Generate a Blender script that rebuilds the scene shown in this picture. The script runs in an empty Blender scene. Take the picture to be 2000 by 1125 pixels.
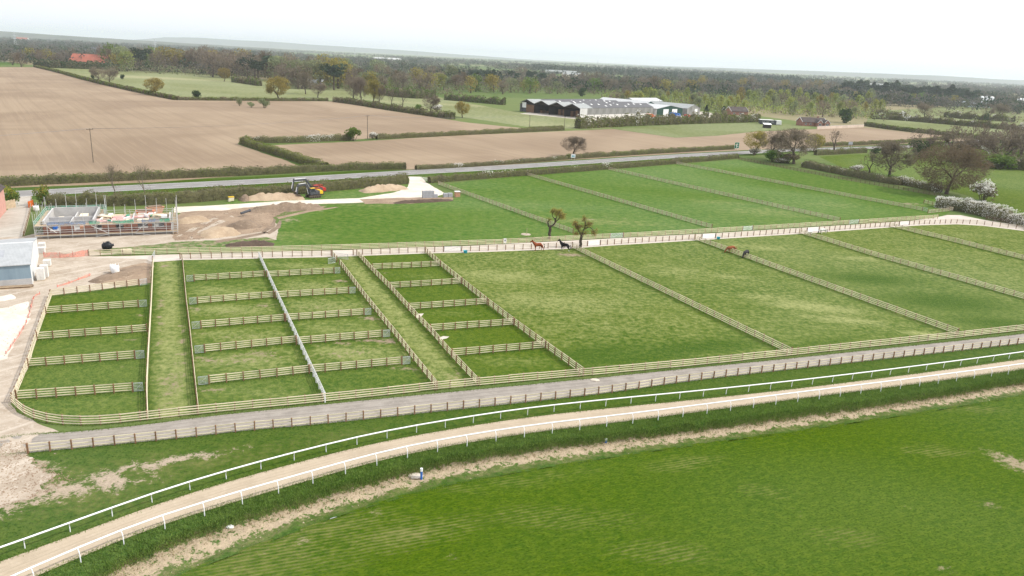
import bpy, math, random
import numpy as np
from mathutils import Vector, Matrix, noise as mnoise
from mathutils.geometry import delaunay_2d_cdt
R = math.radians
rng = np.random.default_rng(7)
random.seed(7)
scene = bpy.context.scene
col = scene.collection

# ------------------------------------------------------------------ camera
FPX = 1500.0                      # focal length in photograph pixels (2000 wide)
CAM_H = 40.0
PITCH = math.atan(450 / 1500.0)
ROLL = R(2.73)
cd = bpy.data.cameras.new('camera'); cam = bpy.data.objects.new('camera', cd); col.objects.link(cam)
cd.sensor_width = 36; cd.lens = 36 * FPX / 2000; cd.clip_start = 1; cd.clip_end = 60000
CM = Matrix.Rotation(math.pi / 2 - PITCH, 4, 'X') @ Matrix.Rotation(ROLL, 4, 'Z')
CM.translation = (0, 0, CAM_H)
cam.matrix_world = CM
scene.camera = cam
# ------------------------------------------------------------------ sky, sun, exposure
SUN_AZ, SUN_EL = R(1), R(46)     # direction to the sun: azimuth from +X towards +Y, elevation
world = bpy.data.worlds.new('World'); scene.world = world; world.use_nodes = True
wn = world.node_tree; wn.nodes.clear()
sky = wn.nodes.new('ShaderNodeTexSky'); sky.sky_type = 'NISHITA'; sky.sun_disc = False
sky.sun_elevation = SUN_EL; sky.sun_rotation = math.pi / 2 - SUN_AZ
sky.air_density = 1.0; sky.dust_density = 3.0; sky.ozone_density = 1.0
hs = wn.nodes.new('ShaderNodeHueSaturation'); hs.inputs['Saturation'].default_value = 0.45
wmix = wn.nodes.new('ShaderNodeMix'); wmix.data_type = 'RGBA'; wmix.inputs[0].default_value = 0.72
wmix.inputs[7].default_value = (14.3, 14.6, 15.8, 1)          # thin white high cloud over the whole sky
bg = wn.nodes.new('ShaderNodeBackground'); bg.inputs['Strength'].default_value = 0.106
wo = wn.nodes.new('ShaderNodeOutputWorld')
wn.links.new(sky.outputs[0], hs.inputs['Color']); wn.links.new(hs.outputs[0], wmix.inputs[6])
wn.links.new(wmix.outputs[2], bg.inputs[0]); wn.links.new(bg.outputs[0], wo.inputs[0])
sl = bpy.data.lights.new('sun', 'SUN'); sl.energy = 3.9; sl.angle = R(1.2); sl.color = (1, 0.95, 0.87)
sun = bpy.data.objects.new('sun', sl); col.objects.link(sun)
sd = Vector((math.cos(SUN_EL) * math.cos(SUN_AZ), math.cos(SUN_EL) * math.sin(SUN_AZ), math.sin(SUN_EL)))
sun.rotation_euler = sd.to_track_quat('Z', 'Y').to_euler(); sun.location = (60, 40, 120)
vs = scene.view_settings; vs.view_transform = 'Standard'; vs.look = 'None'; vs.gamma = 1; vs.use_curve_mapping = False
vs.exposure = -0.07
scene.cycles.max_bounces = 5; scene.cycles.diffuse_bounces = 2; scene.cycles.transparent_max_bounces = 6
scene.cycles.volume_bounces = 2; scene.cycles.use_denoising = True

HAZE = 7.5e-5                        # density of the air
# ------------------------------------------------------------------ helpers
CMn = np.array(CM.to_3x3())
def at(px, py, z=0.0):
    """Where the ground (height z) lies under a point of the photograph."""
    d = CMn @ np.array([(px - 1000) / FPX, -(py - 562.5) / FPX, -1.0])
    t = (z - CAM_H) / d[2]
    return np.array([d[0] * t, d[1] * t, z])
def ats(pts, z=0.0): return np.array([at(p[0], p[1], z) for p in pts])
def ppm(w): return FPX / float(np.linalg.norm(np.asarray(w) - np.array([0, 0, CAM_H])))   # photo pixels per metre at a place
def unit(v): v = np.asarray(v, float); return v / (np.linalg.norm(v) + 1e-12)

def resample(pts, step):
    pts = np.asarray(pts, float); out = [pts[0]]
    for a, b in zip(pts[:-1], pts[1:]):
        n = max(1, int(round(np.linalg.norm(b - a) / step)))
        for i in range(1, n + 1): out.append(a + (b - a) * i / n)
    return np.array(out)
def smooth(pts, it=2):
    p = np.asarray(pts, float)
    for _ in range(it):
        q = [p[0]]
        for a, b in zip(p[:-1], p[1:]): q += [a * .75 + b * .25, a * .25 + b * .75]
        q.append(p[-1]); p = np.array(q)
    return p
def tangents(p):
    t = np.gradient(p[:, :2], axis=0); return t / (np.linalg.norm(t, axis=1)[:, None] + 1e-9)
def offset(p, d):
    t = tangents(p); o = p.copy(); o[:, 0] -= t[:, 1] * d; o[:, 1] += t[:, 0] * d; return o   # +d = left of travel
def length(p): return float(np.linalg.norm(np.diff(p, axis=0), axis=1).sum())
def dist_to_line(xy, line):
    xy = np.asarray(xy)[:, :2]; best = np.full(len(xy), 1e9)
    for a, b in zip(line[:-1, :2], line[1:, :2]):
        ab = b - a; t = np.clip(((xy - a) @ ab) / (ab @ ab + 1e-9), 0, 1)
        best = np.minimum(best, np.linalg.norm(xy - (a + t[:, None] * ab), axis=1))
    return best
def inside(xy, poly):
    x, y = xy[:, 0], xy[:, 1]; r = np.zeros(len(xy), bool); j = len(poly) - 1
    for i in range(len(poly)):
        xi, yi = poly[i][:2]; xj, yj = poly[j][:2]
        c = ((yi > y) != (yj > y)) & (x < (xj - xi) * (y - yi) / (yj - yi + 1e-12) + xi); r ^= c; j = i
    return r

def link(o, parent=None):
    col.objects.link(o)
    if parent is not None: o.parent = parent
    return o
def thing(name, label, cat, loc=(0, 0, 0), rz=0.0, group=None, sc=None):
    o = bpy.data.objects.new(name, None); col.objects.link(o); o.empty_display_size = .2
    o.location = loc; o.rotation_euler = (0, 0, rz); o['label'] = label; o['category'] = cat
    if group: o['group'] = group
    if sc: o.scale = sc if hasattr(sc, '__len__') else (sc, sc, sc)
    return o
def tag(o, label, cat, group=None):
    o['label'] = label; o['category'] = cat
    if group: o['group'] = group
    return o
def dup(root, loc, rz=0, sc=None, label=None, group=None):
    r = root.copy(); col.objects.link(r); r.location = loc; r.rotation_euler = (0, 0, rz)
    if sc is not None: r.scale = sc if hasattr(sc, '__len__') else (sc, sc, sc)
    if label: r['label'] = label
    if group: r['group'] = group
    for ch in root.children:
        c = ch.copy(); col.objects.link(c); c.parent = r
        for g in ch.children:
            d = g.copy(); col.objects.link(d); d.parent = c
    return r
def mesh_np(name, v, f, mat=None, parent=None, attrs=None, smooth_=False, mi=None):
    """v (N,3), f (M,3) or (M,4) arrays -> one mesh object"""
    v = np.ascontiguousarray(v, np.float32); f = np.ascontiguousarray(f, np.int32); k = f.shape[1]
    me = bpy.data.meshes.new(name); me.vertices.add(len(v)); me.vertices.foreach_set('co', v.ravel())
    me.loops.add(f.size); me.loops.foreach_set('vertex_index', f.ravel())
    me.polygons.add(len(f)); me.polygons.foreach_set('loop_start', np.arange(0, f.size, k, dtype=np.int32))
    me.polygons.foreach_set('loop_total', np.full(len(f), k, np.int32))
    if smooth_: me.polygons.foreach_set('use_smooth', np.ones(len(f), bool))
    if mat is not None:
        for m in (mat if isinstance(mat, (list, tuple)) else [mat]): me.materials.append(m)
    if mi is not None: me.polygons.foreach_set('material_index', np.asarray(mi, np.int32))
    for an, av in (attrs or {}).items():
        a = me.attributes.new(an, 'FLOAT', 'POINT'); a.data.foreach_set('value', np.ascontiguousarray(av, np.float32))
    me.update(calc_edges=True); me.validate()
    return link(bpy.data.objects.new(name, me), parent)

class MB:
    """collects boxes, bars, tubes and prisms; build() makes ONE mesh object of them"""
    def __init__(s): s.v = []; s.f = []; s.m = []; s.cur = 0
    def add(s, vs_, fs_):
        b = len(s.v); s.v += [tuple(map(float, p)) for p in vs_]
        for f in fs_: s.f.append([i + b for i in f]); s.m.append(s.cur)
        return s
    def box(s, x0, x1, y0, y1, z0, z1):
        return s.add([(x0, y0, z0), (x1, y0, z0), (x1, y1, z0), (x0, y1, z0), (x0, y0, z1), (x1, y0, z1), (x1, y1, z1), (x0, y1, z1)],
                     [(0, 3, 2, 1), (4, 5, 6, 7), (0, 1, 5, 4), (1, 2, 6, 5), (2, 3, 7, 6), (3, 0, 4, 7)])
    def bar(s, a, b, w, h, up=(0, 0, 1)):
        a = np.array(a, float); b = np.array(b, float); d = unit(b - a); up = np.array(up, float)
        if abs(d @ up) > .99: up = np.array([1., 0, 0])
        x = unit(np.cross(d, up)); z = np.cross(x, d); P = []
        for p in (a, b):
            for sx, sz in ((-1, -1), (1, -1), (1, 1), (-1, 1)): P.append(p + x * sx * w / 2 + z * sz * h / 2)
        return s.add(P, [(0, 1, 2, 3), (7, 6, 5, 4), (0, 4, 5, 1), (1, 5, 6, 2), (2, 6, 7, 3), (3, 7, 4, 0)])
    def tube(s, pts, r, n=6, cap=True):
        pts = np.asarray(pts, float); m = len(pts); r = np.broadcast_to(np.asarray(r, float), (m,)); P = []
        t = np.gradient(pts, axis=0); up = np.array([0, 0, 1.])
        for i in range(m):
            d = unit(t[i]); u = np.array([1., 0, 0]) if abs(d @ up) > .95 else up
            x = unit(np.cross(d, u)); y = np.cross(d, x)
            for k in range(n):
                a = 2 * math.pi * k / n; P.append(pts[i] + (x * math.cos(a) + y * math.sin(a)) * r[i])
        F = []
        for i in range(m - 1):
            for k in range(n): F.append((i * n + k, i * n + (k + 1) % n, (i + 1) * n + (k + 1) % n, (i + 1) * n + k))
        if cap: F += [tuple(range(n))[::-1], tuple(range((m - 1) * n, m * n))]
        return s.add(P, F)
    def lathe(s, prof, n=12, c=(0, 0, 0)):
        P = []; F = []
        for r, z in prof:
            for k in range(n):
                a = 2 * math.pi * k / n; P.append((c[0] + r * math.cos(a), c[1] + r * math.sin(a), c[2] + z))
        for i in range(len(prof) - 1):
            for k in range(n): F.append((i * n + k, i * n + (k + 1) % n, (i + 1) * n + (k + 1) % n, (i + 1) * n + k))
        F += [tuple(range(n))[::-1], tuple(range((len(prof) - 1) * n, len(prof) * n))]
        return s.add(P, F)
    def prism(s, poly, axis, a, b):
        """extrude a 2-D outline along axis 'x' or 'y' or 'z' from a to b"""
        def put(p, t): return {'x': (t, p[0], p[1]), 'y': (p[0], t, p[1]), 'z': (p[0], p[1], t)}[axis]
        n = len(poly); P = [put(p, a) for p in poly] + [put(p, b) for p in poly]
        F = [tuple(range(n)), tuple(range(n, 2 * n))[::-1]] + [(i, i + n, (i + 1) % n + n, (i + 1) % n) for i in range(n)]
        return s.add(P, F)
    def build(s, name, mat, parent=None, bevel=0, smooth_=False):
        me = bpy.data.meshes.new(name); me.from_pydata(s.v, [], s.f)
        for m in (mat if isinstance(mat, (list, tuple)) else [mat]): me.materials.append(m)
        if isinstance(mat, (list, tuple)): me.polygons.foreach_set('material_index', s.m)
        import bmesh
        bm = bmesh.new(); bm.from_mesh(me); bmesh.ops.recalc_face_normals(bm, faces=bm.faces); bm.to_mesh(me); bm.free()
        if smooth_: me.polygons.foreach_set('use_smooth', [True] * len(me.polygons))
        me.update(); o = link(bpy.data.objects.new(name, me), parent)
        if bevel:
            b = o.modifiers.new('bevel', 'BEVEL'); b.width = bevel; b.segments = 1; b.limit_method = 'ANGLE'
        return o

# ------------------------------------------------------------------ materials
MATS = {}
class NT:
    def __init__(s, name):
        s.m = bpy.data.materials.new(name); s.m.use_nodes = True; s.t = s.m.node_tree; s.b = s.t.nodes['Principled BSDF']
        s.b.inputs['Specular IOR Level'].default_value = .2; s.b.inputs['Roughness'].default_value = .85; MATS[name] = s.m
    def n(s, k): return s.t.nodes.new(k)
    def l(s, a, b): s.t.links.new(a, b)
    def put(s, sock, val):
        if isinstance(val, bpy.types.NodeSocket): s.l(val, sock)
        else: sock.default_value = val if not (isinstance(val, tuple) and len(val) == 3 and sock.type == 'RGBA') else (*val, 1)
    def pos(s, obj=False):
        if obj: return s.n('ShaderNodeTexCoord').outputs['Object']
        return s.n('ShaderNodeNewGeometry').outputs['Position']
    def map(s, vec, rot=0, scale=(1, 1, 1)):
        m = s.n('ShaderNodeMapping'); m.vector_type = 'TEXTURE'; m.inputs['Rotation'].default_value = (0, 0, rot); m.inputs['Scale'].default_value = tuple(1 / x for x in scale)
        s.l(vec, m.inputs['Vector']); return m.outputs[0]
    def noise(s, vec, scale, detail=3, rough=.55, dist=0):
        k = s.n('ShaderNodeTexNoise'); s.l(vec, k.inputs['Vector']); k.inputs['Scale'].default_value = scale
        k.inputs['Detail'].default_value = detail; k.inputs['Roughness'].default_value = rough; k.inputs['Distortion'].default_value = dist
        return k.outputs['Fac']
    def ramp(s, f, a, b, va=0., vb=1.):
        k = s.n('ShaderNodeMapRange'); k.interpolation_type = 'SMOOTHSTEP'; s.put(k.inputs[0], f)
        for i, x in enumerate((a, b, va, vb)): s.put(k.inputs[i + 1], x)
        return k.outputs[0]
    def mix(s, f, a, b):
        k = s.n('ShaderNodeMix'); k.data_type = 'RGBA'; s.put(k.inputs[0], f); s.put(k.inputs[6], a); s.put(k.inputs[7], b); return k.outputs[2]
    def math(s, op, a, b=0.):
        k = s.n('ShaderNodeMath'); k.operation = op; s.put(k.inputs[0], a); s.put(k.inputs[1], b); return k.outputs[0]
    def attr(s, name, kind='GEOMETRY'):
        k = s.n('ShaderNodeAttribute'); k.attribute_name = name; k.attribute_type = kind; return k.outputs['Fac']
    def rnd(s): return s.n('ShaderNodeObjectInfo').outputs['Random']
    def hsv(s, c, h=.5, sat=1., v=1.):
        k = s.n('ShaderNodeHueSaturation'); s.put(k.inputs['Hue'], h); s.put(k.inputs['Saturation'], sat); s.put(k.inputs['Value'], v); s.put(k.inputs['Color'], c); return k.outputs[0]
    def bump(s, h, strength=.5, dist=.05):
        k = s.n('ShaderNodeBump'); k.inputs['Strength'].default_value = strength; k.inputs['Distance'].default_value = dist
        s.l(h, k.inputs['Height']); s.l(k.outputs[0], s.b.inputs['Normal'])
    def col(s, c): s.put(s.b.inputs['Base Color'], c); return s
    def rough(s, r): s.b.inputs['Roughness'].default_value = r; return s
    def metal(s, v): s.b.inputs['Metallic'].default_value = v; return s
def plain(name, a, b=None, scale=1.5, rough=.8, bump=0, var=0., obj=True, metal=0., detail=3):
    s = NT(name); p = s.pos(obj); f = s.noise(p, scale, detail)
    c = s.mix(s.ramp(f, .3, .7), a, b or tuple(x * .75 for x in a))
    if var: c = s.hsv(c, .5, 1., s.math('ADD', s.math('MULTIPLY', s.rnd(), var), 1 - var / 2))
    s.col(c).rough(rough).metal(metal)
    if bump: s.bump(s.noise(p, scale * 4, 4), bump, .03)
    return s.m

def grass_mat(name, lush=(.050, .125, .012), mid=(.105, .175, .022), tuft=(.022, .072, .006), dry=(.29, .27, .115), soil=(.36, .27, .19), streak=None, fine=1.0, rag=.9, rows=None):
    s = NT(name); p = s.pos()
    v = s.map(p, streak[0], (streak[1], 1, 1)) if streak else p
    big = s.noise(p, .035, 3); med = s.noise(v, .30, 3, .6, .4); sm = s.noise(v, 1.15 * fine, 4, .62, .3); fi = s.noise(v, 3.6 * fine, 4, .7, .2)
    g = s.mix(s.ramp(sm, .36, .64), lush, mid)
    g = s.mix(s.ramp(s.math('ADD', s.math('MULTIPLY', big, .6), s.math('MULTIPLY', med, .4)), .38, .64, 0, .5), g, mid)
    vb = s.noise(p, .011, 2, .5, .6); g = s.hsv(g, .5, s.ramp(vb, .35, .65, .88, 1.08), s.ramp(vb, .32, .68, 1.18, .86))
    g = s.mix(s.ramp(fi, .50, .66, 0, .85), g, tuft)
    g = s.mix(s.ramp(fi, .46, .30, 0, .45), g, tuple(x * 1.55 for x in mid))
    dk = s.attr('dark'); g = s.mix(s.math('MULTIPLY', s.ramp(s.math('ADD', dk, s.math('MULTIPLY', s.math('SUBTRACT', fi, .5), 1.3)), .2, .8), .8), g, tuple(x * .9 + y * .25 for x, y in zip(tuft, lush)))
    da = s.math('MULTIPLY', s.attr('dry'), s.math('SUBTRACT', 1., s.math('MINIMUM', s.math('MULTIPLY', dk, 1.35), 1.))); dn = s.math('ADD', s.math('ADD', s.math('MULTIPLY', s.math('SUBTRACT', fi, .5), 1.1), s.math('MULTIPLY', s.math('SUBTRACT', sm, .5), .9)), s.math('MULTIPLY', s.math('SUBTRACT', med, .5), .45))
    if rows:
        w = s.n('ShaderNodeTexWave'); w.bands_direction = 'Y'; w.inputs['Scale'].default_value = rows[1]; w.inputs['Distortion'].default_value = 2.2; w.inputs['Detail'].default_value = 2; w.inputs['Detail Scale'].default_value = .6; s.l(s.map(p, rows[0], (1, 1, 1)), w.inputs['Vector'])
        dn = s.math('ADD', dn, s.math('MULTIPLY', s.math('SUBTRACT', w.outputs['Fac'], .5), .38)); g = s.mix(s.math('MULTIPLY', w.outputs['Fac'], s.ramp(med, .42, .62, .03, .22)), g, tuft)
    dm = s.math('MULTIPLY', s.ramp(s.math('ADD', da, s.math('MULTIPLY', dn, s.ramp(da, 0, .15))), .05, .95), .9)
    g = s.mix(dm, g, dry)
    ba = s.attr('bare'); bn = s.math('ADD', s.math('MULTIPLY', s.math('SUBTRACT', sm, .5), rag), s.math('MULTIPLY', s.math('SUBTRACT', fi, .5), rag))
    bm_ = s.ramp(s.math('ADD', ba, s.math('MULTIPLY', bn, s.ramp(ba, 0, .12))), .3, .62)
    sc_ = s.mix(s.ramp(fi, .35, .7), soil, tuple(x * .72 for x in soil))
    g = s.mix(bm_, g, sc_)
    s.col(g).rough(.95); s.b.inputs['Specular IOR Level'].default_value = .05
    s.bump(s.math('ADD', sm, s.math('MULTIPLY', fi, .6)), .9, .16)
    return s.m
# ------------------------------------------------------------------ terrain helpers
def jitter_edge(p, amp, freq=.35, seed=0.):
    if amp <= 0: return p
    q = p.copy(); t = tangents(np.vstack([p, p[:1]]))[:-1]
    for i in range(len(p)):
        k = mnoise.noise(Vector((p[i, 0] * freq, p[i, 1] * freq, seed))) + .6 * mnoise.noise(Vector((p[i, 0] * freq * 3, p[i, 1] * freq * 3, seed + 5)))
        q[i, 0] -= t[i, 1] * k * amp; q[i, 1] += t[i, 0] * k * amp
    return q
def sheet(name, poly, z, mat, cell=4., jit=0., step=None, attrs=None, relief=0., zf=None, raw=False):
    """a ground surface: outline (photo points on the ground, or world points when raw) filled with a triangle net"""
    P = np.asarray(poly, float) if raw else ats(poly, z)
    P = resample(np.vstack([P, P[:1]]), step or cell)[:-1]; P = jitter_edge(P, jit, seed=len(name) * 1.7)
    lo = P[:, :2].min(0); hi = P[:, :2].max(0)
    gx, gy = np.meshgrid(np.arange(lo[0], hi[0], cell), np.arange(lo[1], hi[1], cell)); g = np.c_[gx.ravel(), gy.ravel()] + rng.uniform(-.25, .25, (gx.size, 2)) * cell
    g = g[inside(g, P)]
    if len(g): g = g[dist_to_line(g, np.vstack([P, P[:1]])) > cell * .35]
    o = lo.copy(); n = len(P)
    r = delaunay_2d_cdt([Vector(p) for p in (np.vstack([P[:, :2], g]) - o)], [(i, (i + 1) % n) for i in range(n)], [], 1, 1e-5)
    v = np.array([(p[0] + o[0], p[1] + o[1]) for p in r[0]]); f = np.array([t for t in r[2] if len(t) == 3])
    zz = np.full(len(v), z, float)
    if zf is not None: zz = zf(v)
    if relief:
        d = dist_to_line(v, np.vstack([P, P[:1]]))
        zz = zz + np.array([max(0., mnoise.noise(Vector((x * .22, y * .22, 3))) + .5 * mnoise.noise(Vector((x * .7, y * .7, 9)))) for x, y in v]) * relief * np.clip(d / 2, 0, 1)
    a3 = v[f[:, 1]] - v[f[:, 0]]; b3 = v[f[:, 2]] - v[f[:, 0]]; fl = (a3[:, 0] * b3[:, 1] - a3[:, 1] * b3[:, 0]) < 0
    f[fl] = f[fl][:, ::-1]
    ob = mesh_np(name, np.c_[v, zz], f, mat, attrs={k: fn(v) for k, fn in (attrs or {}).items()}, smooth_=True)
    ob['kind'] = 'structure'
    return ob
def loft(name, lines, zs, mat, n=120, subs=3, attrs=None, rough=0., kind='structure', jag=None):
    """a surface through several long lines (photo points, each at its own height)"""
    L = []
    for ln, z in zip(lines, zs):
        p = resample(smooth(ats(ln, z), 2), .5); d = np.r_[0, np.cumsum(np.linalg.norm(np.diff(p, axis=0), axis=1))]
        t = np.linspace(0, d[-1], n); L.append(np.c_[[np.interp(t, d, p[:, k]) for k in range(3)]].T)
    rows = []; ks = []
    for i in range(len(L) - 1):
        for s in range(subs):
            t = s / subs; rows.append(L[i] * (1 - t) + L[i + 1] * t); ks.append(i + t)
    rows.append(L[-1]); ks.append(len(L) - 1)
    V = np.array(rows); m = len(rows); K = np.repeat(np.array(ks, float)[:, None], n, 1)
    if rough:
        for i in range(m):
            for j in range(n):
                x, y, z = V[i, j]; k = mnoise.noise(Vector((x * .5, y * .5, 1))) + .7 * mnoise.noise(Vector((x * 1.7, y * 1.7, 4)))
                e = 0 if i in (0,) else 1
                V[i, j, 2] += k * rough * e
                if jag and 0 < i < m - 1: V[i, j, 0] += k * jag * .3; V[i, j, 1] += k * jag
    f = []
    for i in range(m - 1):
        a = np.arange(n - 1) + i * n; f.append(np.c_[a, a + n, a + n + 1, a + 1])
    V = V.reshape(-1, 3); at_ = {k: fn(V, K.ravel()) for k, fn in (attrs or {}).items()}
    F = np.vstack(f); q = V[F[0]]
    if np.cross(q[1] - q[0], q[2] - q[0])[2] < 0: F = F[:, ::-1]
    o = mesh_np(name, V, F, mat, attrs=at_, smooth_=True); o['kind'] = kind
    return o
def ribbon(name, line, w0, w1, z, mat, wob=0., kind='structure'):
    """a road-like strip along world points from w0 to w1 beside its centre line"""
    a = offset(line, w0); b = offset(line, w1); n = len(line)
    if wob:
        for i in range(n):
            a[i, :2] += wob * mnoise.noise(Vector((*line[i, :2] * .4, 1))); b[i, :2] += wob * mnoise.noise(Vector((*line[i, :2] * .4, 7)))
    V = np.vstack([a, b]); V[:, 2] = z; i = np.arange(n - 1)
    F = np.c_[i, i + 1, i + 1 + n, i + n]; q = V[F[0]]
    if np.cross(q[1] - q[0], q[2] - q[0])[2] < 0: F = F[:, ::-1]
    o = mesh_np(name, V, F, mat); o['kind'] = kind; return o
def blobs(lst, z=0.):
    """soft patches: (px, py, radius along x, radius along y in metres, amount)"""
    W = [(at(b[0], b[1], z), b[2], b[3], b[4], (b[5] if len(b) > 5 else 0)) for b in lst]
    def f(v, *_):
        r = np.zeros(len(v))
        for c, rx, ry, a, an in W:
            dx, dy = v[:, 0] - c[0], v[:, 1] - c[1]; ca, sa = math.cos(an), math.sin(an)
            u = (dx * ca + dy * sa) / rx; w = (-dx * sa + dy * ca) / ry; r = np.maximum(r, a * np.exp(-(u * u + w * w)))
        return r
    return f
PEN_A = R(22.8)       # the cross fences run at this angle to world X; the long fences are square to them

# ------------------------------------------------------------------ ground materials
G_PASTURE = grass_mat('pasture_grass', lush=(.046, .096, .008), mid=(.110, .150, .020), tuft=(.026, .064, .006), dry=(.345, .35, .145), soil=(.33, .25, .18))
G_NORTH = grass_mat('north_field_grass', lush=(.056, .126, .017), mid=(.104, .168, .030), tuft=(.034, .088, .011), dry=(.29, .275, .115), soil=(.36, .28, .20), fine=.55)
G_CROP = grass_mat('crop_grass', lush=(.042, .092, .003), mid=(.082, .128, .006), tuft=(.020, .056, .001), dry=(.22, .205, .08), soil=(.36, .29, .19), streak=(R(21), .55), fine=1.7, rows=(R(21), .7))
G_ROUGH = grass_mat('rough_grass', lush=(.045, .100, .012), mid=(.080, .132, .022), tuft=(.026, .064, .008), dry=(.30, .25, .13), soil=(.49, .39, .27), rag=2.0)
G_VERGE = grass_mat('verge_grass', lush=(.038, .084, .007), mid=(.072, .112, .013), tuft=(.020, .050, .004), dry=(.22, .20, .08), soil=(.44, .355, .265), rag=1.3)
G_MEADOW = grass_mat('meadow_grass', lush=(.125, .155, .055), mid=(.18, .20, .085), tuft=(.10, .135, .042), dry=(.36, .335, .19), fine=.35)

def base_ground():
    s = NT('far_ground'); p = s.pos()
    vo = s.n('ShaderNodeTexVoronoi'); vo.inputs['Scale'].default_value = .0042; vo.inputs['Randomness'].default_value = .9
    mp = s.map(p, R(35), (1, .62, 1)); s.l(mp, vo.inputs['Vector'])
    sep = s.n('ShaderNodeSeparateColor'); s.l(vo.outputs['Color'], sep.inputs[0])
    a = s.mix(sep.outputs[0], (.075, .125, .030), (.13, .17, .055)); a = s.mix(s.ramp(sep.outputs[1], .72, .74), a, (.26, .22, .13))
    n2 = s.noise(p, .06, 4); n3 = s.noise(p, .8, 4)
    a = s.mix(s.ramp(n2, .4, .7, 0, .4), a, (.17, .18, .065)); a = s.mix(s.ramp(n3, .5, .7, 0, .4), a, (.055, .10, .02))
    s.col(a).rough(.95); s.b.inputs['Specular IOR Level'].default_value = .05
    return s.m
def soil_field():
    s = NT('tilled_soil'); p = s.pos()
    d = at(125, 240) - at(30, 160); an = math.atan2(d[1], d[0])
    st = s.noise(s.map(p, an, (.012, 1.0, 1)), .33, 3, .6); fs = s.noise(s.map(p, an, (.03, 1.0, 1)), .9, 2)
    big = s.noise(p, .012, 3, .6, .8); fine = s.noise(p, 2.2, 4, .7)
    c = s.mix(s.ramp(big, .32, .68), (.325, .246, .162), (.238, .172, .11))
    c = s.mix(s.ramp(st, .42, .66, 0, .36), c, (.20, .143, .092)); c = s.mix(s.ramp(fs, .5, .7, 0, .25), c, (.37, .28, .19))
    c = s.mix(s.ramp(fine, .5, .75, 0, .3), c, (.20, .14, .093))
    s.col(c).rough(.95); s.bump(fine, .5, .08); return s.m
def hard(name, a, b, c, scale=.5, tracks=None, bump=.3, ruts=0):
    s = NT(name); p = s.pos(); f1 = s.noise(p, scale * .35, 4, .6); f2 = s.noise(p, scale * 2.2, 5, .65, .4); f3 = s.noise(p, 9, 3)
    k = s.mix(s.ramp(f1, .35, .68), a, b); k = s.mix(s.ramp(f2, .5, .72, 0, .7), k, c); k = s.mix(s.ramp(f3, .55, .75, 0, .25), k, tuple(x * .6 for x in b))
    if tracks is not None:
        t = s.noise(s.map(p, tracks, (.03, 1, 1)), .9, 3); k = s.mix(s.ramp(t, .52, .64, 0, .55), k, c)
    if ruts:
        cb = s.n('ShaderNodeCombineXYZ'); s.l(s.math('MULTIPLY', s.attr('across'), ruts), cb.inputs[0]); s.l(s.math('MULTIPLY', f1, 1.2), cb.inputs[1]); r = s.noise(cb.outputs[0], 1., 3, .6); k = s.mix(s.ramp(r, .48, .66, 0, .5), k, tuple(x * .74 for x in b)); k = s.mix(s.ramp(r, .44, .30, 0, .4), k, c)
    s.col(k).rough(.93); s.bump(f2, bump, .06); return s.m
M_SOILF = soil_field()
M_YARD = hard('yard_dirt', (.455, .385, .305), (.345, .28, .21), (.56, .495, .41), .7, R(58), .6)
M_LANE = hard('lane_stone', (.56, .50, .435), (.50, .44, .37), (.62, .57, .50), .5, PEN_A)
M_GRAVEL = hard('grey_gravel', (.325, .292, .252), (.262, .235, .202), (.39, .355, .31), 1.2, None, .4, 9)
M_SAND = hard('track_sand', (.455, .375, .272), (.41, .335, .24), (.51, .43, .32), .9, None, .8, 14)
M_MUD = hard('churned_mud', (.32, .235, .16), (.24, .17, .115), (.44, .35, .25), .7, None, .8)
M_WHITE_STONE = hard('white_stone', (.66, .60, .51), (.57, .50, .40), (.74, .69, .61), .6, None, .4)
M_PALE_CONC = hard('pale_concrete', (.46, .42, .355), (.38, .34, .28), (.52, .48, .42), .5, R(60), .2)
M_HEAP = hard('heap_soil', (.25, .185, .13), (.17, .125, .088), (.35, .27, .19), .9, None, 1.)
M_HEAP_PALE = hard('heap_subsoil', (.43, .33, .225), (.34, .25, .165), (.52, .42, .30), .9, None, 1.)
M_HEAP_DARK = hard('heap_topsoil', (.105, .075, .055), (.075, .052, .038), (.16, .115, .08), .9, None, 1.)

# ------------------------------------------------------------------ long lines of the gallop and its bank (photo points)
TRK_U = [(-260, 1190), (0, 1097), (150, 1042), (307, 984), (450, 939), (600, 898), (725, 867), (850, 843), (1025, 815), (1200, 796), (1375, 779), (1550, 760), (1775, 732), (2000, 701), (2250, 664)]
TRK_L = [(-260, 1275), (-60, 1185), (77, 1122), (270, 1040), (440, 985), (600, 939), (725, 903), (850, 875), (1025, 846), (1200, 825.5), (1375, 803), (1550, 780), (1775, 752), (2000, 721.5), (2250, 684)]
BNK_M = [(-200, 1330), (0, 1210), (120, 1140), (290, 1062), (450, 1002), (600, 957), (725, 925), (850, 893), (1025, 865), (1200, 843), (1375, 822), (1550, 799), (1775, 769), (2000, 735), (2250, 696)]
DIT_U = [(-150, 1400), (60, 1240), (199, 1128), (330, 1068), (470, 1022), (600, 983), (725, 946), (850, 912), (1025, 884), (1200, 861), (1375, 840), (1550, 817), (1775, 786), (2000, 748), (2250, 708)]
DIT_L = [(-100, 1450), (120, 1290), (285, 1130), (400, 1088), (500, 1048), (600, 1010), (725, 973), (850, 935), (1025, 905), (1200, 880), (1375, 857), (1550, 833), (1775, 800), (2000, 764), (2250, 722)]
FLD_E = [(-80, 1480), (150, 1310), (320, 1135), (430, 1095), (530, 1058), (620, 1022), (740, 985), (860, 950), (1030, 920), (1200, 893), (1375, 868), (1550, 844), (1775, 811), (2000, 774), (2250, 732)]
ZB = -1.5
trk_l = smooth(ats(TRK_L), 2)
S0 = [(-6000, -300, 0)] + [tuple(p) for p in trk_l] + [(700, 330, 0), (9000, 2500, 0)]
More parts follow.
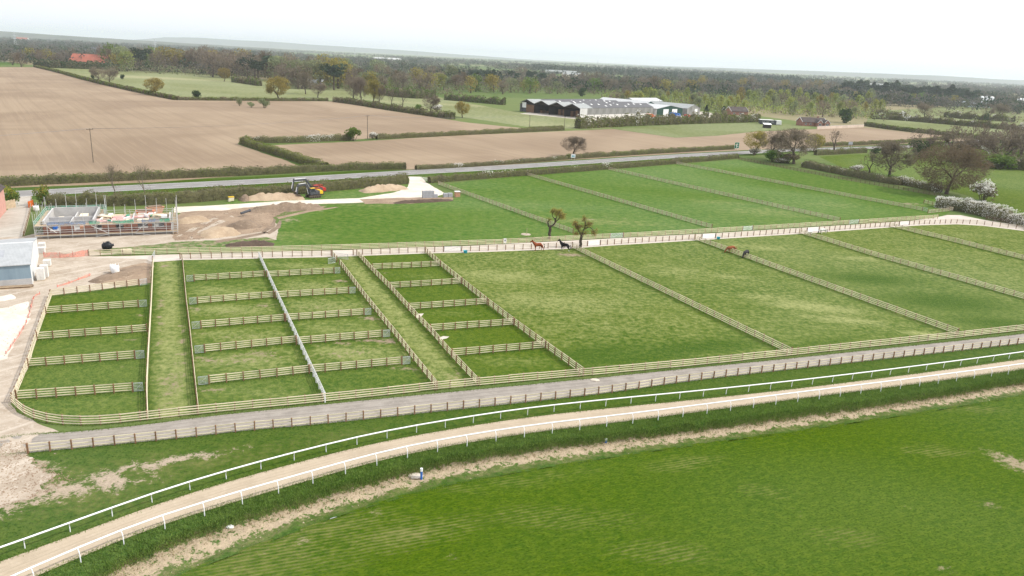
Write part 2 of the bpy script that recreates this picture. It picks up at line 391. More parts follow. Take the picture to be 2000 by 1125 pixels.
# the big ground sheet: fine near, coarse far
gp = np.array([(-26000, -300, 0)] + S0 + [(26000, 6000, 0), (26000, 30000, 0), (-26000, 30000, 0)], float)
n0 = len(gp)
fill = []
for st, ext in ((60, 700), (400, 4000), (2500, 26000)):
    gx, gy = np.meshgrid(np.arange(-ext, ext, st), np.arange(50, min(ext * 1.2, 29500), st)); q = np.c_[gx.ravel(), gy.ravel()]
    if fill: q = q[(np.abs(q[:, 0]) > last) | (q[:, 1] > last * 1.2)]
    fill.append(q); last = ext
fill = np.vstack(fill); fill = fill[inside(fill, gp)]
r_ = delaunay_2d_cdt([Vector(p) for p in np.vstack([gp[:, :2], fill])], [(i, (i + 1) % n0) for i in range(n0)], [], 1, 1e-4)
gv = np.array([(p[0], p[1], 0) for p in r_[0]]); gf = np.array([t for t in r_[2] if len(t) == 3])
ground = mesh_np('ground', gv, gf, base_ground()); ground['kind'] = 'structure'

# ------------------------------------------------------------------ gallop, bank, ditch, near crop field
def near_bare(V, K):   # the ditch is bare sandy earth, the bank long grass
    return np.clip((K - 1.62) / .35, 0, 1) * .8 * np.clip((4.75 - K) / .55, 0, 1) + .0
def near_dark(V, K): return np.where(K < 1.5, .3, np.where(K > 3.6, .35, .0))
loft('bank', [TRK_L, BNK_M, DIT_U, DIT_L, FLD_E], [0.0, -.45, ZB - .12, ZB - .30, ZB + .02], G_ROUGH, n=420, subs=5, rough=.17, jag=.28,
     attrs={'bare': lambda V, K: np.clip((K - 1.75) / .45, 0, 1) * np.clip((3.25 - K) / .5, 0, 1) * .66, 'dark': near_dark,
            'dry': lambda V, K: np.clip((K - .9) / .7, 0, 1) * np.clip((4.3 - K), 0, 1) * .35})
fe = smooth(ats(FLD_E, ZB), 2)
fld = np.vstack([fe + np.array([0, .35, 0]), [(140, 60, ZB), (140, 12, ZB), (-140, 12, ZB), (-140, fe[0][1] - 5, ZB)]])
sheet('crop_field', fld, ZB, G_CROP, cell=1.6, step=.8, jit=.35, raw=True, attrs={
    'dry': blobs([(790, 1045, 6, 1.6, .55, R(20)), (640, 1030, 7, 1.6, .42, R(25)), (560, 1080, 6, 2, .42), (1020, 940, 9, .8, .35, R(18)), (1300, 1080, 5, 1.2, .36), (1820, 880, 4, 1.4, .36), (1500, 960, 3, 1.2, .32), (1330, 905, 5, 1., .42, R(18)),
                  (480, 1110, 6, 1.6, .4), (1900, 800, 6, 1, .3), (1100, 1010, 8, 2, .26), (1650, 1050, 4, 1.5, .28)], ZB),
    'bare': blobs([(1982, 905, 2.2, 4.2, .62, R(30)), (1668, 1097, .7, .5, .8), (1600, 1043, .6, .4, .75), (1545, 998, .7, .3, .7), (1850, 1108, .8, .5, .75), (1240, 890, 4, .5, .45, R(18)), (700, 1010, 5, .6, .5, R(24)), (560, 1062, 4, .6, .5, R(24)),
                   (1925, 985, 1.2, .8, .5), (1780, 990, .8, .5, .5), (880, 1085, 1, .4, .4)], ZB)})
loft('gallop_track', [TRK_U, TRK_L], [.02, .035], M_SAND, n=360, subs=6, rough=.02, attrs={'across': lambda V, K: K})
# ------------------------------------------------------------------ verge between gallop and gravel track
GRV_S = [(-140, 905), (55, 884), (330, 858), (500, 838), (600, 831), (850, 804), (1025, 786), (1200, 766), (1350, 743), (1675, 707), (2000, 671), (2250, 640)]
GRV_N = [(-140, 870), (60, 848), (130, 845), (300, 828), (387, 815), (600, 793), (853, 768), (1139, 741), (1350, 719), (1545, 700), (1875, 665), (2000, 652), (2250, 620)]
vp = np.vstack([smooth(ats(TRK_U), 2), smooth(ats(GRV_S), 2)[::-1]])
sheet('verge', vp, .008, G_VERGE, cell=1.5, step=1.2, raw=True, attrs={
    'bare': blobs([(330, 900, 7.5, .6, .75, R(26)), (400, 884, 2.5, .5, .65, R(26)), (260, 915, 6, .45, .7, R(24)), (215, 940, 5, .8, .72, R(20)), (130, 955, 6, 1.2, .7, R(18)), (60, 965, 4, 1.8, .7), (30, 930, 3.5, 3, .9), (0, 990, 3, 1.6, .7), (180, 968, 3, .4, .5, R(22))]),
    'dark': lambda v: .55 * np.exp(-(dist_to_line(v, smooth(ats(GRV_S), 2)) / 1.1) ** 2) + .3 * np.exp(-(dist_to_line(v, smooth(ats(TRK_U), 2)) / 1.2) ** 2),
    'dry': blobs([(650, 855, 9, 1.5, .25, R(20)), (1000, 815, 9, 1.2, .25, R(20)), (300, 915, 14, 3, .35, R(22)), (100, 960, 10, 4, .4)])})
loft('gravel_track', [GRV_S, GRV_N], [.02, .02], M_GRAVEL, n=300, subs=4, rough=.015, attrs={'across': lambda V, K: K})

# ------------------------------------------------------------------ paddocks and pens (photo outlines)
PAD = G_PASTURE; PADZ = [.006]
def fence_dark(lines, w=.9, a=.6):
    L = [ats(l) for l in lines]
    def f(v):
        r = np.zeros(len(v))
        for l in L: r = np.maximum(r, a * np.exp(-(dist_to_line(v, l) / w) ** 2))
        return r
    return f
ROWS_A = [((100, 580), (292, 556)), ((90, 614), (292, 599)), ((72, 665), (288, 649)), ((55, 718), (288, 700)), ((33, 782), (286, 764))]
ROWS_B = [((360, 551), (517, 541)), ((365, 596), (535, 582)), ((370, 644), (556, 628)), ((375, 692), (579, 671)), ((381, 754), (604, 730))]
ROWS_C = [((521, 542), (668, 534)), ((538, 583), (698, 573)), ((558, 628), (729, 615)), ((579, 674), (766, 658)), ((604, 730), (806, 711))]
ROWS_D = [((727, 527), (860, 521)), ((761, 564), (902, 555)), ((799, 606), (951, 595)), ((841, 648), (1004, 636)), ((883, 697), (1065, 681))]
F_A = [(299, 512), (295, 599), (289, 700), (286, 764), (288, 821)]
F_B = [(356, 508), (364, 596), (370, 644), (381, 754), (387, 810)]
F_C = [(506, 504), (635, 786)]
F_D = [(649, 501), (668, 524), (698, 565), (733, 611), (768, 654), (808, 706), (853, 762)]
F_E = [(697, 499), (727, 532), (762, 567), (799, 609), (841, 653), (883, 702), (932, 754)]
F_F = [(830, 493), (860, 521), (902, 555), (951, 595), (1004, 636), (1065, 681), (1139, 735)]
F_G = [(1118, 485), (1545, 694)]
F_H = [(1356, 468), (1870, 655)]
F_I = [(1561, 456), (1700, 499), (2000, 585), (2150, 628)]
F_J = [(1737, 443), (1870, 475), (2000, 508), (2150, 546)]
S_FENCE = [(24, 787), (45, 808), (69, 820), (114, 830), (177, 832), (249, 826), (288, 821), (387, 810), (635, 786), (853, 762), (932, 754), (1139, 735), (1350, 716), (1545, 695), (1875, 660), (2000, 646), (2150, 629)]
W_FENCE = [(100, 580), (88, 614), (70, 665), (54, 718), (30, 775), (24, 787)]
LN_S = [(352, 506), (450, 504), (645, 500), (697, 498), (830, 493), (950, 490), (1107, 484), (1187, 478), (1300, 471), (1400, 465), (1558, 455), (1740, 442), (1800, 438), (1870, 436), (1920, 439), (2000, 449), (2150, 472)]
LN_N = [(174, 500), (330, 496), (500, 492.5), (700, 487), (900, 480), (1000, 476), (1150, 467.5), (1300, 460), (1400, 454), (1675, 437), (1780, 430), (1831, 427)]
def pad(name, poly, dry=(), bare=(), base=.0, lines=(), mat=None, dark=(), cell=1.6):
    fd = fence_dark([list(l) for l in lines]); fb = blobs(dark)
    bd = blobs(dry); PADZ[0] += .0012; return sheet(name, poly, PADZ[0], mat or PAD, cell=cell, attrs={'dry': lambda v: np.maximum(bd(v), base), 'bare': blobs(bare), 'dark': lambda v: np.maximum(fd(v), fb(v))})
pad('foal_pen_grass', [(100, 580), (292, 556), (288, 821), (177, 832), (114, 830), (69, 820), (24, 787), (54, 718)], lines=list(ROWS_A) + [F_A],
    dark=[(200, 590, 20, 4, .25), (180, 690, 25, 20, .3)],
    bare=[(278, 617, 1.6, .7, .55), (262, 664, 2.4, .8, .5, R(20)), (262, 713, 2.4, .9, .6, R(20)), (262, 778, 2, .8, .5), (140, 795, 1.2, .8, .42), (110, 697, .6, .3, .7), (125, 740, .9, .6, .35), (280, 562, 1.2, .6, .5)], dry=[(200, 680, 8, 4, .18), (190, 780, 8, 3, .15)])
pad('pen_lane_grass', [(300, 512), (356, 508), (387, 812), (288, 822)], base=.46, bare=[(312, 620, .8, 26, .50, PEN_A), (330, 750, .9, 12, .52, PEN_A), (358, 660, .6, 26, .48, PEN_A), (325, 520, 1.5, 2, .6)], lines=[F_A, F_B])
B_, C_ = ROWS_B, ROWS_C
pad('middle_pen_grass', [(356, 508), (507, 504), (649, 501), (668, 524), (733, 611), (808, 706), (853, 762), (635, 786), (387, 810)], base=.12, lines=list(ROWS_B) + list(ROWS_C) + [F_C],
    dry=[(440, 570, 10, 4, .42), (600, 560, 10, 5, .40), (450, 605, 10, 4, .46), (625, 598, 12, 5, .42), (470, 655, 11, 4, .40), (650, 640, 12, 5, .34), (480, 705, 11, 3.5, .46), (690, 690, 12, 3.5, .5), (590, 520, 12, 2.5, .42), (510, 770, 9, 1.4, .3)],
    bare=[(665, 549, 1.8, .9, 0.72), (690, 605, 1.6, .8, 0.52), (722, 622, 2., .9, 0.72), (700, 668, 7, .9, 0.67, R(22)), (755, 668, 2.4, .9, 0.72), (792, 722, 2.4, .9, 0.67), (385, 603, 2.2, .8, 0.67), (520, 596, 2.6, 1, 0.62), (395, 653, 2.2, .8, 0.67), (410, 700, 5, .8, 0.67, R(22)),
          (405, 760, 2.4, .8, 0.67), (620, 583, 2, .9, 0.47), (530, 635, 2.4, .8, 0.47), (560, 757, 3, .8, 0.47), (632, 508, 2, .6, 0.52), (500, 690, 4, .8, 0.52, R(22)), (450, 610, 7, 2.2, .36, R(22)), (620, 600, 8, 2.4, .36, R(22)), (470, 658, 7, 2.2, .34, R(22)), (480, 704, 8, 2, .40, R(22)), (680, 690, 8, 2.2, .40, R(22)), (600, 560, 7, 2, .34, R(22))], dark=[(430, 523, 9, 2.2, .5), (720, 745, 10, 3, .45), (520, 790, 9, 1, .35)])
pad('grass_lane', [(655, 505), (697, 499), (762, 567), (841, 653), (932, 754), (853, 762), (808, 706), (733, 611)], base=.46, bare=[(680, 505, 1.8, 1, .45), (885, 735, 2, 3, .38), (800, 640, .4, 16, .3, PEN_A), (770, 600, .35, 18, .33, PEN_A)], lines=[F_D, F_E])
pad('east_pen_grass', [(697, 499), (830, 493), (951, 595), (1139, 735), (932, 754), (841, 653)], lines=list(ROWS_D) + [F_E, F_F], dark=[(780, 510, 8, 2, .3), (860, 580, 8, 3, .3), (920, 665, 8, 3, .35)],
    bare=[(748, 533, 1, .6, .5), (783, 573, 1.2, .7, .55), (870, 665, 1.1, .6, .3)], dry=[(820, 540, 8, 2, .2), (890, 612, 8, 2, .2), (1010, 705, 9, 2.5, .25)])
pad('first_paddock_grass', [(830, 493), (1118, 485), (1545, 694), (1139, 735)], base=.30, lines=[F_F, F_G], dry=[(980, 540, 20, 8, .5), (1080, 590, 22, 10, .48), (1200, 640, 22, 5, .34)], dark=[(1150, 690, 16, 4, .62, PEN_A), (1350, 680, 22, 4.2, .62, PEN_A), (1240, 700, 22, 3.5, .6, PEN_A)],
    bare=[(1115, 498, 4.5, 2.2, .62), (1060, 491, 5, 1.2, .35), (950, 497, 5, 1, .3)])
pad('second_paddock_grass', [(1118, 485), (1356, 468), (1870, 655), (1545, 694)], base=.24, lines=[F_G, F_H], dry=[(1300, 530, 18, 8, .42), (1420, 540, 8, 3, .5), (1590, 600, 12, 4, .62, R(-10)), (1650, 625, 10, 2.5, .62, R(-10)), (1800, 652, 5, 1, .75), (1500, 580, 9, 4, .45), (1240, 500, 12, 3, .3)], dark=[(1600, 668, 14, 2.2, .5, PEN_A), (1270, 540, 4, 9, .3, PEN_A)], bare=[(1640, 616, 5, 1.2, .3)])
pad('third_paddock_grass', [(1356, 468), (1561, 456), (2000, 585), (2150, 628), (1870, 658)], base=.26, lines=[F_H, F_I], dry=[(1500, 485, 12, 5, .45), (1680, 505, 9, 3, .55), (1450, 480, 9, 3, .5)], dark=[(1700, 545, 14, 7, .66), (1850, 590, 18, 9, .66), (1600, 535, 8, 3, .45), (1950, 630, 14, 6, .62)])
pad('fourth_paddock_grass', [(1561, 456), (1737, 443), (2000, 508), (2150, 546), (2150, 628), (2000, 585)], base=.28, lines=[F_I, F_J], dry=[(1800, 490, 16, 6, .34)])
pad('fifth_paddock_grass', [(1737, 443), (1870, 436), (2000, 449), (2150, 472), (2150, 546), (2000, 508)], base=.30, lines=[F_J], dry=[(1900, 460, 16, 6, .40)])
N_K = [(856, 361), (1119, 456)]; N_L = [(1026, 342), (1390, 447)]; N_M = [(1189, 332), (1640, 433)]; N_N = [(1321, 321), (1812, 414)]; N_O = [(1443, 312), (1640, 350), (1835, 384)]
pad('north_field_grass', [(174, 499), (330, 478), (500, 470), (540, 440), (560, 420), (640, 400), (760, 398), (890, 388), (905, 378), (856, 361), (1026, 342), (1189, 332), (1321, 321), (1443, 312), (1640, 350), (1835, 384), (1862, 410), (1831, 427), (1675, 437), (1400, 454), (1150, 467.5), (900, 480), (500, 492.5)],
    mat=G_NORTH, cell=2.4, base=.12, lines=[N_K, N_L, N_M, N_N, [(500, 492), (1831, 427)]], dry=[(1160, 432, 22, 5, .42), (1500, 415, 20, 8, .35), (1620, 400, 16, 6, .3), (1400, 395, 14, 5, .34), (700, 400, 22, 3, .3), (560, 460, 12, 5, .35), (1250, 360, 18, 8, .2), (1000, 400, 14, 6, .2)],
    bare=[(1185, 425, 9, 1.1, .42), (1150, 428, 4, 2, .5), (1775, 398, 9, 3, .5), (1027, 458, 1.7, .9, .95), (560, 430, 5, 4, .5), (545, 470, 3, 1, .5), (700, 393, 10, 1, .5), (610, 412, 8, 1.5, .45)])

# ------------------------------------------------------------------ yard, lanes, site ground
sheet('yard', [(-150, 470), (45, 462), (72, 455), (180, 450), (340, 440), (420, 440), (520, 425), (545, 440), (540, 468), (400, 478), (290, 488), (172, 501), (300, 499), (299, 520), (292, 553), (100, 577), (86, 614), (68, 665), (52, 718), (27, 775), (20, 790), (45, 812), (75, 826), (118, 843), (62, 850), (-140, 872), (-200, 700)], .0215, M_YARD, cell=2.5, step=1.2, jit=.35)
sheet('yard_edge_mud', [(-140, 862), (40, 848), (84, 846), (64, 858), (40, 868), (58, 878), (50, 890), (60, 905), (110, 925), (70, 960), (10, 990), (-60, 1030), (-200, 1040)], .0255, M_YARD, cell=1., step=.4, jit=1.3)
sheet('stone_patch', [(18, 600), (55, 588), (58, 612), (46, 640), (28, 668), (14, 700), (-60, 720), (-60, 610)], .029, M_WHITE_STONE, cell=1., jit=.4)
sheet('cleared_ground', [(175, 551), (230, 525), (280, 513), (296, 515), (294, 552), (240, 558)], .032, M_MUD, cell=.8, jit=.35, relief=.25)
lane_n = ats(LN_N); lane_s = ats(LN_S)
sheet('stable_lane', [(174, 503), (330, 497), (500, 493), (700, 487.5), (900, 480.5), (1150, 468), (1400, 455), (1675, 438), (1780, 431), (1826, 425), (1850, 420), (1875, 420), (1925, 430), (2000, 441), (2150, 461), (2150, 474), (2000, 451), (1920, 441), (1870, 438), (1800, 440), (1740, 444), (1558, 457), (1400, 467), (1187, 480), (1107, 486), (950, 492), (830, 495), (697, 500), (645, 502), (450, 506), (352, 508), (296, 512), (285, 506)], .025, M_LANE, cell=3.)
sheet('house_lane', [(36, 385), (62, 379), (57, 420), (42, 466), (-60, 480), (-120, 470), (0, 426), (18, 406)], .02, M_PALE_CONC, cell=2., jit=.12)
sheet('site_grass', [(342, 455), (345, 425), (480, 385), (600, 372), (800, 350), (806, 360), (800, 372), (640, 395), (420, 425)], .004, G_NORTH, cell=2., attrs={'dry': lambda v: np.full(len(v), .15)})
sheet('site_track', [(340, 404), (400, 402), (500, 396), (560, 392), (700, 387), (770, 376), (796, 366), (800, 352), (797, 345), (822, 345), (835, 358), (870, 378), (852, 384), (800, 389), (700, 396), (600, 399), (520, 402), (440, 413), (380, 416), (340, 415)], .020, M_WHITE_STONE, cell=1.6, step=.8, jit=.25)
sheet('site_mud', [(330, 440), (352, 414), (440, 410), (520, 401), (600, 402), (640, 404), (560, 412), (535, 424), (535, 445), (500, 455), (440, 462), (340, 470)], .030, M_MUD, cell=1., jit=.8, relief=.25)
sheet('site_mud', [(700, 389), (780, 386), (885, 386), (882, 393), (800, 398), (715, 398)], .021, M_MUD, cell=1., jit=.5, relief=.3)
sheet('wheel_track', [(540, 424), (600, 411), (655, 404), (662, 405), (605, 414), (545, 428)], .024, M_MUD, cell=.8, jit=.2)
for q in ([(345, 462), (375, 445), (405, 430), (440, 416), (446, 418), (410, 434), (382, 449), (352, 466)], [(368, 464), (392, 448), (425, 432), (452, 421), (458, 424), (430, 437), (400, 452), (376, 467)]): sheet('wheel_track', q, .036, M_YARD, cell=.7, jit=.25)
for q in ([(510, 452), (528, 440), (534, 428), (540, 429), (536, 442), (516, 456)], [(520, 454), (540, 442), (545, 430), (550, 431), (547, 445), (526, 458)], [(420, 470), (470, 462), (520, 452), (524, 455), (474, 466), (424, 474)]): sheet('wheel_track', q, .038, M_HEAP, cell=.6, jit=.2)
sheet('site_grass', [(180, 489), (260, 481), (340, 473), (440, 468), (520, 463), (540, 470), (440, 480), (300, 489), (200, 496)], .034, G_NORTH, cell=1., jit=.7, attrs={'dark': lambda v: np.full(len(v), .4), 'bare': lambda v: np.full(len(v), .42)})
sheet('pen_bare_patch', [(811, 618), (819, 613), (828, 612), (822, 618), (815, 621)], .022, M_LANE, cell=.4, jit=.25)
sheet('pen_bare_patch', [(857, 660), (866, 656), (879, 657), (872, 661), (863, 663)], .022, M_LANE, cell=.4, jit=.25)
# ------------------------------------------------------------------ road
RD = [(-260, 394), (-60, 383.5), (37, 378.5), (250, 367), (500, 355), (650, 346), (807, 336.5), (950, 329), (1150, 316), (1350, 303), (1447, 298.5), (1530, 294), (1590, 291.5), (1720, 288), (1800, 285), (1900, 276), (2000, 268), (2200, 262)]
road = resample(smooth(ats(RD), 2), 3.)
M_ROAD = hard('asphalt', (.26, .25, .236), (.22, .21, .198), (.30, .29, .275), .6, None, .15)
M_PAINT = plain('road_paint', (.78, .78, .75), (.62, .62, .6), 2.)
ribbon('road_verge', road, -9.5, 9.5, .012, G_VERGE)
ribbon('road', road, -4.6, 4.6, .030, M_ROAD)
for w in (-4.1, 4.1): ribbon('edge_line', road, w - .09, w + .09, .036, M_PAINT)
dl = resample(road, 1.)
for k in range(0, len(dl) - 8, 9):
    if 150 < dl[k][1] < 620: ribbon('centre_line', dl[k:k + 5], -.07, .07, .036, M_PAINT)

# ------------------------------------------------------------------ far fields
H_FAR = [(72, 131), (110, 140), (175, 158), (290, 184), (330, 192), (345, 194.5)]
BROWN1 = [(-420, 120), (-100, 128), (0, 131), (72, 131), (175, 158), (290, 184), (345, 195), (500, 197), (650, 198), (700, 206), (760, 216), (850, 229), (910, 239), (1028, 251), (900, 258), (720, 270), (690, 273), (475, 272), (463, 281), (610, 332), (300, 356), (0, 368), (-420, 388)]
BROWN2 = [(528, 284), (700, 276), (900, 264), (1100, 256), (1198, 252), (1320, 269), (1400, 265), (1475, 257), (1594, 252), (1685, 249), (1760, 257), (1874, 268), (1960, 285), (1800, 279), (1700, 284), (1590, 288), (1440, 294), (1290, 302), (1120, 312), (960, 324), (812, 331), (640, 333)]
sheet('ploughed_field', BROWN1, .03, M_SOILF, cell=14, step=6, jit=.8)
sheet('ploughed_field', BROWN2, .03, M_SOILF, cell=14, step=6, jit=.6)
GREEN_NW = [(72, 131), (110, 140), (175, 158), (345, 194), (500, 196), (650, 196.5), (720, 196), (860, 222), (1030, 248), (1130, 252), (1198, 251), (1140, 232), (1030, 222), (985, 215), (860, 190), (700, 172), (640, 168), (560, 152), (470, 146), (300, 137), (150, 131)]
sheet('meadow', GREEN_NW, .025, G_MEADOW, cell=18, step=8, attrs={'dry': lambda v, B=blobs([(300, 152, 120, 40, .7), (420, 175, 60, 20, .42), (480, 162, 80, 30, .35), (800, 200, 60, 20, .55), (1000, 236, 40, 10, .6), (1080, 245, 40, 8, .5), (900, 205, 60, 20, .6)]): np.maximum(B(v), .3)})
sheet('meadow', [(1200, 251.5), (1320, 268.5), (1400, 264.5), (1475, 256), (1590, 250), (1560, 244), (1480, 240), (1330, 243)], .028, G_MEADOW, cell=10, attrs={'dry': lambda v: np.full(len(v), .12)})
sheet('meadow', [(1600, 306), (1660, 302), (1790, 300), (1900, 305), (2100, 330), (2300, 420), (2100, 440), (2000, 425), (1900, 385), (1760, 345), (1640, 325)], .026, G_PASTURE, cell=8, attrs={'dry': lambda v: np.full(len(v), .12)})
sheet('meadow', [(1690, 243), (1990, 285), (2200, 300), (2200, 225), (2000, 214), (1900, 205), (1700, 218)], .022, G_MEADOW, cell=20, attrs={'dry': lambda v: np.full(len(v), .2)})
sheet('barn_yard', [(1015, 222), (1060, 216), (1270, 218), (1375, 218), (1420, 226), (1380, 233), (1290, 231), (1180, 237), (1130, 233)], .032, M_PALE_CONC, cell=14)
for q in ([(1225, 188), (1500, 184), (1480, 178), (1235, 177)], [(1280, 157), (1420, 160), (1400, 154), (1270, 153)], [(-60, 130), (55, 126), (0, 119), (-80, 120)], [(-60, 112), (90, 108), (60, 100), (-60, 98)], [(1860, 208), (2200, 222), (2200, 210), (1840, 200)]):
    sheet('far_pasture', q, .04, G_NORTH, cell=40)
for q in ([(560, 131), (680, 138), (720, 135), (600, 127)], [(0, 120), (100, 120), (80, 113), (0, 112)], [(450, 152), (560, 157), (550, 150), (470, 148)]):
    sheet('far_stubble', q, .04, plain('stubble', (.36, .30, .19), (.28, .25, .14), .02, obj=False), cell=40)
# ------------------------------------------------------------------ fences, gates, running rails
def timber(name, a, b, var=.3):
    s = NT(name); p = s.pos(True); f = s.noise(s.map(p, 0, (1, 6, 6)), 2.5, 3)
    c = s.mix(s.ramp(f, .3, .7), a, b); c = s.hsv(c, .5, 1., s.math('ADD', s.math('MULTIPLY', s.rnd(), var), 1 - var / 2)); s.col(c).rough(.8); return s.m
M_POST = timber('post_timber', (.25, .14, .075), (.17, .10, .058))
M_RAIL = timber('rail_timber', (.78, .70, .50), (.62, .54, .37), .3)
M_RAIL_OLD = timber('weathered_rail', (.64, .56, .42), (.50, .43, .31), .3)
M_RAIL_DARK = timber('dark_rail', (.15, .10, .065), (.10, .07, .045), .4)
M_RAIL_WHITE = timber('whitened_rail', (.74, .74, .72), (.60, .60, .58), .12)
M_GALV = plain('galvanised_steel', (.62, .65, .66), (.50, .53, .55), 3., rough=.45, metal=.55)
M_PVC = plain('white_plastic', (.90, .90, .91), (.82, .83, .85), 1., rough=.4)
def unit_mesh(name, mats, fn):
    b = MB(); fn(b); o = b.build(name, mats); me = o.data; bpy.data.objects.remove(o); return me
def _post(b): # square post with a weathered sloping top
    b.add([(-.065, -.06, -.15), (.065, -.06, -.15), (.065, .06, -.15), (-.065, .06, -.15), (-.065, -.06, .985), (.065, -.06, .985), (.065, .06, 1.02), (-.065, .06, 1.02)],
          [(0, 3, 2, 1), (4, 5, 6, 7), (0, 1, 5, 4), (1, 2, 6, 5), (2, 3, 7, 6), (3, 0, 4, 7)])
ME_POST = unit_mesh('post', M_POST, _post); ME_POSTD = unit_mesh('post', M_RAIL_DARK, _post); ME_POSTW = unit_mesh('post', M_RAIL_WHITE, _post)
def _rail(b): b.box(-.5, .5, -.022, .022, -.052, .052)
ME_RAIL = {k: unit_mesh('rail', m, _rail) for k, m in dict(new=M_RAIL, old=M_RAIL_OLD, dark=M_RAIL_DARK, white=M_RAIL_WHITE).items()}
def obj_of(name, me, parent, loc, rz=0., ry=0., sc=(1, 1, 1)):
    o = bpy.data.objects.new(name, me); col.objects.link(o); o.parent = parent; o.location = loc; o.rotation_euler = (0, ry, rz); o.scale = sc; return o
# gate: hinge side at the origin, leaf along +x, one metre long before scaling
def make_gate(nbars):
    g = thing('metal_gate', 'galvanised gate', 'gate')
    b = MB()
    for x in (.015, .985): b.tube([(x, 0, .12), (x, 0, 1.15)], [.022 if False else .02] * 2, 6)
    for z in (.13, 1.15): b.tube([(0, 0, z), (1, 0, z)], .026, 6)
    b.build('frame', M_GALV, g)
    bb = MB().tube([(0, 0, 0), (1, 0, 0)], .020, 5).build('bar', M_GALV, g); bb.location = (0, 0, .3)
    for k in range(1, nbars):
        c = bb.copy(); col.objects.link(c); c.location = (0, 0, .3 + k * .72 / (nbars - 1)); c.parent = g
    MB().bar((.03, .0, .14), (.97, .0, 1.13), .03, .03).build('brace', M_GALV, g)
    return g
GATE0 = [None]
def gate(a, b, label, group=None):
    a = np.asarray(a); b = np.asarray(b); d = b - a; L = float(np.hypot(d[0], d[1])); rz = math.atan2(d[1], d[0])
    if GATE0[0] is None:
        g = GATE0[0] = make_gate(5); g.location = tuple(a); g.rotation_euler = (0, 0, rz)
    else: g = dup(GATE0[0], tuple(a), rz)
    g.scale = (L, 1, 1); g['label'] = label
    if group: g['group'] = group
    elif 'group' in g: del g['group']
    return g
def arc_at(line, p):
    """arc length of the place on a line nearest to p"""
    best = (1e9, 0); s = 0
    for a, b in zip(line[:-1], line[1:]):
        ab = (b - a)[:2]; L = np.linalg.norm(ab); t = np.clip(((p - a)[:2] @ ab) / (L * L + 1e-9), 0, 1); d = np.linalg.norm((a[:2] + ab * t) - p[:2])
        if d < best[0]: best = (d, s + t * L)
        s += L
    return best[1]
def cut(line, s0, s1):
    d = np.r_[0, np.cumsum(np.linalg.norm(np.diff(line[:, :2], axis=0), axis=1))]
    S = [s0] + [x for x in d if s0 + .05 < x < s1 - .05] + [s1]
    return np.c_[[np.interp(S, d, line[:, k]) for k in range(3)]].T
def fence(label, pts, rails=4, h=1.22, spacing=1.95, side=1, kind='new', gaps=(), gate_label=None, group=None, far=False, curve=0, both=False, gate_group=None, posts='post', name='rail_fence', cap=False):
    line = ats(pts)
    if curve: line = smooth(line, curve)
    root = thing(name, label, 'fence', tuple(line[0]), 0, group); o0 = line[0]
    tot = float(np.linalg.norm(np.diff(line[:, :2], axis=0), axis=1).sum()); cuts = [0.]
    gs = []
    for ga, gb in gaps:
        s0, s1 = sorted((arc_at(line, at(*ga)), arc_at(line, at(*gb)))); gs.append((s0, s1)); cuts += [s0, s1]
    cuts.append(tot); cuts = sorted(cuts)
    zs = np.linspace(.26, h - .09, rails); fp = MB(); fr = MB()
    mp = ME_POSTD if kind == 'dark' else ME_POSTW if kind == 'white' else ME_POST
    for ci in range(0, len(cuts) - 1):
        if ci % 2 == 1: continue
        if cuts[ci + 1] - cuts[ci] < .6: continue
        seg = cut(line, cuts[ci], cuts[ci + 1])
        d = np.r_[0, np.cumsum(np.linalg.norm(np.diff(seg[:, :2], axis=0), axis=1))]; n = max(1, int(round(d[-1] / spacing)))
        S = np.linspace(0, d[-1], n + 1); P = np.c_[[np.interp(S, d, seg[:, k]) for k in range(3)]].T
        T = tangents(P) if len(P) > 1 else np.array([[1., 0]])
        for i, p in enumerate(P):
            hh = h * (1 + rng.normal(0, .018)); rz = math.atan2(T[i, 1], T[i, 0]); end = 1.25 if i in (0, n) else 1.
            if far: q = p - o0; fp.box(q[0] - .06, q[0] + .06, q[1] - .06, q[1] + .06, -.1, hh)
            else: obj_of('post', mp, root, tuple(p - o0), rz + rng.normal(0, .04), rng.normal(0, .02), (end, end, hh * (1.04 if end > 1 else 1)))
        i = 0
        while i < n:
            k = min(2, n - i)
            if k == 2 and abs(np.cross(T[i], T[i + 2])) > .03: k = 1
            a, b = P[i], P[i + k]; dd = (b - a)[:2]; L = float(np.hypot(*dd)); u = dd / L; nrm = np.array([-u[1], u[0]])
            for sd_ in ((1, -1) if both else (side,)):
                for z in zs:
                    m = (a + b)[:2] / 2 + nrm * (.086 if not both else .085) * sd_; loc = (m[0] - o0[0], m[1] - o0[1], z + rng.normal(0, .013))
                    if far: fr.bar((*(a[:2] + nrm * .08 * side - o0[:2]), z), (*(b[:2] + nrm * .08 * side - o0[:2]), z), .044, .11)
                    else: obj_of('rail', ME_RAIL[kind], root, loc, math.atan2(u[1], u[0]), rng.normal(0, .004), (L * 1.0, 1, 1))
            if cap: o = obj_of('cap_board', ME_RAIL[kind], root, (*((a + b)[:2] / 2 - o0[:2]), h + .03), math.atan2(u[1], u[0]), 0, (L, 1, 1.3)); o.rotation_euler = (math.pi / 2, 0, math.atan2(u[1], u[0]))
            i += k
    if far:
        o = fp.build('post', M_RAIL_DARK if kind == 'dark' else M_POST, root); o['kind'] = 'stuff'
        o = fr.build('rail', {'new': M_RAIL, 'old': M_RAIL_OLD, 'dark': M_RAIL_DARK}[kind], root); o['kind'] = 'stuff'
    for j, (s0, s1) in enumerate(gs):
        p = cut(line, s0, s1); lab = gate_label[j] if isinstance(gate_label, (list, tuple)) else gate_label
        if lab: gate(p[0] + unit(p[-1] - p[0]) * .12, p[-1] - unit(p[-1] - p[0]) * .12, lab, gate_group)
    return root

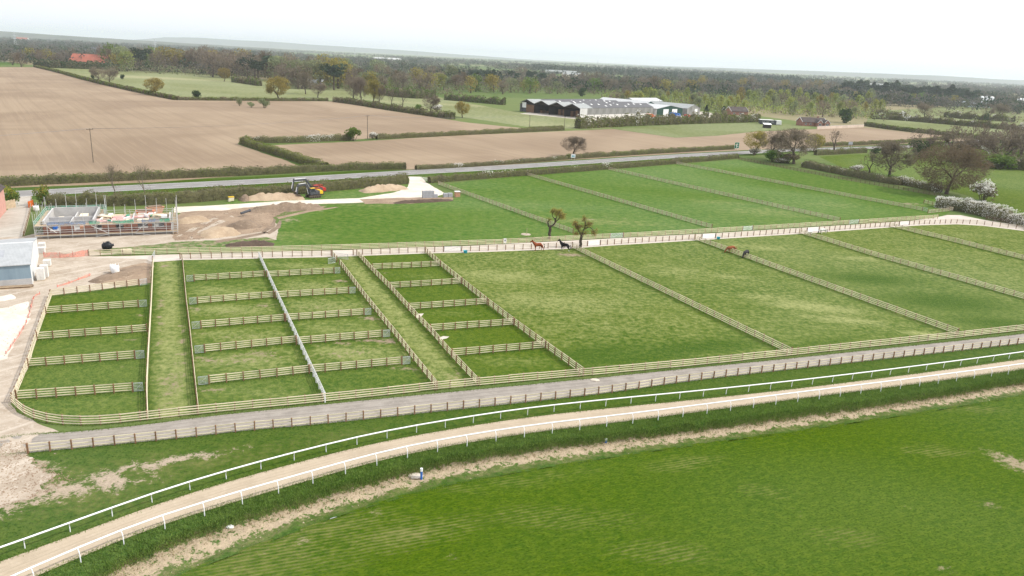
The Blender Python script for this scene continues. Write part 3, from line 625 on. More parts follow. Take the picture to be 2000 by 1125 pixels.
# long fences
fence('pale four-rail fence along the gravel track, curving round the corner by the yard', S_FENCE, side=-1, curve=2)
fence('three-rail fence with dark posts between the gravel track and the gallop', [(55, 886), (330, 860), (500, 840), (600, 832), (850, 805), (1025, 787), (1200, 768), (1350, 744), (1675, 708), (2000, 672), (2150, 655)], rails=3, h=1.1, side=1, curve=1)
fence('four-rail fence between the dirt yard and the small pens', W_FENCE, side=1, curve=1)
fence('rail fence on the pen side of the stone lane', LN_S, rails=4, side=1, curve=1, kind='old', gaps=[((647, 500), (690, 498.5)), ((866, 492), (901, 491)), ((1145, 480), (1172, 479)), ((1371, 467), (1397, 465)), ((1577, 454), (1599, 452)), ((1756, 441), (1777, 440))],
      gate_label=[None, 'wide metal gate from the stone lane into the first large paddock', 'wide metal gate in the lane fence just past the leaning olive tree', 'wide metal gate beside the blue bucket', 'wide metal gate beside the piebald pony', 'wide metal gate in the last paddock before the lane bends'])
fence('four-rail fence on the far side of the stone lane, below the big green field', LN_N, side=-1, curve=1, gaps=[((1191, 465.5), (1217, 464)), ((1450, 451), (1471, 450)), ((1657, 438), (1678, 437))],
      gate_label=['metal gate across the lane from the leaning olive tree', 'metal gate on the far side of the lane, opposite the piebald pony', 'metal gate on the far side of the lane near its bend'])
fence('rail fence closing the grass lane on its yard side', F_A, side=1)
fence('rail fence closing the middle pens along the worn grass lane', F_B, side=1)
fence('whitened double-sided rail fence down the middle of the pens', F_C, side=1, kind='white')
fence('rail fence with pen gates along the green lane, white fence side', F_D, side=1, gaps=[((654, 512), (661, 518))])
fence('rail fence along the green lane, on the side of the lush pens', F_E, side=1)
fence('long rail fence between the lush pens and the first large paddock', F_F, side=1)
fence('long diagonal rail fence starting at the leaning olive tree', F_G, side=-1)
fence('long diagonal rail fence beside the two grazing horses', F_H, side=-1)
fence('long diagonal rail fence starting beside the piebald pony', F_I, side=-1, far=False)
fence('diagonal rail fence of the last paddock before the lane bends', F_J, side=-1)
BLK = dict(A='yard-side pens', B='worn-lane side of the white fence', C='green-lane side of the white fence', D='lush pens')
ORD = ['first', 'second', 'third', 'fourth', 'fifth']
def lerp(a, b, t): return (a[0] + (b[0] - a[0]) * t, a[1] + (b[1] - a[1]) * t)
for key, rows in dict(A=ROWS_A, B=ROWS_B, C=ROWS_C, D=ROWS_D).items():
    for i, (a, b) in enumerate(rows):
        gp_ = ()
        if key in 'AC' and i not in ((2,) if key == 'A' else ()): gp_ = [(lerp(a, b, .895), lerp(a, b, .985))]
        if key == 'B': gp_ = [(lerp(a, b, .02), lerp(a, b, .125))]
        fence('%s cross fence from the stone lane, %s' % (ORD[i], BLK[key]), [a, b], side=1, gaps=gp_, gate_label='narrow steel gate, %s cross fence from the lane, %s' % (ORD[i], BLK[key]), group='short cross fences between the pens', gate_group='narrow gates between the pens')
gate(at(655, 514), at(641, 516), 'small pen gate swung open into the topmost pen by the green lane')
gate(at(651, 503), at(680, 508), 'wide galvanised gate standing open at the top of the green lane')
gate(at(303, 500), at(297, 513), 'galvanised gate folded back at the head of the worn grass lane')
# northern fences
fence('diagonal rail fence from the site entrance to the pair of olive trees', N_K, side=-1, kind='old')
fence('second diagonal rail fence across the far green paddocks, counted from the site entrance', N_L, side=-1, kind='old')
fence('third diagonal rail fence across the far green paddocks, counted from the site entrance', N_M, side=-1, kind='old')
fence('fourth diagonal rail fence across the far green paddocks, ending at the corner gate', N_N, side=-1, kind='old', gaps=[((1801, 412), (1811, 414))], gate_label=['galvanised corner gate beside the white blossom hedge'])
fence('dark brown rail fence along the trees at the far paddock edge', N_O, side=-1, kind='dark')
fence('short brown rail fence meeting the white blossom hedge', [(1804, 397), (1835, 405), (1862, 412), (1812, 417)], side=1, kind='old')
fence('dark rail fence between the bending lane and the blossom hedge', [(1925, 430), (2000, 441), (2150, 462)], side=1, kind='dark')

# gallop running rails
def running_rail(label, line, inward, hgt=1.08, spacing=3.35):
    L = smooth(ats(line), 2); L = offset(L, inward * -.25)
    d = np.r_[0, np.cumsum(np.linalg.norm(np.diff(L[:, :2], axis=0), axis=1))]; n = int(d[-1] / spacing); S = np.linspace(0, d[-1], n + 1)
    P = np.c_[[np.interp(S, d, L[:, k]) for k in range(3)]].T; T = tangents(P)
    root = thing('running_rail', label, 'running rail', tuple(P[0]))
    q = .34
    pm = unit_mesh('post', M_PVC, lambda b: b.tube([(0, -q, -.1), (0, -q, .5), (0, -q * .88, .75), (0, -q * .55, .95), (0, -.03, hgt - .02)], [.042, .042, .04, .036, .034], 6))
    rm = unit_mesh('rail', M_PVC, lambda b: b.tube([(-.5, 0, 0), (.5, 0, 0)], .075, 8))
    for i, p in enumerate(P):
        obj_of('post', pm, root, tuple(p - P[0] + np.array([0, 0, .0])), math.atan2(T[i, 1], T[i, 0]) + (0 if inward > 0 else math.pi), rng.normal(0, .01))
        if i < n:
            a, b = P[i], P[i + 1]; dd = (b - a)[:2]
            obj_of('rail', rm, root, (*((a + b) / 2 - P[0])[:2], hgt), math.atan2(dd[1], dd[0]), 0, (float(np.hypot(*dd)) * 1.004, 1, 1))
running_rail('white running rail on the field side of the gallop, along the gravel track verge', TRK_U, -1)
running_rail('white running rail on the bank edge of the gallop, above the sandy ditch', TRK_L, 1)
# ------------------------------------------------------------------ vegetation
def leaf_mat(name, a, b, c=None, var=.35, hue=.03, trans=.35, scale=.45):
    s = NT(name); p = s.pos(True); f = s.noise(p, scale, 3); f2 = s.noise(p, scale * 7, 2)
    k = s.mix(s.ramp(f, .35, .65), a, b)
    k = s.mix(s.ramp(f2, .45, .7, 0, .6), k, c or tuple(x * .6 for x in a))
    r = s.rnd(); k = s.hsv(k, s.math('ADD', s.math('MULTIPLY', r, hue), .5 - hue / 2), 1., s.math('ADD', s.math('MULTIPLY', s.math('FRACT', s.math('MULTIPLY', r, 7.31)), var), 1 - var / 2))
    s.col(k).rough(.8); s.b.inputs['Specular IOR Level'].default_value = .1
    tr = s.n('ShaderNodeBsdfTranslucent'); s.l(k, tr.inputs[0]); mx = s.n('ShaderNodeMixShader'); mx.inputs[0].default_value = trans
    out = s.t.nodes['Material Output']; s.l(s.b.outputs[0], mx.inputs[1]); s.l(tr.outputs[0], mx.inputs[2]); s.l(mx.outputs[0], out.inputs[0])
    return s.m
M_BARK = plain('bark', (.115, .088, .066), (.065, .05, .038), 2.5, .95, .6, .3)
M_BARK_PALE = plain('pale_bark', (.22, .185, .14), (.14, .115, .085), 2.5, .95, .4, .3)
L_OLIVE = leaf_mat('budding_leaves', (0.333, 0.271, 0.065), (0.240, 0.209, 0.050), (0.155, 0.132, 0.037))
L_YOUNG = leaf_mat('young_oak_leaves', (.43, .36, .10), (.33, .28, .075), (.21, .18, .05), trans=.45)
L_BROWN = leaf_mat('bare_twigs', (.25, .205, .145), (.185, .15, .108), (.13, .105, .078), hue=.02)
L_RED = leaf_mat('reddish_twigs', (.215, .162, .100), (.155, .118, .074), (.105, .080, .052), hue=.012)
L_GREEN = leaf_mat('fresh_leaves', (0.162, 0.246, 0.048), (0.111, 0.178, 0.034), (0.068, 0.119, 0.024))
L_LIME = leaf_mat('yellow_green_leaves', (0.348, 0.370, 0.094), (0.239, 0.283, 0.072), (0.167, 0.203, 0.055))
L_PINE = leaf_mat('pine_needles', (0.033, 0.060, 0.033), (0.051, 0.078, 0.042), (0.018, 0.033, 0.019), trans=.15)
L_WILLOW = leaf_mat('grey_green_leaves', (0.272, 0.304, 0.152), (0.200, 0.232, 0.120), (0.136, 0.160, 0.080))
L_IVY = leaf_mat('ivy_leaves', (0.048, 0.090, 0.027), (0.033, 0.063, 0.018), (0.021, 0.039, 0.013), trans=.2)
L_HEDGE = leaf_mat('hedge_leaves', (.15, .205, .035), (.19, .22, .055), (.085, .105, .028), scale=.25)
L_HEDGE_BROWN = leaf_mat('hedge_twigs', (0.212, 0.178, 0.099), (0.153, 0.133, 0.076), (0.102, 0.082, 0.051), scale=.25)
L_BLOSSOM = leaf_mat('white_blossom', (.86, .85, .80), (.76, .74, .68), (.55, .53, .46), var=.12, hue=.0)
L_FAR_A = leaf_mat('far_twigs', (.150, .138, .112), (.115, .108, .09), (.08, .076, .064), hue=.01, scale=.01)
L_FAR_B = leaf_mat('far_leaves', (.105, .120, .066), (.080, .092, .05), (.05, .062, .035), hue=.01, scale=.01)
L_GORSE = leaf_mat('golden_leaves', (.34, .29, .05), (.25, .22, .04), (.15, .15, .03))
L_STEM = plain('hedge_stems', (.13, .125, .06), (.08, .075, .04), 1.2, .95)

def tri_soup(c, size, n_out=None, flat=.0, long=1.0, g=rng):
    """one small randomly turned triangle per centre"""
    m = len(c); a = g.normal(size=(m, 3)); a /= np.linalg.norm(a, axis=1)[:, None]; b = g.normal(size=(m, 3)); b -= (a * b).sum(1)[:, None] * a; b /= np.linalg.norm(b, axis=1)[:, None]
    if n_out is not None: a = a * .6 + n_out * .9; a /= np.linalg.norm(a, axis=1)[:, None]
    s = (np.broadcast_to(size, (m,)) * g.uniform(.6, 1.4, m))[:, None]
    v = np.stack([c + a * s * long, c - a * s * .5 * long + b * s * .62 / long, c - a * s * .5 * long - b * s * .62 / long], 1)
    return v.reshape(-1, 3), np.arange(3 * m).reshape(-1, 3)
def branch_net(seed, levels=5, spread=.62, up=.18, kids=(2, 3), lean=(0, 0), trunk=.28, shrink=.76, gnarl=.16):
    g = np.random.default_rng(seed); segs = []; tips = []
    def grow(p, d, L, r, lv):
        n = 3 if lv < 3 else 2; q = p
        for i in range(n):
            d2 = unit(d + g.normal(0, gnarl, 3) + np.array([0, 0, up * .25])); q2 = q + d2 * L / n; r2 = r * (1 - .28 / n)
            segs.append((q, q2, r, r2, lv)); q, r, d = q2, r2, d2
            if lv >= 2 and lv < levels and i < n - 1 and g.random() < .55:
                s_ = unit(d + g.normal(0, 1, 3) * spread * 1.2); grow(q, s_, L * .6, r * .5, lv + 1 if lv + 1 <= levels else levels)
        if lv >= levels: tips.append((q, d)); return
        k = int(g.integers(kids[0], kids[1] + 1)); ph = g.uniform(0, 6.28)
        x = unit(np.cross(d, [.3, .1, 1])); y = np.cross(d, x)
        for j in range(k):
            a = ph + j * 6.283 / k + g.normal(0, .35); s_ = spread * g.uniform(.7, 1.3)
            dd = unit(d + (x * math.cos(a) + y * math.sin(a)) * s_ + np.array([0, 0, up])); grow(q, dd, L * shrink * g.uniform(.8, 1.15), r * .68, lv + 1)
    grow(np.zeros(3), unit([lean[0], lean[1], 1]), trunk, .034, 0)
    return segs, tips
def make_tree(name, mat_leaf, seed, H, W, leaves=2600, size=.3, bark=None, levels=5, spread=.62, up=.18, trunk=.28, gnarl=.16, fuzz=.07, lean=(0, 0), kids=(2, 3), long=1., shrink=.76, rad=1., sides=5, minlv=9, ivy=0, fill=.45, zlow=.2):
    g = np.random.default_rng(seed + 50)
    segs, tips = branch_net(seed, levels, spread, up, kids, lean, trunk, shrink, gnarl)
    allp = np.array([s[1] for s in segs]); zmax = np.percentile(allp[:, 2], 99.5); rr = np.percentile(np.hypot(allp[:, 0] - lean[0] * .3, allp[:, 1] - lean[1] * .3), 96)
    S = np.array([W / 2 / rr, W / 2 / rr, H / zmax]) * np.array([.94, .94, .96]); b = MB()
    for p, q, r0, r1, lv in segs:
        if lv > minlv: continue
        b.tube([p * S - ((0, 0, .25) if lv == 0 and p[2] == 0 else (0, 0, 0)), q * S], [r0 * H * rad * (1.25 if p[2] == 0 else 1), r1 * H * rad], sides if lv < 2 else 3, cap=False)
    root = thing(name, name, 'tree'); b.build('trunk', bark or M_BARK, root)
    fine = [(p, q) for p, q, r0, r1, lv in segs if lv >= levels - 1]; A = np.array([f[0] for f in fine]); B = np.array([f[1] for f in fine])
    k = g.integers(0, len(fine), leaves); t = g.random(leaves)[:, None]
    c = (A[k] + (B[k] - A[k]) * t) * S + g.normal(0, fuzz, (leaves, 3)) * np.array([W, W, H * .8]) * .55
    nf = int(leaves * fill)
    if nf:
        d = unit_rows(g.normal(size=(nf * 3, 3))); rad_ = g.random((nf * 3, 1)) ** .28; q = d * rad_ * np.array([W * .5, W * .5, H * (1 - zlow) * .5]); zc = H * (1 + zlow) * .5
        q[:, :2] *= (1 - .32 * np.clip(-q[:, 2:3] / (H * (1 - zlow) * .5), 0, 1)); q = q + np.array([0, 0, zc])
        kk = np.array([mnoise.noise(Vector((x * 5 / W + seed, y * 5 / W, z * 5 / H))) for x, y, z in q]); q = q[np.argsort(-kk)[:int(nf * 1.9)]]; q = q[g.permutation(len(q))[:nf]]; c[:len(q)] = q
    out = unit_rows(c - np.array([0, 0, H * .45])); c[:, 2] = np.maximum(c[:, 2], H * min(.12, zlow))
    v, f = tri_soup(c, size, out if long > 1.2 else None, long=long, g=g)
    mesh_np('crown', v, f, mat_leaf, root)
    if ivy:
        m = ivy; zz = g.random(m) * H * .55; a = g.uniform(0, 6.28, m); r = W * .09 * (1 + .8 * g.random(m)); c = np.c_[r * np.cos(a), r * np.sin(a), zz]
        v, f = tri_soup(c, .35, g=g); mesh_np('ivy', v, f, L_IVY, root)
    return root
def unit_rows(v): return v / (np.linalg.norm(v, axis=1)[:, None] + 1e-9)
def make_bush(name, mat, seed, H, W, leaves=900, size=.25, mat2=None, share=.5, stem=True, lobes=7):
    """a shrub: several leafy clumps on a few stems"""
    g = np.random.default_rng(seed); root = thing(name, name, 'bush'); C = []; b = MB()
    for i in range(lobes):
        a = g.uniform(0, 6.28); r = W * .30 * math.sqrt(g.random()); z = H * g.uniform(.24, .76); R_ = np.array([W * .24, W * .24, H * .25]) * g.uniform(.75, 1.25); cc = np.array([r * math.cos(a), r * math.sin(a), z])
        n = leaves // lobes; d = g.normal(size=(n, 3)); d /= np.linalg.norm(d, axis=1)[:, None]; C.append(cc + d * R_ * (g.random((n, 1)) ** .35))
        b.tube([(cc[0] * .25, cc[1] * .25, -.1), (cc[0] * .6, cc[1] * .6, z * .5), tuple(cc)], [.09 * H / 4, .06 * H / 4, .02], 4, cap=False)
    c = np.vstack(C); lowz = c[:, 2] < H * .2; c[lowz, 2] = g.uniform(.02, H * .25, lowz.sum())
    if stem: b.build('stem', L_STEM, root)
    if mat2 is not None:
        top = g.random(len(c)) < share * np.clip(c[:, 2] / H * 1.6 - .1, .15, 1.25)
        v, f = tri_soup(c[~top], size, g=g); mesh_np('foliage', v, f, mat, root); v, f = tri_soup(c[top], size * .8, g=g); mesh_np('blossom', v, f, mat2, root)
    else: v, f = tri_soup(c, size, g=g); mesh_np('foliage', v, f, mat, root)
    return root
def make_conifer(name, mat, seed, H, W, n=1500, size=.35, pine=False):
    g = np.random.default_rng(seed); root = thing(name, name, 'tree'); MB().tube([(0, 0, -.2), (0, 0, H * .5), (0, 0, H * .95)], [H * .022, H * .015, .03], 5).build('trunk', M_BARK, root)
    if pine:
        C = []
        for i in range(9):
            a = g.uniform(0, 6.28); r = W * .33 * math.sqrt(g.random()); z = H * g.uniform(.48, .88); d = unit_rows(g.normal(size=(n // 9, 3))); C.append(np.array([r * math.cos(a), r * math.sin(a), z]) + d * np.array([W * .22, W * .22, H * .11]) * (g.random((n // 9, 1)) ** .4))
        c = np.vstack(C)
    else:
        t = g.random(n) ** .75; a = g.uniform(0, 6.28, n); r = W * .5 * (1 - t) ** .8 * (.55 + .45 * g.random(n)) + .1; c = np.c_[r * np.cos(a), r * np.sin(a), H * (.06 + .94 * t)]
    v, f = tri_soup(c, size, g=g); mesh_np('crown', v, f, mat, root); return root

PROTO = {}; FIRST = {}
def proto(key, root, H, W): PROTO[key] = (root, H, W)
def plant(key, px, py, hpx, label, group=None, wpx=None, cat='tree', name=None, h=None, rz=None):
    """stand a copy of a prototype at a place on the ground, as tall as the photo shows it"""
    root, H, W = PROTO[key]; w = at(px, py); k = ppm(w); hm = h or hpx / k; sz = hm / H; sx = sz if wpx is None else wpx / k / W
    rz = rng.uniform(0, 6.28) if rz is None else rz
    if not FIRST.get(key):
        FIRST[key] = 1; o = root; o.location = tuple(w); o.rotation_euler = (0, 0, rz); o.scale = (sx, sx, sz); o['label'] = label
        if group: o['group'] = group
    else: o = dup(root, tuple(w), rz, (sx, sx, sz), label, group)
    if not group and 'group' in o: del o['group']
    o['category'] = cat
    if name: o.name = name
    return o
# near, bespoke trees -------------------------------------------------
def custom_tree(label, px, py, limbs, clumps, leaves, seed):
    """a tree given limb by limb (metres from its foot) with leafy sprays along the outer limbs"""
    g = np.random.default_rng(seed); r = thing('field_tree', label, 'tree', tuple(at(px, py))); b = MB(); tw = []
    for pts, r0, r1 in limbs:
        P = smooth(np.array([(x, y, z) for x, y, z in pts], float), 2); P[1:-1] += g.normal(0, .05, (len(P) - 2, 3)); b.tube(P, np.linspace(r0, r1, len(P)), 7, cap=False)
    ends = [np.array(l[0][-1]) for l in limbs] + [np.array(l[0][len(l[0]) // 2]) for l in limbs if l[1] < .2]
    C = []
    for (cx, cy, cz, rx, rz, n) in clumps:
        src = min(ends, key=lambda e: np.linalg.norm(e - np.array([cx, cy, cz])))
        for k in range(n):
            d = unit(g.normal(size=3)) * np.array([rx, rx * .9, rz]) * g.uniform(.55, 1.05); tip = np.array([cx, cy, cz]) + d; m = (src + tip) / 2 + g.normal(0, .2, 3)
            P = smooth(np.array([src, m, tip]), 1); b.tube(P, np.linspace(.05, .012, len(P)), 3, cap=False)
            q = leaves // sum(c[5] for c in clumps); t = g.random(q) ** .6; i = np.minimum((t * (len(P) - 1)).astype(int), len(P) - 2); f = (t * (len(P) - 1) - i)[:, None]; C.append(P[i] * (1 - f) + P[i + 1] * f + g.normal(0, .22, (q, 3)))
    b.build('trunk', M_BARK, r, smooth_=True); v, f = tri_soup(np.vstack(C), .085, g=g); mesh_np('crown', v, f, L_YOUNG, r); return r
custom_tree('gnarled olive tree with a bare forked trunk behind the bay horse', 1072, 467, [([(0, 0, -.2), (.05, 0, 1.3), (.15, 0, 2.9)], .36, .30), ([(.1, 0, 2.8), (-.35, .1, 3.4), (-.45, .1, 4.), (-.15, .1, 4.6)], .22, .12), ([(.15, 0, 2.9), (.8, 0, 3.3), (1.25, .1, 4.1), (1.1, .1, 5.)], .24, .12), ([(1.2, .1, 4.), (2., 0, 4.8), (2.3, -.2, 5.6)], .15, .07), ([(1.15, .1, 4.6), (.5, .3, 5.5), (.35, .3, 6.4)], .10, .05), ([(1.25, .1, 4.4), (1.6, .5, 5.6), (1.9, .6, 6.6)], .12, .05)],
    [(1.9, .2, 6.2, 1.6, 1.1, 34), (3.2, 0, 5.9, 1.2, .9, 22), (.9, .3, 6.6, 1.0, .9, 18), (2.6, -.3, 5.1, 1.3, .5, 12), (-.2, .1, 4.9, .35, .5, 4)], 4200, 3)
custom_tree('spreading olive tree with drooping branches at the corner of the paddock fence', 1133, 484, [([(0, 0, -.2), (.05, 0, 1.5), (.1, 0, 3.)], .36, .28), ([(.1, 0, 2.9), (-.5, 0, 3.9), (-1.3, 0, 4.8), (-1.5, .1, 5.5)], .18, .07), ([(.1, 0, 2.9), (.6, .1, 4.2), (.9, .1, 5.4), (.4, .1, 6.6)], .2, .06), ([(.6, .1, 4.3), (1.5, 0, 4.9), (2.4, -.1, 4.4), (2.9, -.1, 3.5)], .14, .05), ([(.8, .1, 5.), (1.6, .2, 5.5), (2.2, .3, 5.6)], .10, .05), ([(.0, 0, 3.1), (-.9, -.3, 3.3), (-1.5, -.4, 3.)], .12, .05)],
    [(-1.5, .1, 5.2, .95, .8, 18), (.2, 0, 4.6, 1.5, .9, 26), (.4, .1, 6.5, .8, .6, 10), (1.7, .2, 5.4, 1.2, .8, 20), (2.8, -.1, 3.9, .8, 1., 18), (-1.3, -.3, 3.4, .8, .6, 12), (.9, -.2, 3.7, 1.1, .5, 12)], 4600, 5)
def T(key, mat, seed, H, W, **k): proto(key, make_tree(k.pop('name', 'tree'), mat, seed, H, W, **k), H, W)
T('great', L_RED, 31, 13, 21, name='broad_oak', leaves=17000, size=.21, long=1.7, fill=.75, zlow=.06, levels=6, trunk=.16, spread=.75, up=.10, rad=1.1, fuzz=.045, sides=7)
T('oak1', L_BROWN, 41, 12, 13, name='oak_tree', leaves=8500, size=.22, long=1.6, levels=5, trunk=.24, spread=.7, up=.12, fuzz=.055)
T('oak2', L_OLIVE, 42, 12, 13, name='oak_tree', leaves=5500, size=.25, long=1.2, levels=5, trunk=.22, spread=.68, up=.12, fuzz=.055)
T('oak3', L_BROWN, 43, 12, 11, name='oak_tree', leaves=6500, size=.2, long=1.8, levels=5, trunk=.3, spread=.6, up=.2, fuzz=.05)
T('round', L_OLIVE, 44, 12, 13, name='oak_tree', leaves=4800, size=.28, fill=.6, levels=5, trunk=.26, spread=.62, up=.16, fuzz=.075)
T('bare', L_BROWN, 45, 12, 9, name='bare_tree', leaves=1500, size=.16, fill=.4, long=2.2, levels=5, trunk=.22, spread=.52, up=.25, fuzz=.035, gnarl=.2, rad=.9)
T('dead', L_BROWN, 46, 12, 10, name='bare_tree', leaves=900, size=.16, fill=.3, long=2.2, levels=5, trunk=.25, spread=.72, up=.12, fuzz=.03, gnarl=.3, rad=1.15)
T('ivied', L_BROWN, 47, 12, 12, name='ivied_tree', leaves=2400, size=.24, long=1.6, levels=5, trunk=.25, spread=.66, up=.14, fuzz=.05, ivy=500)
T('sapling', L_BROWN, 48, 12, 8, name='sapling', leaves=900, size=.16, long=2.2, levels=5, trunk=.34, spread=.5, up=.3, fuzz=.05, rad=.6, bark=M_BARK_PALE)
proto('bush', make_bush('bush', L_GREEN, 1, 4, 5, 1000, .26), 4, 5)
proto('darkbush', make_bush('bush', L_IVY, 2, 4, 5, 1000, .28), 4, 5)
proto('twigbush', make_bush('bush', L_HEDGE_BROWN, 3, 4, 5, 1000, .24), 4, 5)
proto('paleb', make_bush('bush', L_WILLOW, 4, 4, 5, 900, .26), 4, 5)
proto('blossom', make_bush('blossom_bush', L_HEDGE_BROWN, 5, 4, 5, 1300, .24, L_BLOSSOM, .75), 4, 5)
proto('golden', make_bush('bush', L_GREEN, 6, 4, 5, 1100, .24, L_GORSE, .6), 4, 5)
# roadside and field trees
plant('oak1', 1119, 306, 39, 'lone spreading oak on the roadside hedge with a pale notice at its foot', wpx=54, name='oak_tree')
E1 = [('oak2', 1473, 303, 45, 50, 'yellow-olive tree beside the green road sign'), ('oak3', 1505, 311, 54, 50, 'brown leafless tree between the yellow-olive one and the broad one'), ('oak1', 1550, 320, 63, 84, 'broad brown leafless tree above white blossom on the dark fence'),
      ('round', 1588, 296, 32, 38, 'small olive tree on the road verge beside the tall dark tree'), ('dead', 1627, 298, 43, 41, 'dark top-heavy tree on the road verge with few twigs'), ('dead', 1694, 350, 52, 42, 'dark crooked bare tree at the dark fence'),
      ('oak1', 1737, 350, 66, 82, 'wide brown tree between the crooked bare tree and the great oak'), ('great', 1848, 379, 86, 122, 'great domed reddish-brown oak above the white blossom hedge'), ('ivied', 1800, 308, 50, 56, 'leafless tree with ivy-dark foot behind the great oak')]
for k, x, y, h, w, lab in E1: plant(k, x, y, h, lab, wpx=w)
FT = [('round', 545, 196, 43, 46, 'round olive tree standing on the far hedge of the ploughed field'), ('oak1', 597, 184, 40, 32, 'brown tree in the meadow in front of the cream farm shed'), ('oak3', 621, 191, 28, 30, 'small bare tree in the meadow beside the cream farm shed'),
      ('oak3', 690, 199, 48, 38, 'first of the tall bare trees in the row at the ploughed field corner'), ('oak1', 706, 201, 46, 36, 'brown tree in the middle of the row at the ploughed field corner'), ('oak2', 730, 204, 46, 40, 'olive-tinged tree in the row at the ploughed field corner'), ('oak3', 741, 205, 38, 26, 'slim brown tree crowding the olive-tinged one in the row'),
      ('bare', 765, 209, 36, 24, 'thin bare tree in the hedge after the row of four, nearer the row'), ('bare', 786, 212, 40, 26, 'thin bare tree in the hedge after the row of four, further from the row'), ('oak3', 841, 222, 36, 34, 'bare brown tree above white blossom in the field hedge'), ('round', 903, 230, 31, 32, 'small rounded olive tree at the tip of the ploughed field hedge'),
      ('round', 438, 159, 24, 24, 'small brown-olive tree alone in the pale meadow'), ('round', 302, 186, 30, 36, 'bushy olive tree on the hedge between ploughed field and pale meadow'), ('oak3', 194, 162, 27, 26, 'first of two pale twiggy trees on the far field hedge'), ('oak3', 214, 166, 30, 30, 'second, fuller of two pale twiggy trees on the far field hedge'),
      ('oak3', 1805, 230, 26, 27, 'lone round brown tree in the rough fields beyond the bungalow'), ('ivied', 1925, 236, 28, 22, 'dark ivied tree in the rough fields near the glasshouses'), ('oak3', 1952, 234, 27, 30, 'brown bare tree beside the ivied one near the glasshouses'), ('oak2', 1680, 120, 1, None, '')]
for k, x, y, h, w, lab in FT:
    if lab: plant(k, x, y, h, lab, wpx=w)
plant('sapling', 226, 388, 62, 'thin bare sapling behind the scaffolding, nearer the house lane', wpx=36); plant('sapling', 287, 392, 66, 'thin bare sapling behind the scaffolding, further from the house lane', wpx=36)
BU = [('darkbush', 385, 195, 16, 20, 'dark evergreen bush in the pale meadow corner'), ('bush', 691, 275, 26, 32, 'big green bush in the hedge beside the wooden pole'), ('paleb', 468, 207, 15, 13, 'pale willow bush at the nearer end of the field pond'), ('paleb', 491, 210, 10, 16, 'low pale bush between two others at the field pond'), ('paleb', 517, 211, 17, 22, 'fullest pale willow bush at the field pond'),
      ('blossom', 728, 272, 15, 20, 'white blossom bush at the foot of the wooden pole'), ('golden', 18, 402, 34, 34, 'golden-topped evergreen bush beside the pink house'), ('golden', 80, 400, 34, 36, 'golden-topped bush beside the scaffolding and the lane mouth'), ('darkbush', 240, 155, 8, 10, 'small dark bush on the far field hedge'), ('darkbush', 182, 157, 9, 7, 'tiny dark bush beside the pale twiggy trees'),
      ('blossom', 853, 218, 14, 24, 'white blossom bush under the bare brown tree'), ('bush', 817, 219, 15, 14, 'green bush in the field hedge between bare trees'), ('blossom', 1473, 302, 14, 26, 'white blossom bush beneath the yellow-olive tree'), ('bush', 1510, 316, 22, 40, 'dense green bush at the dark fence under the brown trees'), ('blossom', 1524, 318, 9, 30, 'low white blossom bush on the dark fence'), ('twigbush', 1536, 318, 18, 50, 'twiggy brown bush under the broad brown tree'),
      ('blossom', 1672, 336, 14, 26, 'white blossom bush beside the crooked bare tree'), ('blossom', 1735, 300, 18, 26, 'tall white blossom bush beside the road behind the brown tree'), ('darkbush', 1710, 300, 10, 20, 'dark bush beside the road blossom'), ('bush', 1822, 303, 26, 40, 'green bush hugging the ivied tree'), ('darkbush', 1788, 304, 26, 26, 'dark ivy bush hugging the ivied tree'), ('bush', 1900, 325, 28, 50, 'green bush in the shaggy hedge beyond the great oak'), ('bush', 1950, 330, 24, 50, 'low green bush in the shaggy hedge beyond the great oak'), ('blossom', 1927, 327, 14, 36, 'white blossom bush beyond the great oak'),
      ('blossom', 1920, 392, 36, 46, 'tall white blossom bush rising above the blossom hedge'), ('bush', 1218, 228, 7, 10, 'small green bush against the long barn wall'), ('darkbush', 1648, 240, 24, 32, 'dark round conifer-like bush beside the brick bungalow'), ('bush', 1738, 352, 10, 14, 'small green bush at the foot of the wide brown tree')]
for k, x, y, h, w, lab in BU: plant(k, x, y, h, lab, wpx=w, cat='bush')

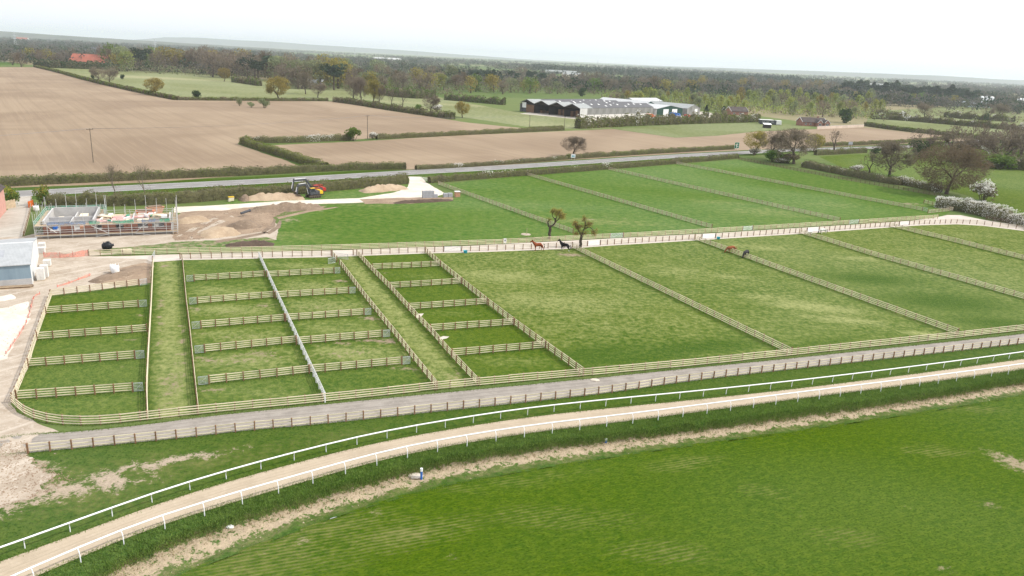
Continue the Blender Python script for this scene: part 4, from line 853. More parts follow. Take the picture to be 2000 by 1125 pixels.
# hedges ---------------------------------------------------------------
def hedge(label, pts, w, h, mat=None, mat2=None, share=.3, shaggy=.32, dens=15, size=None, z=0., name='hedge', gaps=0., brown=.35, close=None):
    line = resample(smooth(ats(pts, z), 1), 1.2); k = ppm(line[len(line) // 2]); size = size or max(.16, .62 / k); L = length(line)
    root = thing(name, label, 'hedge', tuple(line[0])); o0 = line[0]; n = len(line); T_ = tangents(line)
    hh = np.array([h * (1 + shaggy * (mnoise.noise(Vector((*p[:2] * .25, 2))) + .6 * mnoise.noise(Vector((*p[:2] * .9, 8))))) for p in line]); ww = np.array([w * (1 + shaggy * .7 * mnoise.noise(Vector((*p[:2] * .4, 5)))) for p in line])
    prof = [(-.5, 0), (-.50, .45), (-.42, .88), (-.2, .97), (.2, .97), (.42, .88), (.50, .45), (.5, 0)]; V = []
    for i in range(n):
        nr = np.array([-T_[i, 1], T_[i, 0], 0])
        for a, b in prof: V.append(line[i] - o0 + nr * a * ww[i] * .86 + np.array([0, 0, b * hh[i] * .92]) + rng.normal(0, .05, 3) * (1 if b > 0 else 0))
    m = len(prof); F = []
    for i in range(n - 1):
        for j in range(m - 1): F.append((i * m + j, i * m + j + 1, (i + 1) * m + j + 1, (i + 1) * m + j))
    cap = [[(0, 1, 6, 7), (1, 2, 5, 6), (2, 3, 4, 5)], [(7, 6, 1, 0), (6, 5, 2, 1), (5, 4, 3, 2)]]; F += [tuple(q) for q in cap[0]] + [tuple(x + (n - 1) * m for x in q) for q in cap[1]]
    mesh_np('stems', np.array(V), np.array(F), L_STEM, root)
    N = int(min(L * dens * (h + w) / (size / .2) ** 1.3, 26000)); s = rng.uniform(0, n - 1.001, N); i = s.astype(int); fr = (s - i)[:, None]
    p = line[i] * (1 - fr) + line[i + 1] * fr - o0; nr = np.c_[-T_[i, 1], T_[i, 0], np.zeros(N)]
    # walk round the cross-section: sides and top
    u = rng.random(N); per = 2 * h + w; q = u * per; side = np.where(q < h, -1, np.where(q > h + w, 1, 0)); a = np.where(side == 0, (q - h) / w - .5, side * .5); b = np.where(side == -1, q / h, np.where(side == 1, (q - h - w) / h, 1.))
    rnd_c = np.clip((np.abs(a) - .3) * (b > .8), 0, 1) * .35
    ne = max(20, int(N * w / L * .5)); i[:ne] = 0; i[ne:2 * ne] = n - 2; p[:ne] = line[0] - o0; p[ne:2 * ne] = line[-1] - o0; nr[:2 * ne] = np.c_[-T_[i[:2 * ne], 1], T_[i[:2 * ne], 0], np.zeros(2 * ne)]; a[:2 * ne] = rng.uniform(-.5, .5, 2 * ne); b[:2 * ne] = rng.random(2 * ne); rnd_c[:2 * ne] = 0   # leaves over both ends
    pos = p + nr * (a * ww[i])[:, None] * (1 + rng.normal(0, .10, (N, 1))) + np.array([0, 0, 1.]) * ((b - rnd_c) * hh[i])[:, None]; pos += rng.normal(0, .06 + .1 * shaggy, (N, 3)) * np.array([1, 1, 1.2]); pos[:, 2] = np.maximum(pos[:, 2], .02)
    pick = np.array([mnoise.noise(Vector((x * .22, y * .22, 11))) for x, y in pos[:, :2] + o0[:2]]); br = (pick + rng.normal(0, .18, N)) < (brown - .5) * .9
    parts = [('foliage', mat or L_HEDGE, ~br), ('twigs', L_HEDGE_BROWN, br)]
    if mat2 is not None:
        bl = (np.array([mnoise.noise(Vector((x * .16, y * .16, 31))) for x, y in pos[:, :2] + o0[:2]]) * .9 + b * .35 + rng.normal(0, .12, N)) > (.75 - share)
        parts = [('foliage', mat or L_HEDGE, ~br & ~bl), ('twigs', L_HEDGE_BROWN, br & ~bl), ('blossom', mat2, bl)]
    for nm, mt, msk in parts:
        if msk.sum() > 8: v, f = tri_soup(pos[msk], size); mesh_np(nm, v, f, mt, root)
    return root
hedge('clipped green hedge along the ploughed field side of the road to the gateway', [(-120, 372), (20, 363), (300, 350), (500, 341.5), (640, 334), (730, 331), (792, 330.5)], 2., 2.6, brown=.35)
hedge('thin clipped hedge with pale blossom between the road and the long ploughed strip', [(812, 331.5), (900, 327), (1000, 320), (1100, 312), (1108, 311)], 1.8, 1.5, mat2=L_BLOSSOM, share=.05, brown=.7)
hedge('clipped green roadside hedge running on past the lone oak to the road sign', [(1108, 311), (1200, 305), (1300, 298.5), (1432, 291.5)], 2., 2., brown=.3)
hedge('clipped hedge along the road beyond the green sign', [(1600, 286), (1700, 282.5), (1800, 277), (1870, 270)], 2., 2.)
hedge('dark overgrown hedge between the road and the building site', [(95, 402), (200, 402), (330, 398), (450, 388), (560, 380), (650, 372), (740, 363), (794, 358)], 2.6, 3.1, brown=.5, shaggy=.3)
hedge('clipped green hedge between the road and the far paddocks, starting at the site entrance', [(838, 357), (950, 348), (1080, 338.5), (1190, 330), (1310, 320), (1440, 309)], 2., 2.1, brown=.36, mat2=L_BLOSSOM, share=-.02)
hedge('clipped hedge with white blossom between the two ploughed fields', [(480, 279), (560, 279), (650, 275), (684, 274)], 2.6, 2.8, mat2=L_BLOSSOM, share=.28, brown=.4)
hedge('clipped green hedge between the ploughed fields beyond the wooden pole', [(735, 272), (850, 266.5), (1000, 259), (1100, 254.5)], 2.2, 2.2, brown=.4)
hedge('dense green hedge turning the corner of the ploughed field down to the road', [(474, 281), (500, 290), (560, 308), (610, 325), (636, 331)], 3., 2.8, brown=.12)
hedge('long dark hedge along the far edge of the big ploughed field', [(70, 131.5), (110, 140.5), (175, 159), (290, 185), (345, 195.5)], 3., 2.6, brown=.3, size=.6)
hedge('low hedge below the round olive tree at the far edge of the ploughed field', [(347, 195.5), (430, 196.5), (500, 197), (640, 197.5)], 2.4, 2.2, brown=.4, size=.5)
hedge('scrubby hedge under the row of tall trees at the field corner', [(655, 199), (700, 205), (760, 215), (850, 228), (885, 233)], 4., 3.2, brown=.6, shaggy=.9, size=.45)
hedge('shaggy white blackthorn hedge in flower below the great oak', [(1828, 404), (1870, 410), (1930, 424), (2000, 442), (2080, 462)], 3.6, 3.6, mat=L_IVY, mat2=L_BLOSSOM, share=.85, shaggy=.6, brown=.6, size=.17, dens=22)
hedge('brown twiggy hedge inside the dark fence at the far paddock edge', [(1570, 326), (1640, 340), (1700, 352), (1760, 362)], 3.2, 2.6, brown=.85, shaggy=.5, mat2=L_BLOSSOM, share=.16)
hedge('white blossom hedge at the foot of the great oak', [(1745, 356), (1790, 366), (1835, 376)], 3., 2.6, mat2=L_BLOSSOM, share=.55, shaggy=.5, brown=.6)
hedge('clipped hedge beside the road with dark posts near the wide brown tree', [(1592, 303), (1640, 301), (1690, 298)], 2.2, 2.6, brown=.3)
hedge('mixed bushy hedge with pink blossom in front of the barns', [(1128, 251), (1200, 247), (1300, 243), (1400, 240), (1478, 238)], 5., 5.4, mat2=L_BLOSSOM, share=.12, shaggy=1.0, brown=.42, size=.5)
hedge('low hedge running from the field corner to the barns', [(1030, 254), (1060, 252.5), (1098, 251)], 2., 1.6)
hedge('dark hedge behind the bungalow wall along the ploughed strip', [(1690, 246), (1760, 256), (1870, 267), (1960, 280)], 3., 3., brown=.3, size=.5)
hedge('shaggy dark hedge across the rough fields with some blossom', [(1700, 232), (1760, 235), (1850, 243), (1930, 250), (2060, 262)], 5., 5., mat2=L_BLOSSOM, share=.05, shaggy=.6, brown=.6, size=.5)
hedge('short hedge with pink blossom beyond the bungalow', [(1700, 226), (1735, 228), (1765, 231)], 5., 6., mat2=L_BLOSSOM, share=.1, shaggy=.5, brown=.75, size=.5)
hedge('dark hedge below the lone ivied tree near the glasshouses', [(1845, 229), (1900, 234), (1980, 238)], 5., 6., mat2=L_BLOSSOM, share=.05, shaggy=.6, brown=.7, size=.5)
hedge('tall dark hedge between the pale meadow and the wood', [(68, 131), (110, 133), (200, 135.5), (300, 138.5), (405, 143)], 6., 9., mat=L_IVY, shaggy=.4, brown=.2, size=.9)
hedge('scattered hedge across the meadow behind the barns', [(870, 195), (930, 200), (985, 205)], 5., 5., mat=L_GREEN, shaggy=.7, brown=.4, size=.6)
hedge('broken hedge through the meadow beyond the tall trees', [(752, 186), (800, 192), (850, 193)], 5., 7., mat=L_GREEN, shaggy=.7, brown=.3, size=.6)
hedge('short broken hedge beside the lone meadow tree', [(455, 160), (490, 165), (508, 168)], 4., 6., mat=L_GREEN, shaggy=.8, brown=.5, size=.6)
hedge('shaggy hedge of bare shrubs beyond the great oak', [(1860, 312), (1930, 324), (2000, 332), (2080, 340)], 5., 6.5, mat=L_GREEN, shaggy=.7, brown=.7, size=.3, mat2=L_BLOSSOM, share=-.05)

# woods: single trees near, one mass far ---------------------------------
def W_(key, mat, seed, H, W, **k): T(key, mat, seed, H, W, **dict(dict(levels=4, sides=4, minlv=3, fuzz=.085, trunk=.26, spread=.62, up=.16, leaves=700, size=.55, fill=.65, zlow=.04), **k))
for i in range(3): W_('wb%d' % i, [L_BROWN, L_RED, L_BROWN][i], 60 + i, 14, 12, name='woodland_tree', leaves=1100, size=.46, long=1.3)
for i in range(2): W_('wo%d' % i, [L_OLIVE, L_WILLOW][i], 70 + i, 14, 12, name='woodland_tree')
for i in range(2): W_('wg%d' % i, [L_LIME, L_GREEN][i], 80 + i, 14, 11, name='woodland_tree')
W_('wy0', L_LIME, 90, 12, 6.5, name='young_tree', up=.35, spread=.45, leaves=700, size=.46); W_('wy1', L_WILLOW, 91, 12, 6.5, name='young_tree', up=.35, spread=.45, leaves=700, size=.46); W_('wy2', L_OLIVE, 92, 12, 7, name='young_tree', up=.35, spread=.45, leaves=700, size=.46)
proto('wp0', make_conifer('pine_tree', L_PINE, 1, 14, 10, 700, .6, True), 14, 10); proto('wp1', make_conifer('pine_tree', L_PINE, 2, 14, 7, 600, .6), 14, 7)
def wood(lst, n, x0, x1, base0, base1, h0, h1, label, group, wk=1.0, bend=None):
    keys = [k for k, c in lst for _ in range(c)]
    for i in range(n):
        x = x0 + (x1 - x0) * (i + rng.uniform(.1, .9)) / n; t = rng.random(); f = (x - x0) / (x1 - x0)
        y = base0[0] + (base1[0] - base0[0]) * f + t * ((base0[1] - base0[0]) * (1 - f) + (base1[1] - base1[0]) * f)
        h = rng.uniform(h0, h1); k = keys[int(rng.integers(len(keys)))]; kind = {'wb': 'leafless brown tree', 'wo': 'olive-grey budding tree', 'wg': 'fresh green tree', 'wy': 'slim young yellow-green tree', 'wp': 'dark pine'}[k[:2]]
        plant(k, x, y, h, kind + ' ' + label, kind + 's ' + group, wpx=h * rng.uniform(.75, 1.15) * wk * (.62 if k[:2] == 'wy' else 1))
BR = [('wb0', 3), ('wb1', 2), ('wb2', 3), ('wo0', 2), ('wo1', 2)]
wood(BR + [('wg0', 1), ('wg1', 1), ('wp0', 1)], 26, 205, 420, (131, 139), (137, 145), 30, 44, 'in the wood behind the pale meadow, past the red roof', 'behind the pale meadow')
wood(BR + [('wp0', 3), ('wg0', 1)], 24, 400, 560, (140, 150), (146, 162), 32, 48, 'in the wood around the hidden house', 'around the hidden house')
wood(BR + [('wp0', 1)], 22, 540, 690, (150, 178), (160, 178), 36, 56, 'in the wood above the cream farm shed', 'above the cream farm shed')
wood(BR + [('wg0', 2), ('wg1', 1), ('wo1', 2)], 30, 680, 900, (155, 180), (165, 188), 24, 42, 'in the wood beyond the broken meadow hedge', 'beyond the broken hedge')
wood([('wp0', 5), ('wp1', 3), ('wb0', 2)], 18, 840, 1060, (150, 160), (158, 168), 20, 28, 'in the dark belt beyond the barn fields', 'in the dark belt beyond the barns')
wood(BR + [('wg1', 1)], 36, 900, 1330, (172, 183), (172, 190), 20, 34, 'in the tree line behind the barns', 'behind the barns')
wood([('wy0', 5), ('wy1', 2), ('wy2', 2), ('wb0', 1)], 66, 1200, 1720, (196, 208), (205, 238), 20, 31, 'in the plantation behind the barns and bungalows', 'in the plantation')
wood([('wb0', 2), ('wo0', 1), ('wb2', 2)], 22, 1330, 1660, (172, 186), (180, 194), 18, 28, 'in the belt beyond the plantation', 'beyond the plantation')
wood([('wp0', 4), ('wp1', 3)], 34, 1645, 1905, (181, 190), (198, 207), 20, 28, 'in the pine wood near the glasshouses', 'in the pine wood')
wood([('wb0', 2), ('wo0', 2), ('wg1', 1), ('wo1', 1)], 18, 1650, 1880, (195, 200), (205, 209), 12, 20, 'at the front edge of the pine wood', 'at the pine wood edge')
wood([('wb0', 3), ('wb2', 3), ('wb1', 1)], 12, 1850, 2010, (300, 318), (305, 330), 36, 66, 'in the shaggy hedge beyond the great oak', 'beyond the great oak', .8)
wood([('wb1', 2), ('wo0', 1), ('wb2', 1)], 14, 20, 215, (121, 131), (125, 131), 18, 28, 'beside the red-roofed barn', 'beside the red roof')
# far woodland mass (nobody could count it)
def far_wood(name, label, n, yr, mats, seed, lines=26, hh=(9, 17)):
    g = np.random.default_rng(seed); C = []; Hs = []
    while len(C) < n:
        x = g.uniform(-200, 2200); t = g.random(); d = 1 / (1 / yr[0] + (1 / yr[1] - 1 / yr[0]) * t)           # even in the picture's depth
        a = math.radians(g.normal(0, 3)); c0 = np.array([(x - 1000) / FPX * d, d]); L = g.uniform(60, 420) * (d / 1500) ** .6; th = g.choice([0.1, 1.2]) + g.normal(0, .25); m = int(L / 9) + 2
        if g.random() < .35: pts = c0 + g.normal(0, L * .25, (m * 2, 2)) * np.array([1.6, .7])
        else: pts = c0 + np.outer(np.linspace(-.5, .5, m) * L, [math.cos(th), math.sin(th)]) + g.normal(0, 2.5, (m, 2))
        hb = g.uniform(*hh)
        for p in pts: C.append(p); Hs.append(hb * g.uniform(.7, 1.25))
    C = np.array(C[:n]); Hs = np.array(Hs[:n]); D = np.hypot(C[:, 0], C[:, 1]); k = 36
    d = unit_rows(g.normal(size=(n * k, 3))); c = np.repeat(np.c_[C, Hs * .55], k, 0) + d * np.repeat(Hs, k)[:, None] * np.array([.48, .48, .46]) * (g.random((n * k, 1)) ** .4); c[:, 2] = np.maximum(c[:, 2], .3)
    v, f = tri_soup(c, np.repeat(Hs * .115, k), g=g); mi = np.repeat(g.choice(len(mats), n, p=[.36, .34, .15, .15]), k)
    o = mesh_np(name, v, f, mats, mi=mi); o['kind'] = 'stuff'; tag(o, label, 'woodland'); return o
far_wood('far_woodland', 'distant mass of brown hedgerow trees and woods below the skyline', 10500, (1050, 3600), [L_FAR_A, L_PINE, L_FAR_B, L_FAR_A], 5)
far_wood('far_woodland', 'faint blue-grey woods along the skyline', 10000, (2600, 9000), [L_FAR_A, L_PINE, L_FAR_B, L_FAR_A], 6, hh=(10, 20))
# distant pine belt
def belt(label, x0, x1, y0, y1, n, hpx, seed):
    g = np.random.default_rng(seed); k = 24; C = []; Hs = []
    for i in range(n):
        f = g.random(); w = at(x0 + (x1 - x0) * f, y0 + (y1 - y0) * f + g.uniform(-3, 0)); C.append(w); Hs.append(hpx / ppm(w) * g.uniform(.7, 1.2))
    C = np.array(C); Hs = np.array(Hs); d = unit_rows(g.normal(size=(n * k, 3))); W = np.minimum(Hs, 14)
    c = np.repeat(C + np.c_[np.zeros((n, 2)), Hs * .5], k, 0) + d * np.c_[np.repeat(W * .5, k), np.repeat(W * .5, k), np.repeat(Hs * .5, k)] * (g.random((n * k, 1)) ** .4); c[:, 2] = np.maximum(c[:, 2], .3)
    v, f = tri_soup(c, np.repeat(W * .17, k), g=g); o = mesh_np('far_woodland', v, f, L_PINE); o['kind'] = 'stuff'; tag(o, label, 'woodland')
belt('dark blue-green pine belt on the plain beyond the barns', 1040, 1560, 140, 164, 700, 12, 3)
belt('dark pine wood on the plain near the skyline', 1400, 1650, 158, 166, 260, 9, 4)
def scrub(label, x0, x1, b0, b1, n, hpx, mats, seed):
    """undergrowth below the trees of a wood: low uncountable scrub between two base lines"""
    g = np.random.default_rng(seed); k = 14; C = []; Hs = []
    for i in range(n):
        f = g.random(); t = g.random(); w = at(x0 + (x1 - x0) * f, (b0[0] * (1 - f) + b1[0] * f) * (1 - t) + (b0[1] * (1 - f) + b1[1] * f) * t); C.append(w); Hs.append(hpx / ppm(w) * g.uniform(.5, 1.2))
    C = np.array(C); Hs = np.array(Hs); d = unit_rows(g.normal(size=(n * k, 3))); W = Hs * 1.3
    c = np.repeat(C + np.c_[np.zeros((n, 2)), Hs * .5], k, 0) + d * np.c_[np.repeat(W * .5, k), np.repeat(W * .5, k), np.repeat(Hs * .5, k)] * (g.random((n * k, 1)) ** .4); c[:, 2] = np.maximum(c[:, 2], .1)
    v, f = tri_soup(c, np.repeat(np.minimum(Hs * .2, .9), k), g=g); o = mesh_np('undergrowth', v, f, mats, mi=np.repeat(g.integers(0, len(mats), n), k)); o['kind'] = 'stuff'; tag(o, label, 'undergrowth')
scrub('brown undergrowth in the wood behind the pale meadow', 205, 560, (131, 140), (147, 158), 700, 16, [L_BROWN, L_HEDGE_BROWN, L_IVY, L_WILLOW], 21)
scrub('brown undergrowth in the wood above the cream farm shed', 540, 900, (152, 170), (168, 188), 700, 14, [L_BROWN, L_HEDGE_BROWN, L_GREEN, L_WILLOW], 22)
scrub('brown undergrowth in the tree line behind the barns', 880, 1340, (168, 180), (172, 192), 800, 12, [L_BROWN, L_HEDGE_BROWN, L_GREEN, L_WILLOW], 23)
scrub('pale yellow-green scrub filling the plantation behind the bungalows', 1180, 1730, (188, 206), (200, 238), 1500, 15, [L_LIME, L_WILLOW, L_HEDGE_BROWN, L_LIME], 24)
scrub('dark undergrowth of the pine wood near the glasshouses', 1640, 1910, (182, 198), (199, 209), 500, 12, [L_PINE, L_BROWN, L_IVY, L_HEDGE_BROWN], 25)
scrub('mixed scrub in the shaggy hedge beyond the great oak', 1850, 2060, (300, 322), (310, 338), 160, 22, [L_GREEN, L_HEDGE_BROWN, L_BROWN, L_WILLOW], 26)
scrub('scrub on the rough fields beyond the long wall', 1700, 2020, (214, 224), (222, 244), 120, 8, [L_HEDGE_BROWN, L_WILLOW, L_BROWN], 27)
# hills
def hill(pts, d, thick, mat, seed):
    """a long low ridge: (photo x, metres high) along a line at distance d"""
    V = []; xs = np.linspace(pts[0][0], pts[-1][0], 140); hs = np.interp(xs, [p[0] for p in pts], [p[1] for p in pts])
    for r, (dy, k) in enumerate(((0, 0), (.3, .55), (.6, .9), (1, 1), (1.6, .7), (2.4, 0))):
        for x, h in zip(xs, hs):
            D = d + dy * thick; b = (x - 1000) / FPX; V.append((b * D, D, h * k * (1 + .14 * mnoise.noise(Vector((x * .012, r * .7, seed)))) - .5 * (k == 0)))
    n = len(xs); F = []
    for r in range(5):
        i = np.arange(n - 1) + r * n; F.append(np.c_[i, i + 1, i + 1 + n, i + n])
    o = mesh_np('hills', np.array(V), np.vstack(F), mat, smooth_=True); o['kind'] = 'structure'
M_HILL = plain('wooded_hill', (.05, .06, .04), (.09, .095, .055), .006, obj=False)
hill([(-400, 68), (-100, 62), (0, 58), (100, 48), (250, 36), (400, 27), (520, 19), (620, 6), (680, 0)], 6500, 700, M_HILL, 1)
hill([(250, 0), (330, 110), (400, 130), (520, 120), (620, 104), (740, 84), (860, 56), (960, 28), (1040, 0)], 15000, 1500, M_HILL, 2)
hill([(1200, 0), (1350, 30), (1600, 55), (1750, 70), (1900, 60), (2300, 50)], 11000, 1200, M_HILL, 3)
# ------------------------------------------------------------------ building materials
def ribbed(name, a, b, pitch=.9, rough=.55, axis='X', metal=.0, streak=.35, dirt=(.2, .2, .18)):
    s = NT(name); p = s.pos(True); w = s.n('ShaderNodeTexWave'); w.bands_direction = axis; w.inputs['Scale'].default_value = pitch; w.inputs['Distortion'].default_value = 0; s.l(p, w.inputs['Vector'])
    f = s.noise(s.map(p, 0, (1, 1, .12)), .8, 4); c = s.mix(s.ramp(f, .35, .7), a, b); c = s.mix(s.ramp(s.noise(p, .25, 4), .5, .75, 0, streak), c, dirt)
    c = s.mix(s.ramp(w.outputs['Fac'], .3, .8, 0, .35), c, tuple(x * .72 for x in b)); s.col(c).rough(rough).metal(metal); s.bump(w.outputs['Fac'], .5, .05); return s.m
def brick(name, a, b, m, scale=5.):
    s = NT(name); t = s.n('ShaderNodeTexBrick'); t.inputs['Scale'].default_value = scale; t.inputs['Mortar Size'].default_value = .012
    for i, c in zip((1, 2, 3), (a, b, m)): t.inputs[i].default_value = (*c, 1)
    g = s.pos(True); sp = s.n('ShaderNodeSeparateXYZ'); s.l(g, sp.inputs[0]); cb = s.n('ShaderNodeCombineXYZ'); s.l(s.math('ADD', sp.outputs[0], sp.outputs[1]), cb.inputs[0]); s.l(sp.outputs[2], cb.inputs[1]); s.l(cb.outputs[0], t.inputs['Vector'])
    s.col(s.mix(s.ramp(s.noise(g, .7, 3), .4, .7, 0, .35), t.outputs[0], tuple(x * .6 for x in a))).rough(.9); return s.m
M_CONC = plain('concrete', (.62, .60, .56), (.50, .48, .44), .6, .9); M_CONC_W = plain('pale_concrete_panel', (.74, .72, .68), (.62, .60, .55), .5, .9)
M_CLAD = ribbed('streaked_cladding', (.30, .30, .28), (.20, .20, .185), 1.2, .7, streak=.6, dirt=(.14, .14, .12)); M_CLAD_PALE = ribbed('pale_cladding', (.66, .66, .63), (.58, .58, .55), 1.2)
M_ROOF_D = ribbed('dark_sheet_roof', (.145, .145, .15), (.11, .11, .115), 1.0, .7, streak=.5, dirt=(.08, .08, .08)); M_ROOF_P = ribbed('pale_sheet_roof', (.38, .40, .385), (.32, .335, .325), 1.0, .6)
M_ROOF_W = ribbed('white_sheet_roof', (.58, .59, .58), (.50, .51, .50), 1.4, .5, streak=.2); M_WHITE = plain('white_paint', (.85, .85, .83), (.76, .76, .73), .8, .6)
M_GREENP = plain('dark_green_sheet', (.025, .07, .05), (.02, .055, .04), .8, .5); M_HAY = plain('old_straw', (.22, .13, .075), (.14, .08, .05), 1.2, .95, .4, .3); M_DARK = plain('dark_timber', (.045, .035, .03), (.03, .025, .02), 1., .9)
M_BRICK = brick('red_brick', (.33, .15, .105), (.27, .12, .085), (.36, .30, .26)); M_TILE = ribbed('brown_tiles', (.10, .078, .07), (.07, .058, .053), 3., .85, 'Y'); M_TILE_R = ribbed('red_tiles', (.46, .155, .10), (.38, .12, .08), 1.5, .85); M_PINKW = brick('pink_brick', (.62, .33, .26), (.56, .30, .25), (.55, .40, .34), 4.)
M_GLASS = plain('dark_glass', (.03, .035, .045), (.02, .025, .03), 1., .15); M_BLOCK = brick('grey_block', (.50, .485, .465), (.44, .43, .415), (.56, .55, .53), 2.5); M_SCAF = plain('scaffold_tube', (.60, .60, .58), (.48, .48, .46), 2., .5, metal=.4)
M_BOARD = plain('scaffold_board', (.58, .46, .31), (.44, .34, .23), 1.5, .9, 0, .25); M_PINK = plain('pink_insulation', (.80, .50, .46), (.72, .42, .38), .8, .8, 0, .15); M_CREAM = plain('cream_sheet', (.80, .74, .56), (.72, .64, .46), .8, .8, 0, .15); M_BLUE = plain('blue_plastic', (.03, .16, .55), (.03, .12, .42), 1., .4); M_BLACKP = plain('black_plastic', (.012, .013, .016), (.02, .022, .026), 2., .35)
M_RED = plain('red_paint', (.55, .045, .035), (.42, .035, .03), 2., .45); M_ORANGE = plain('orange_paint', (.72, .17, .035), (.60, .13, .03), 2., .5); M_YEL = plain('yellow_paint', (.80, .52, .03), (.66, .42, .03), 2., .45); M_GREY = plain('dark_grey_paint', (.085, .09, .10), (.06, .063, .07), 2., .5); M_TRACK = plain('muddy_steel', (.075, .06, .05), (.14, .11, .085), 3., .8, .4); M_LGREY = plain('grey_block_pack', (.40, .415, .43), (.33, .34, .36), 2.5, .85); M_TERRA = plain('terracotta_pack', (.56, .31, .20), (.46, .24, .15), 2., .9)
def netting(name, c):
    s = NT(name); p = s.pos(True); f = s.noise(p, 1.3, 3); s.col(s.mix(s.ramp(f, .35, .65), c, tuple(x * .6 for x in c))); tr = s.n('ShaderNodeBsdfTransparent'); mx = s.n('ShaderNodeMixShader'); s.l(s.ramp(f, .3, .7, .25, .6), mx.inputs[0]); s.l(s.b.outputs[0], mx.inputs[1]); s.l(tr.outputs[0], mx.inputs[2]); s.l(mx.outputs[0], s.t.nodes['Material Output'].inputs[0]); return s.m
M_NET = netting('green_netting', (.06, .42, .26)); M_NETB = netting('blue_netting', (.20, .28, .42)); M_MESH = netting('orange_mesh', (.85, .30, .22))
def root_at(name, label, cat, w, ang, group=None): return thing(name, label, cat, (float(w[0]), float(w[1]), float(w[2]) if len(w) > 2 else 0.), ang, group)
def ang(a, b): return math.atan2(b[1] - a[1], b[0] - a[0])
def roof_slab(b, x0, x1, y0, z0, y1, z1, t=.12):
    b.add([(x0, y0, z0), (x1, y0, z0), (x1, y1, z1), (x0, y1, z1), (x0, y0, z0 + t), (x1, y0, z0 + t), (x1, y1, z1 + t), (x0, y1, z1 + t)], [(0, 3, 2, 1), (4, 5, 6, 7), (0, 1, 5, 4), (1, 2, 6, 5), (2, 3, 7, 6), (3, 0, 4, 7)]); return b
def win(parent, x, y, z, w, h, axis, frame=M_WHITE, d=.06, name='window'):
    """a window: frame proud of the wall, pane set inside it"""
    b = MB(); t = .09
    def bx(u0, u1, v0, v1, d0, d1, m):
        if axis == 'x': m.box(x + u0, x + u1, y + min(d0, d1), y + max(d0, d1), z + v0, z + v1)
        else: m.box(x + min(d0, d1), x + max(d0, d1), y + u0, y + u1, z + v0, z + v1)
    for q in ((0, t, 0, h), (w - t, w, 0, h), (t, w - t, 0, t), (t, w - t, h - t, h), (w / 2 - t / 2, w / 2 + t / 2, t, h - t)): bx(*q, -.02, d, b)
    f = b.build(name, frame, parent); g = MB(); bx(t * .5, w - t * .5, t * .5, h - t * .5, -.02 * (1 if d > 0 else -1), d * .35, g); g.build('pane', M_GLASS, f); return f

# ------------------------------------------------------------------ the four-span barn
B0, BL, BR_ = at(1132, 231), at(1024, 217), at(1275, 227)
bx_ = root_at('span_barn', 'long four-span barn with open dark gables, grey cladding and rooflights', 'barn', B0, ang(B0, BR_))
LB, WB, EV, RG = 88., 15.6, 6.9, 9.7
me_panel = unit_mesh('concrete_panel', M_CONC_W, lambda b: b.box(.25, 7.75, -.12, .12, 0, 2.3)); me_clad = unit_mesh('cladding', M_CLAD, lambda b: b.box(0.02, 7.98, -.06, .1, 2.34, EV)); me_cladp = unit_mesh('cladding', M_CLAD_PALE, lambda b: b.box(0.02, 7.98, -.06, .1, 2.34, EV)); me_post = unit_mesh('stanchion', M_DARK, lambda b: b.box(-.22, .22, -.10, .14, 0, 2.33))
for i in range(11):
    obj_of('concrete_panel', me_panel, bx_, (i * 8, 0, 0)); obj_of('cladding', me_cladp if i < 1 else me_clad, bx_, (i * 8, 0, 0)); obj_of('stanchion', me_post, bx_, (i * 8, 0, 0))
for s in range(4):
    y0 = s * WB
    for x0, x1, m in ((-.6, 14, M_ROOF_P), (14.03, LB + .3, M_ROOF_D if s < 2 else M_ROOF_D)):
        if s >= 2 and x0 > 0: x0, = (14.03,)
        roof_slab(MB(), x0, x1, y0 - .12, EV + .05, y0 + WB / 2, RG).build('roof_slope', m, bx_); roof_slab(MB(), x0, x1, y0 + WB - .12, EV + .05, y0 + WB / 2, RG + .005).build('roof_slope', m, bx_)
    for k in range(9):
        t = rng.uniform(.25, .8); x = 18 + k * 7.4 + rng.uniform(-1, 1); yy = y0 + t * WB / 2; zz = EV + (RG - EV) * t + .22; d = (RG - EV) / (WB / 2)
        roof_slab(MB(), x, x + 1.6, yy - .8, zz - .8 * d, yy + .8, zz + .8 * d, .03).build('rooflight', M_WHITE, bx_)
    MB().prism([(y0 + .1, EV - .5), (y0 + WB - .1, EV - .5), (y0 + WB - .1, EV), (y0 + WB / 2, RG - .1), (y0 + .1, EV)], 'x', 2.0, 2.15).build('gable_sheet', M_DARK, bx_)
    MB().box(-.1, 26, y0 + WB - .25, y0 + WB - .05, 0, EV - .6).build('partition', M_DARK if s < 3 else M_CLAD, bx_)
    for q in range(5):
        w = rng.uniform(2.4, 4.2); hx = rng.uniform(4, 11); yy = y0 + 1 + q * 2.7
        if s == 3 and q > 1: continue
        MB().box(hx, hx + 4, yy, yy + 2.5, 0, rng.uniform(1.6, 5.6)).build('straw_stack', M_HAY, bx_, bevel=.08)
    MB().box(26, 26.2, y0 + .1, y0 + WB - .3, 0, EV).build('inner_wall', M_DARK, bx_)
MB().box(LB - .2, LB, 0.15, 4 * WB, 0, EV).build('end_wall', M_CLAD, bx_)
MB().box(1.2, 1.35, 3 * WB + 9.6, 3 * WB + 15, 0, 6.2).build('brick_wall', M_GREY, bx_); MB().box(.9, 1.1, 3 * WB + 9.8, 3 * WB + 14, 3.2, 7.2).build('white_door', M_WHITE, bx_); MB().box(.9, 1.2, 3 * WB + 1, 3 * WB + 9.5, 0, 5.8).build('straw_wall', M_HAY, bx_)
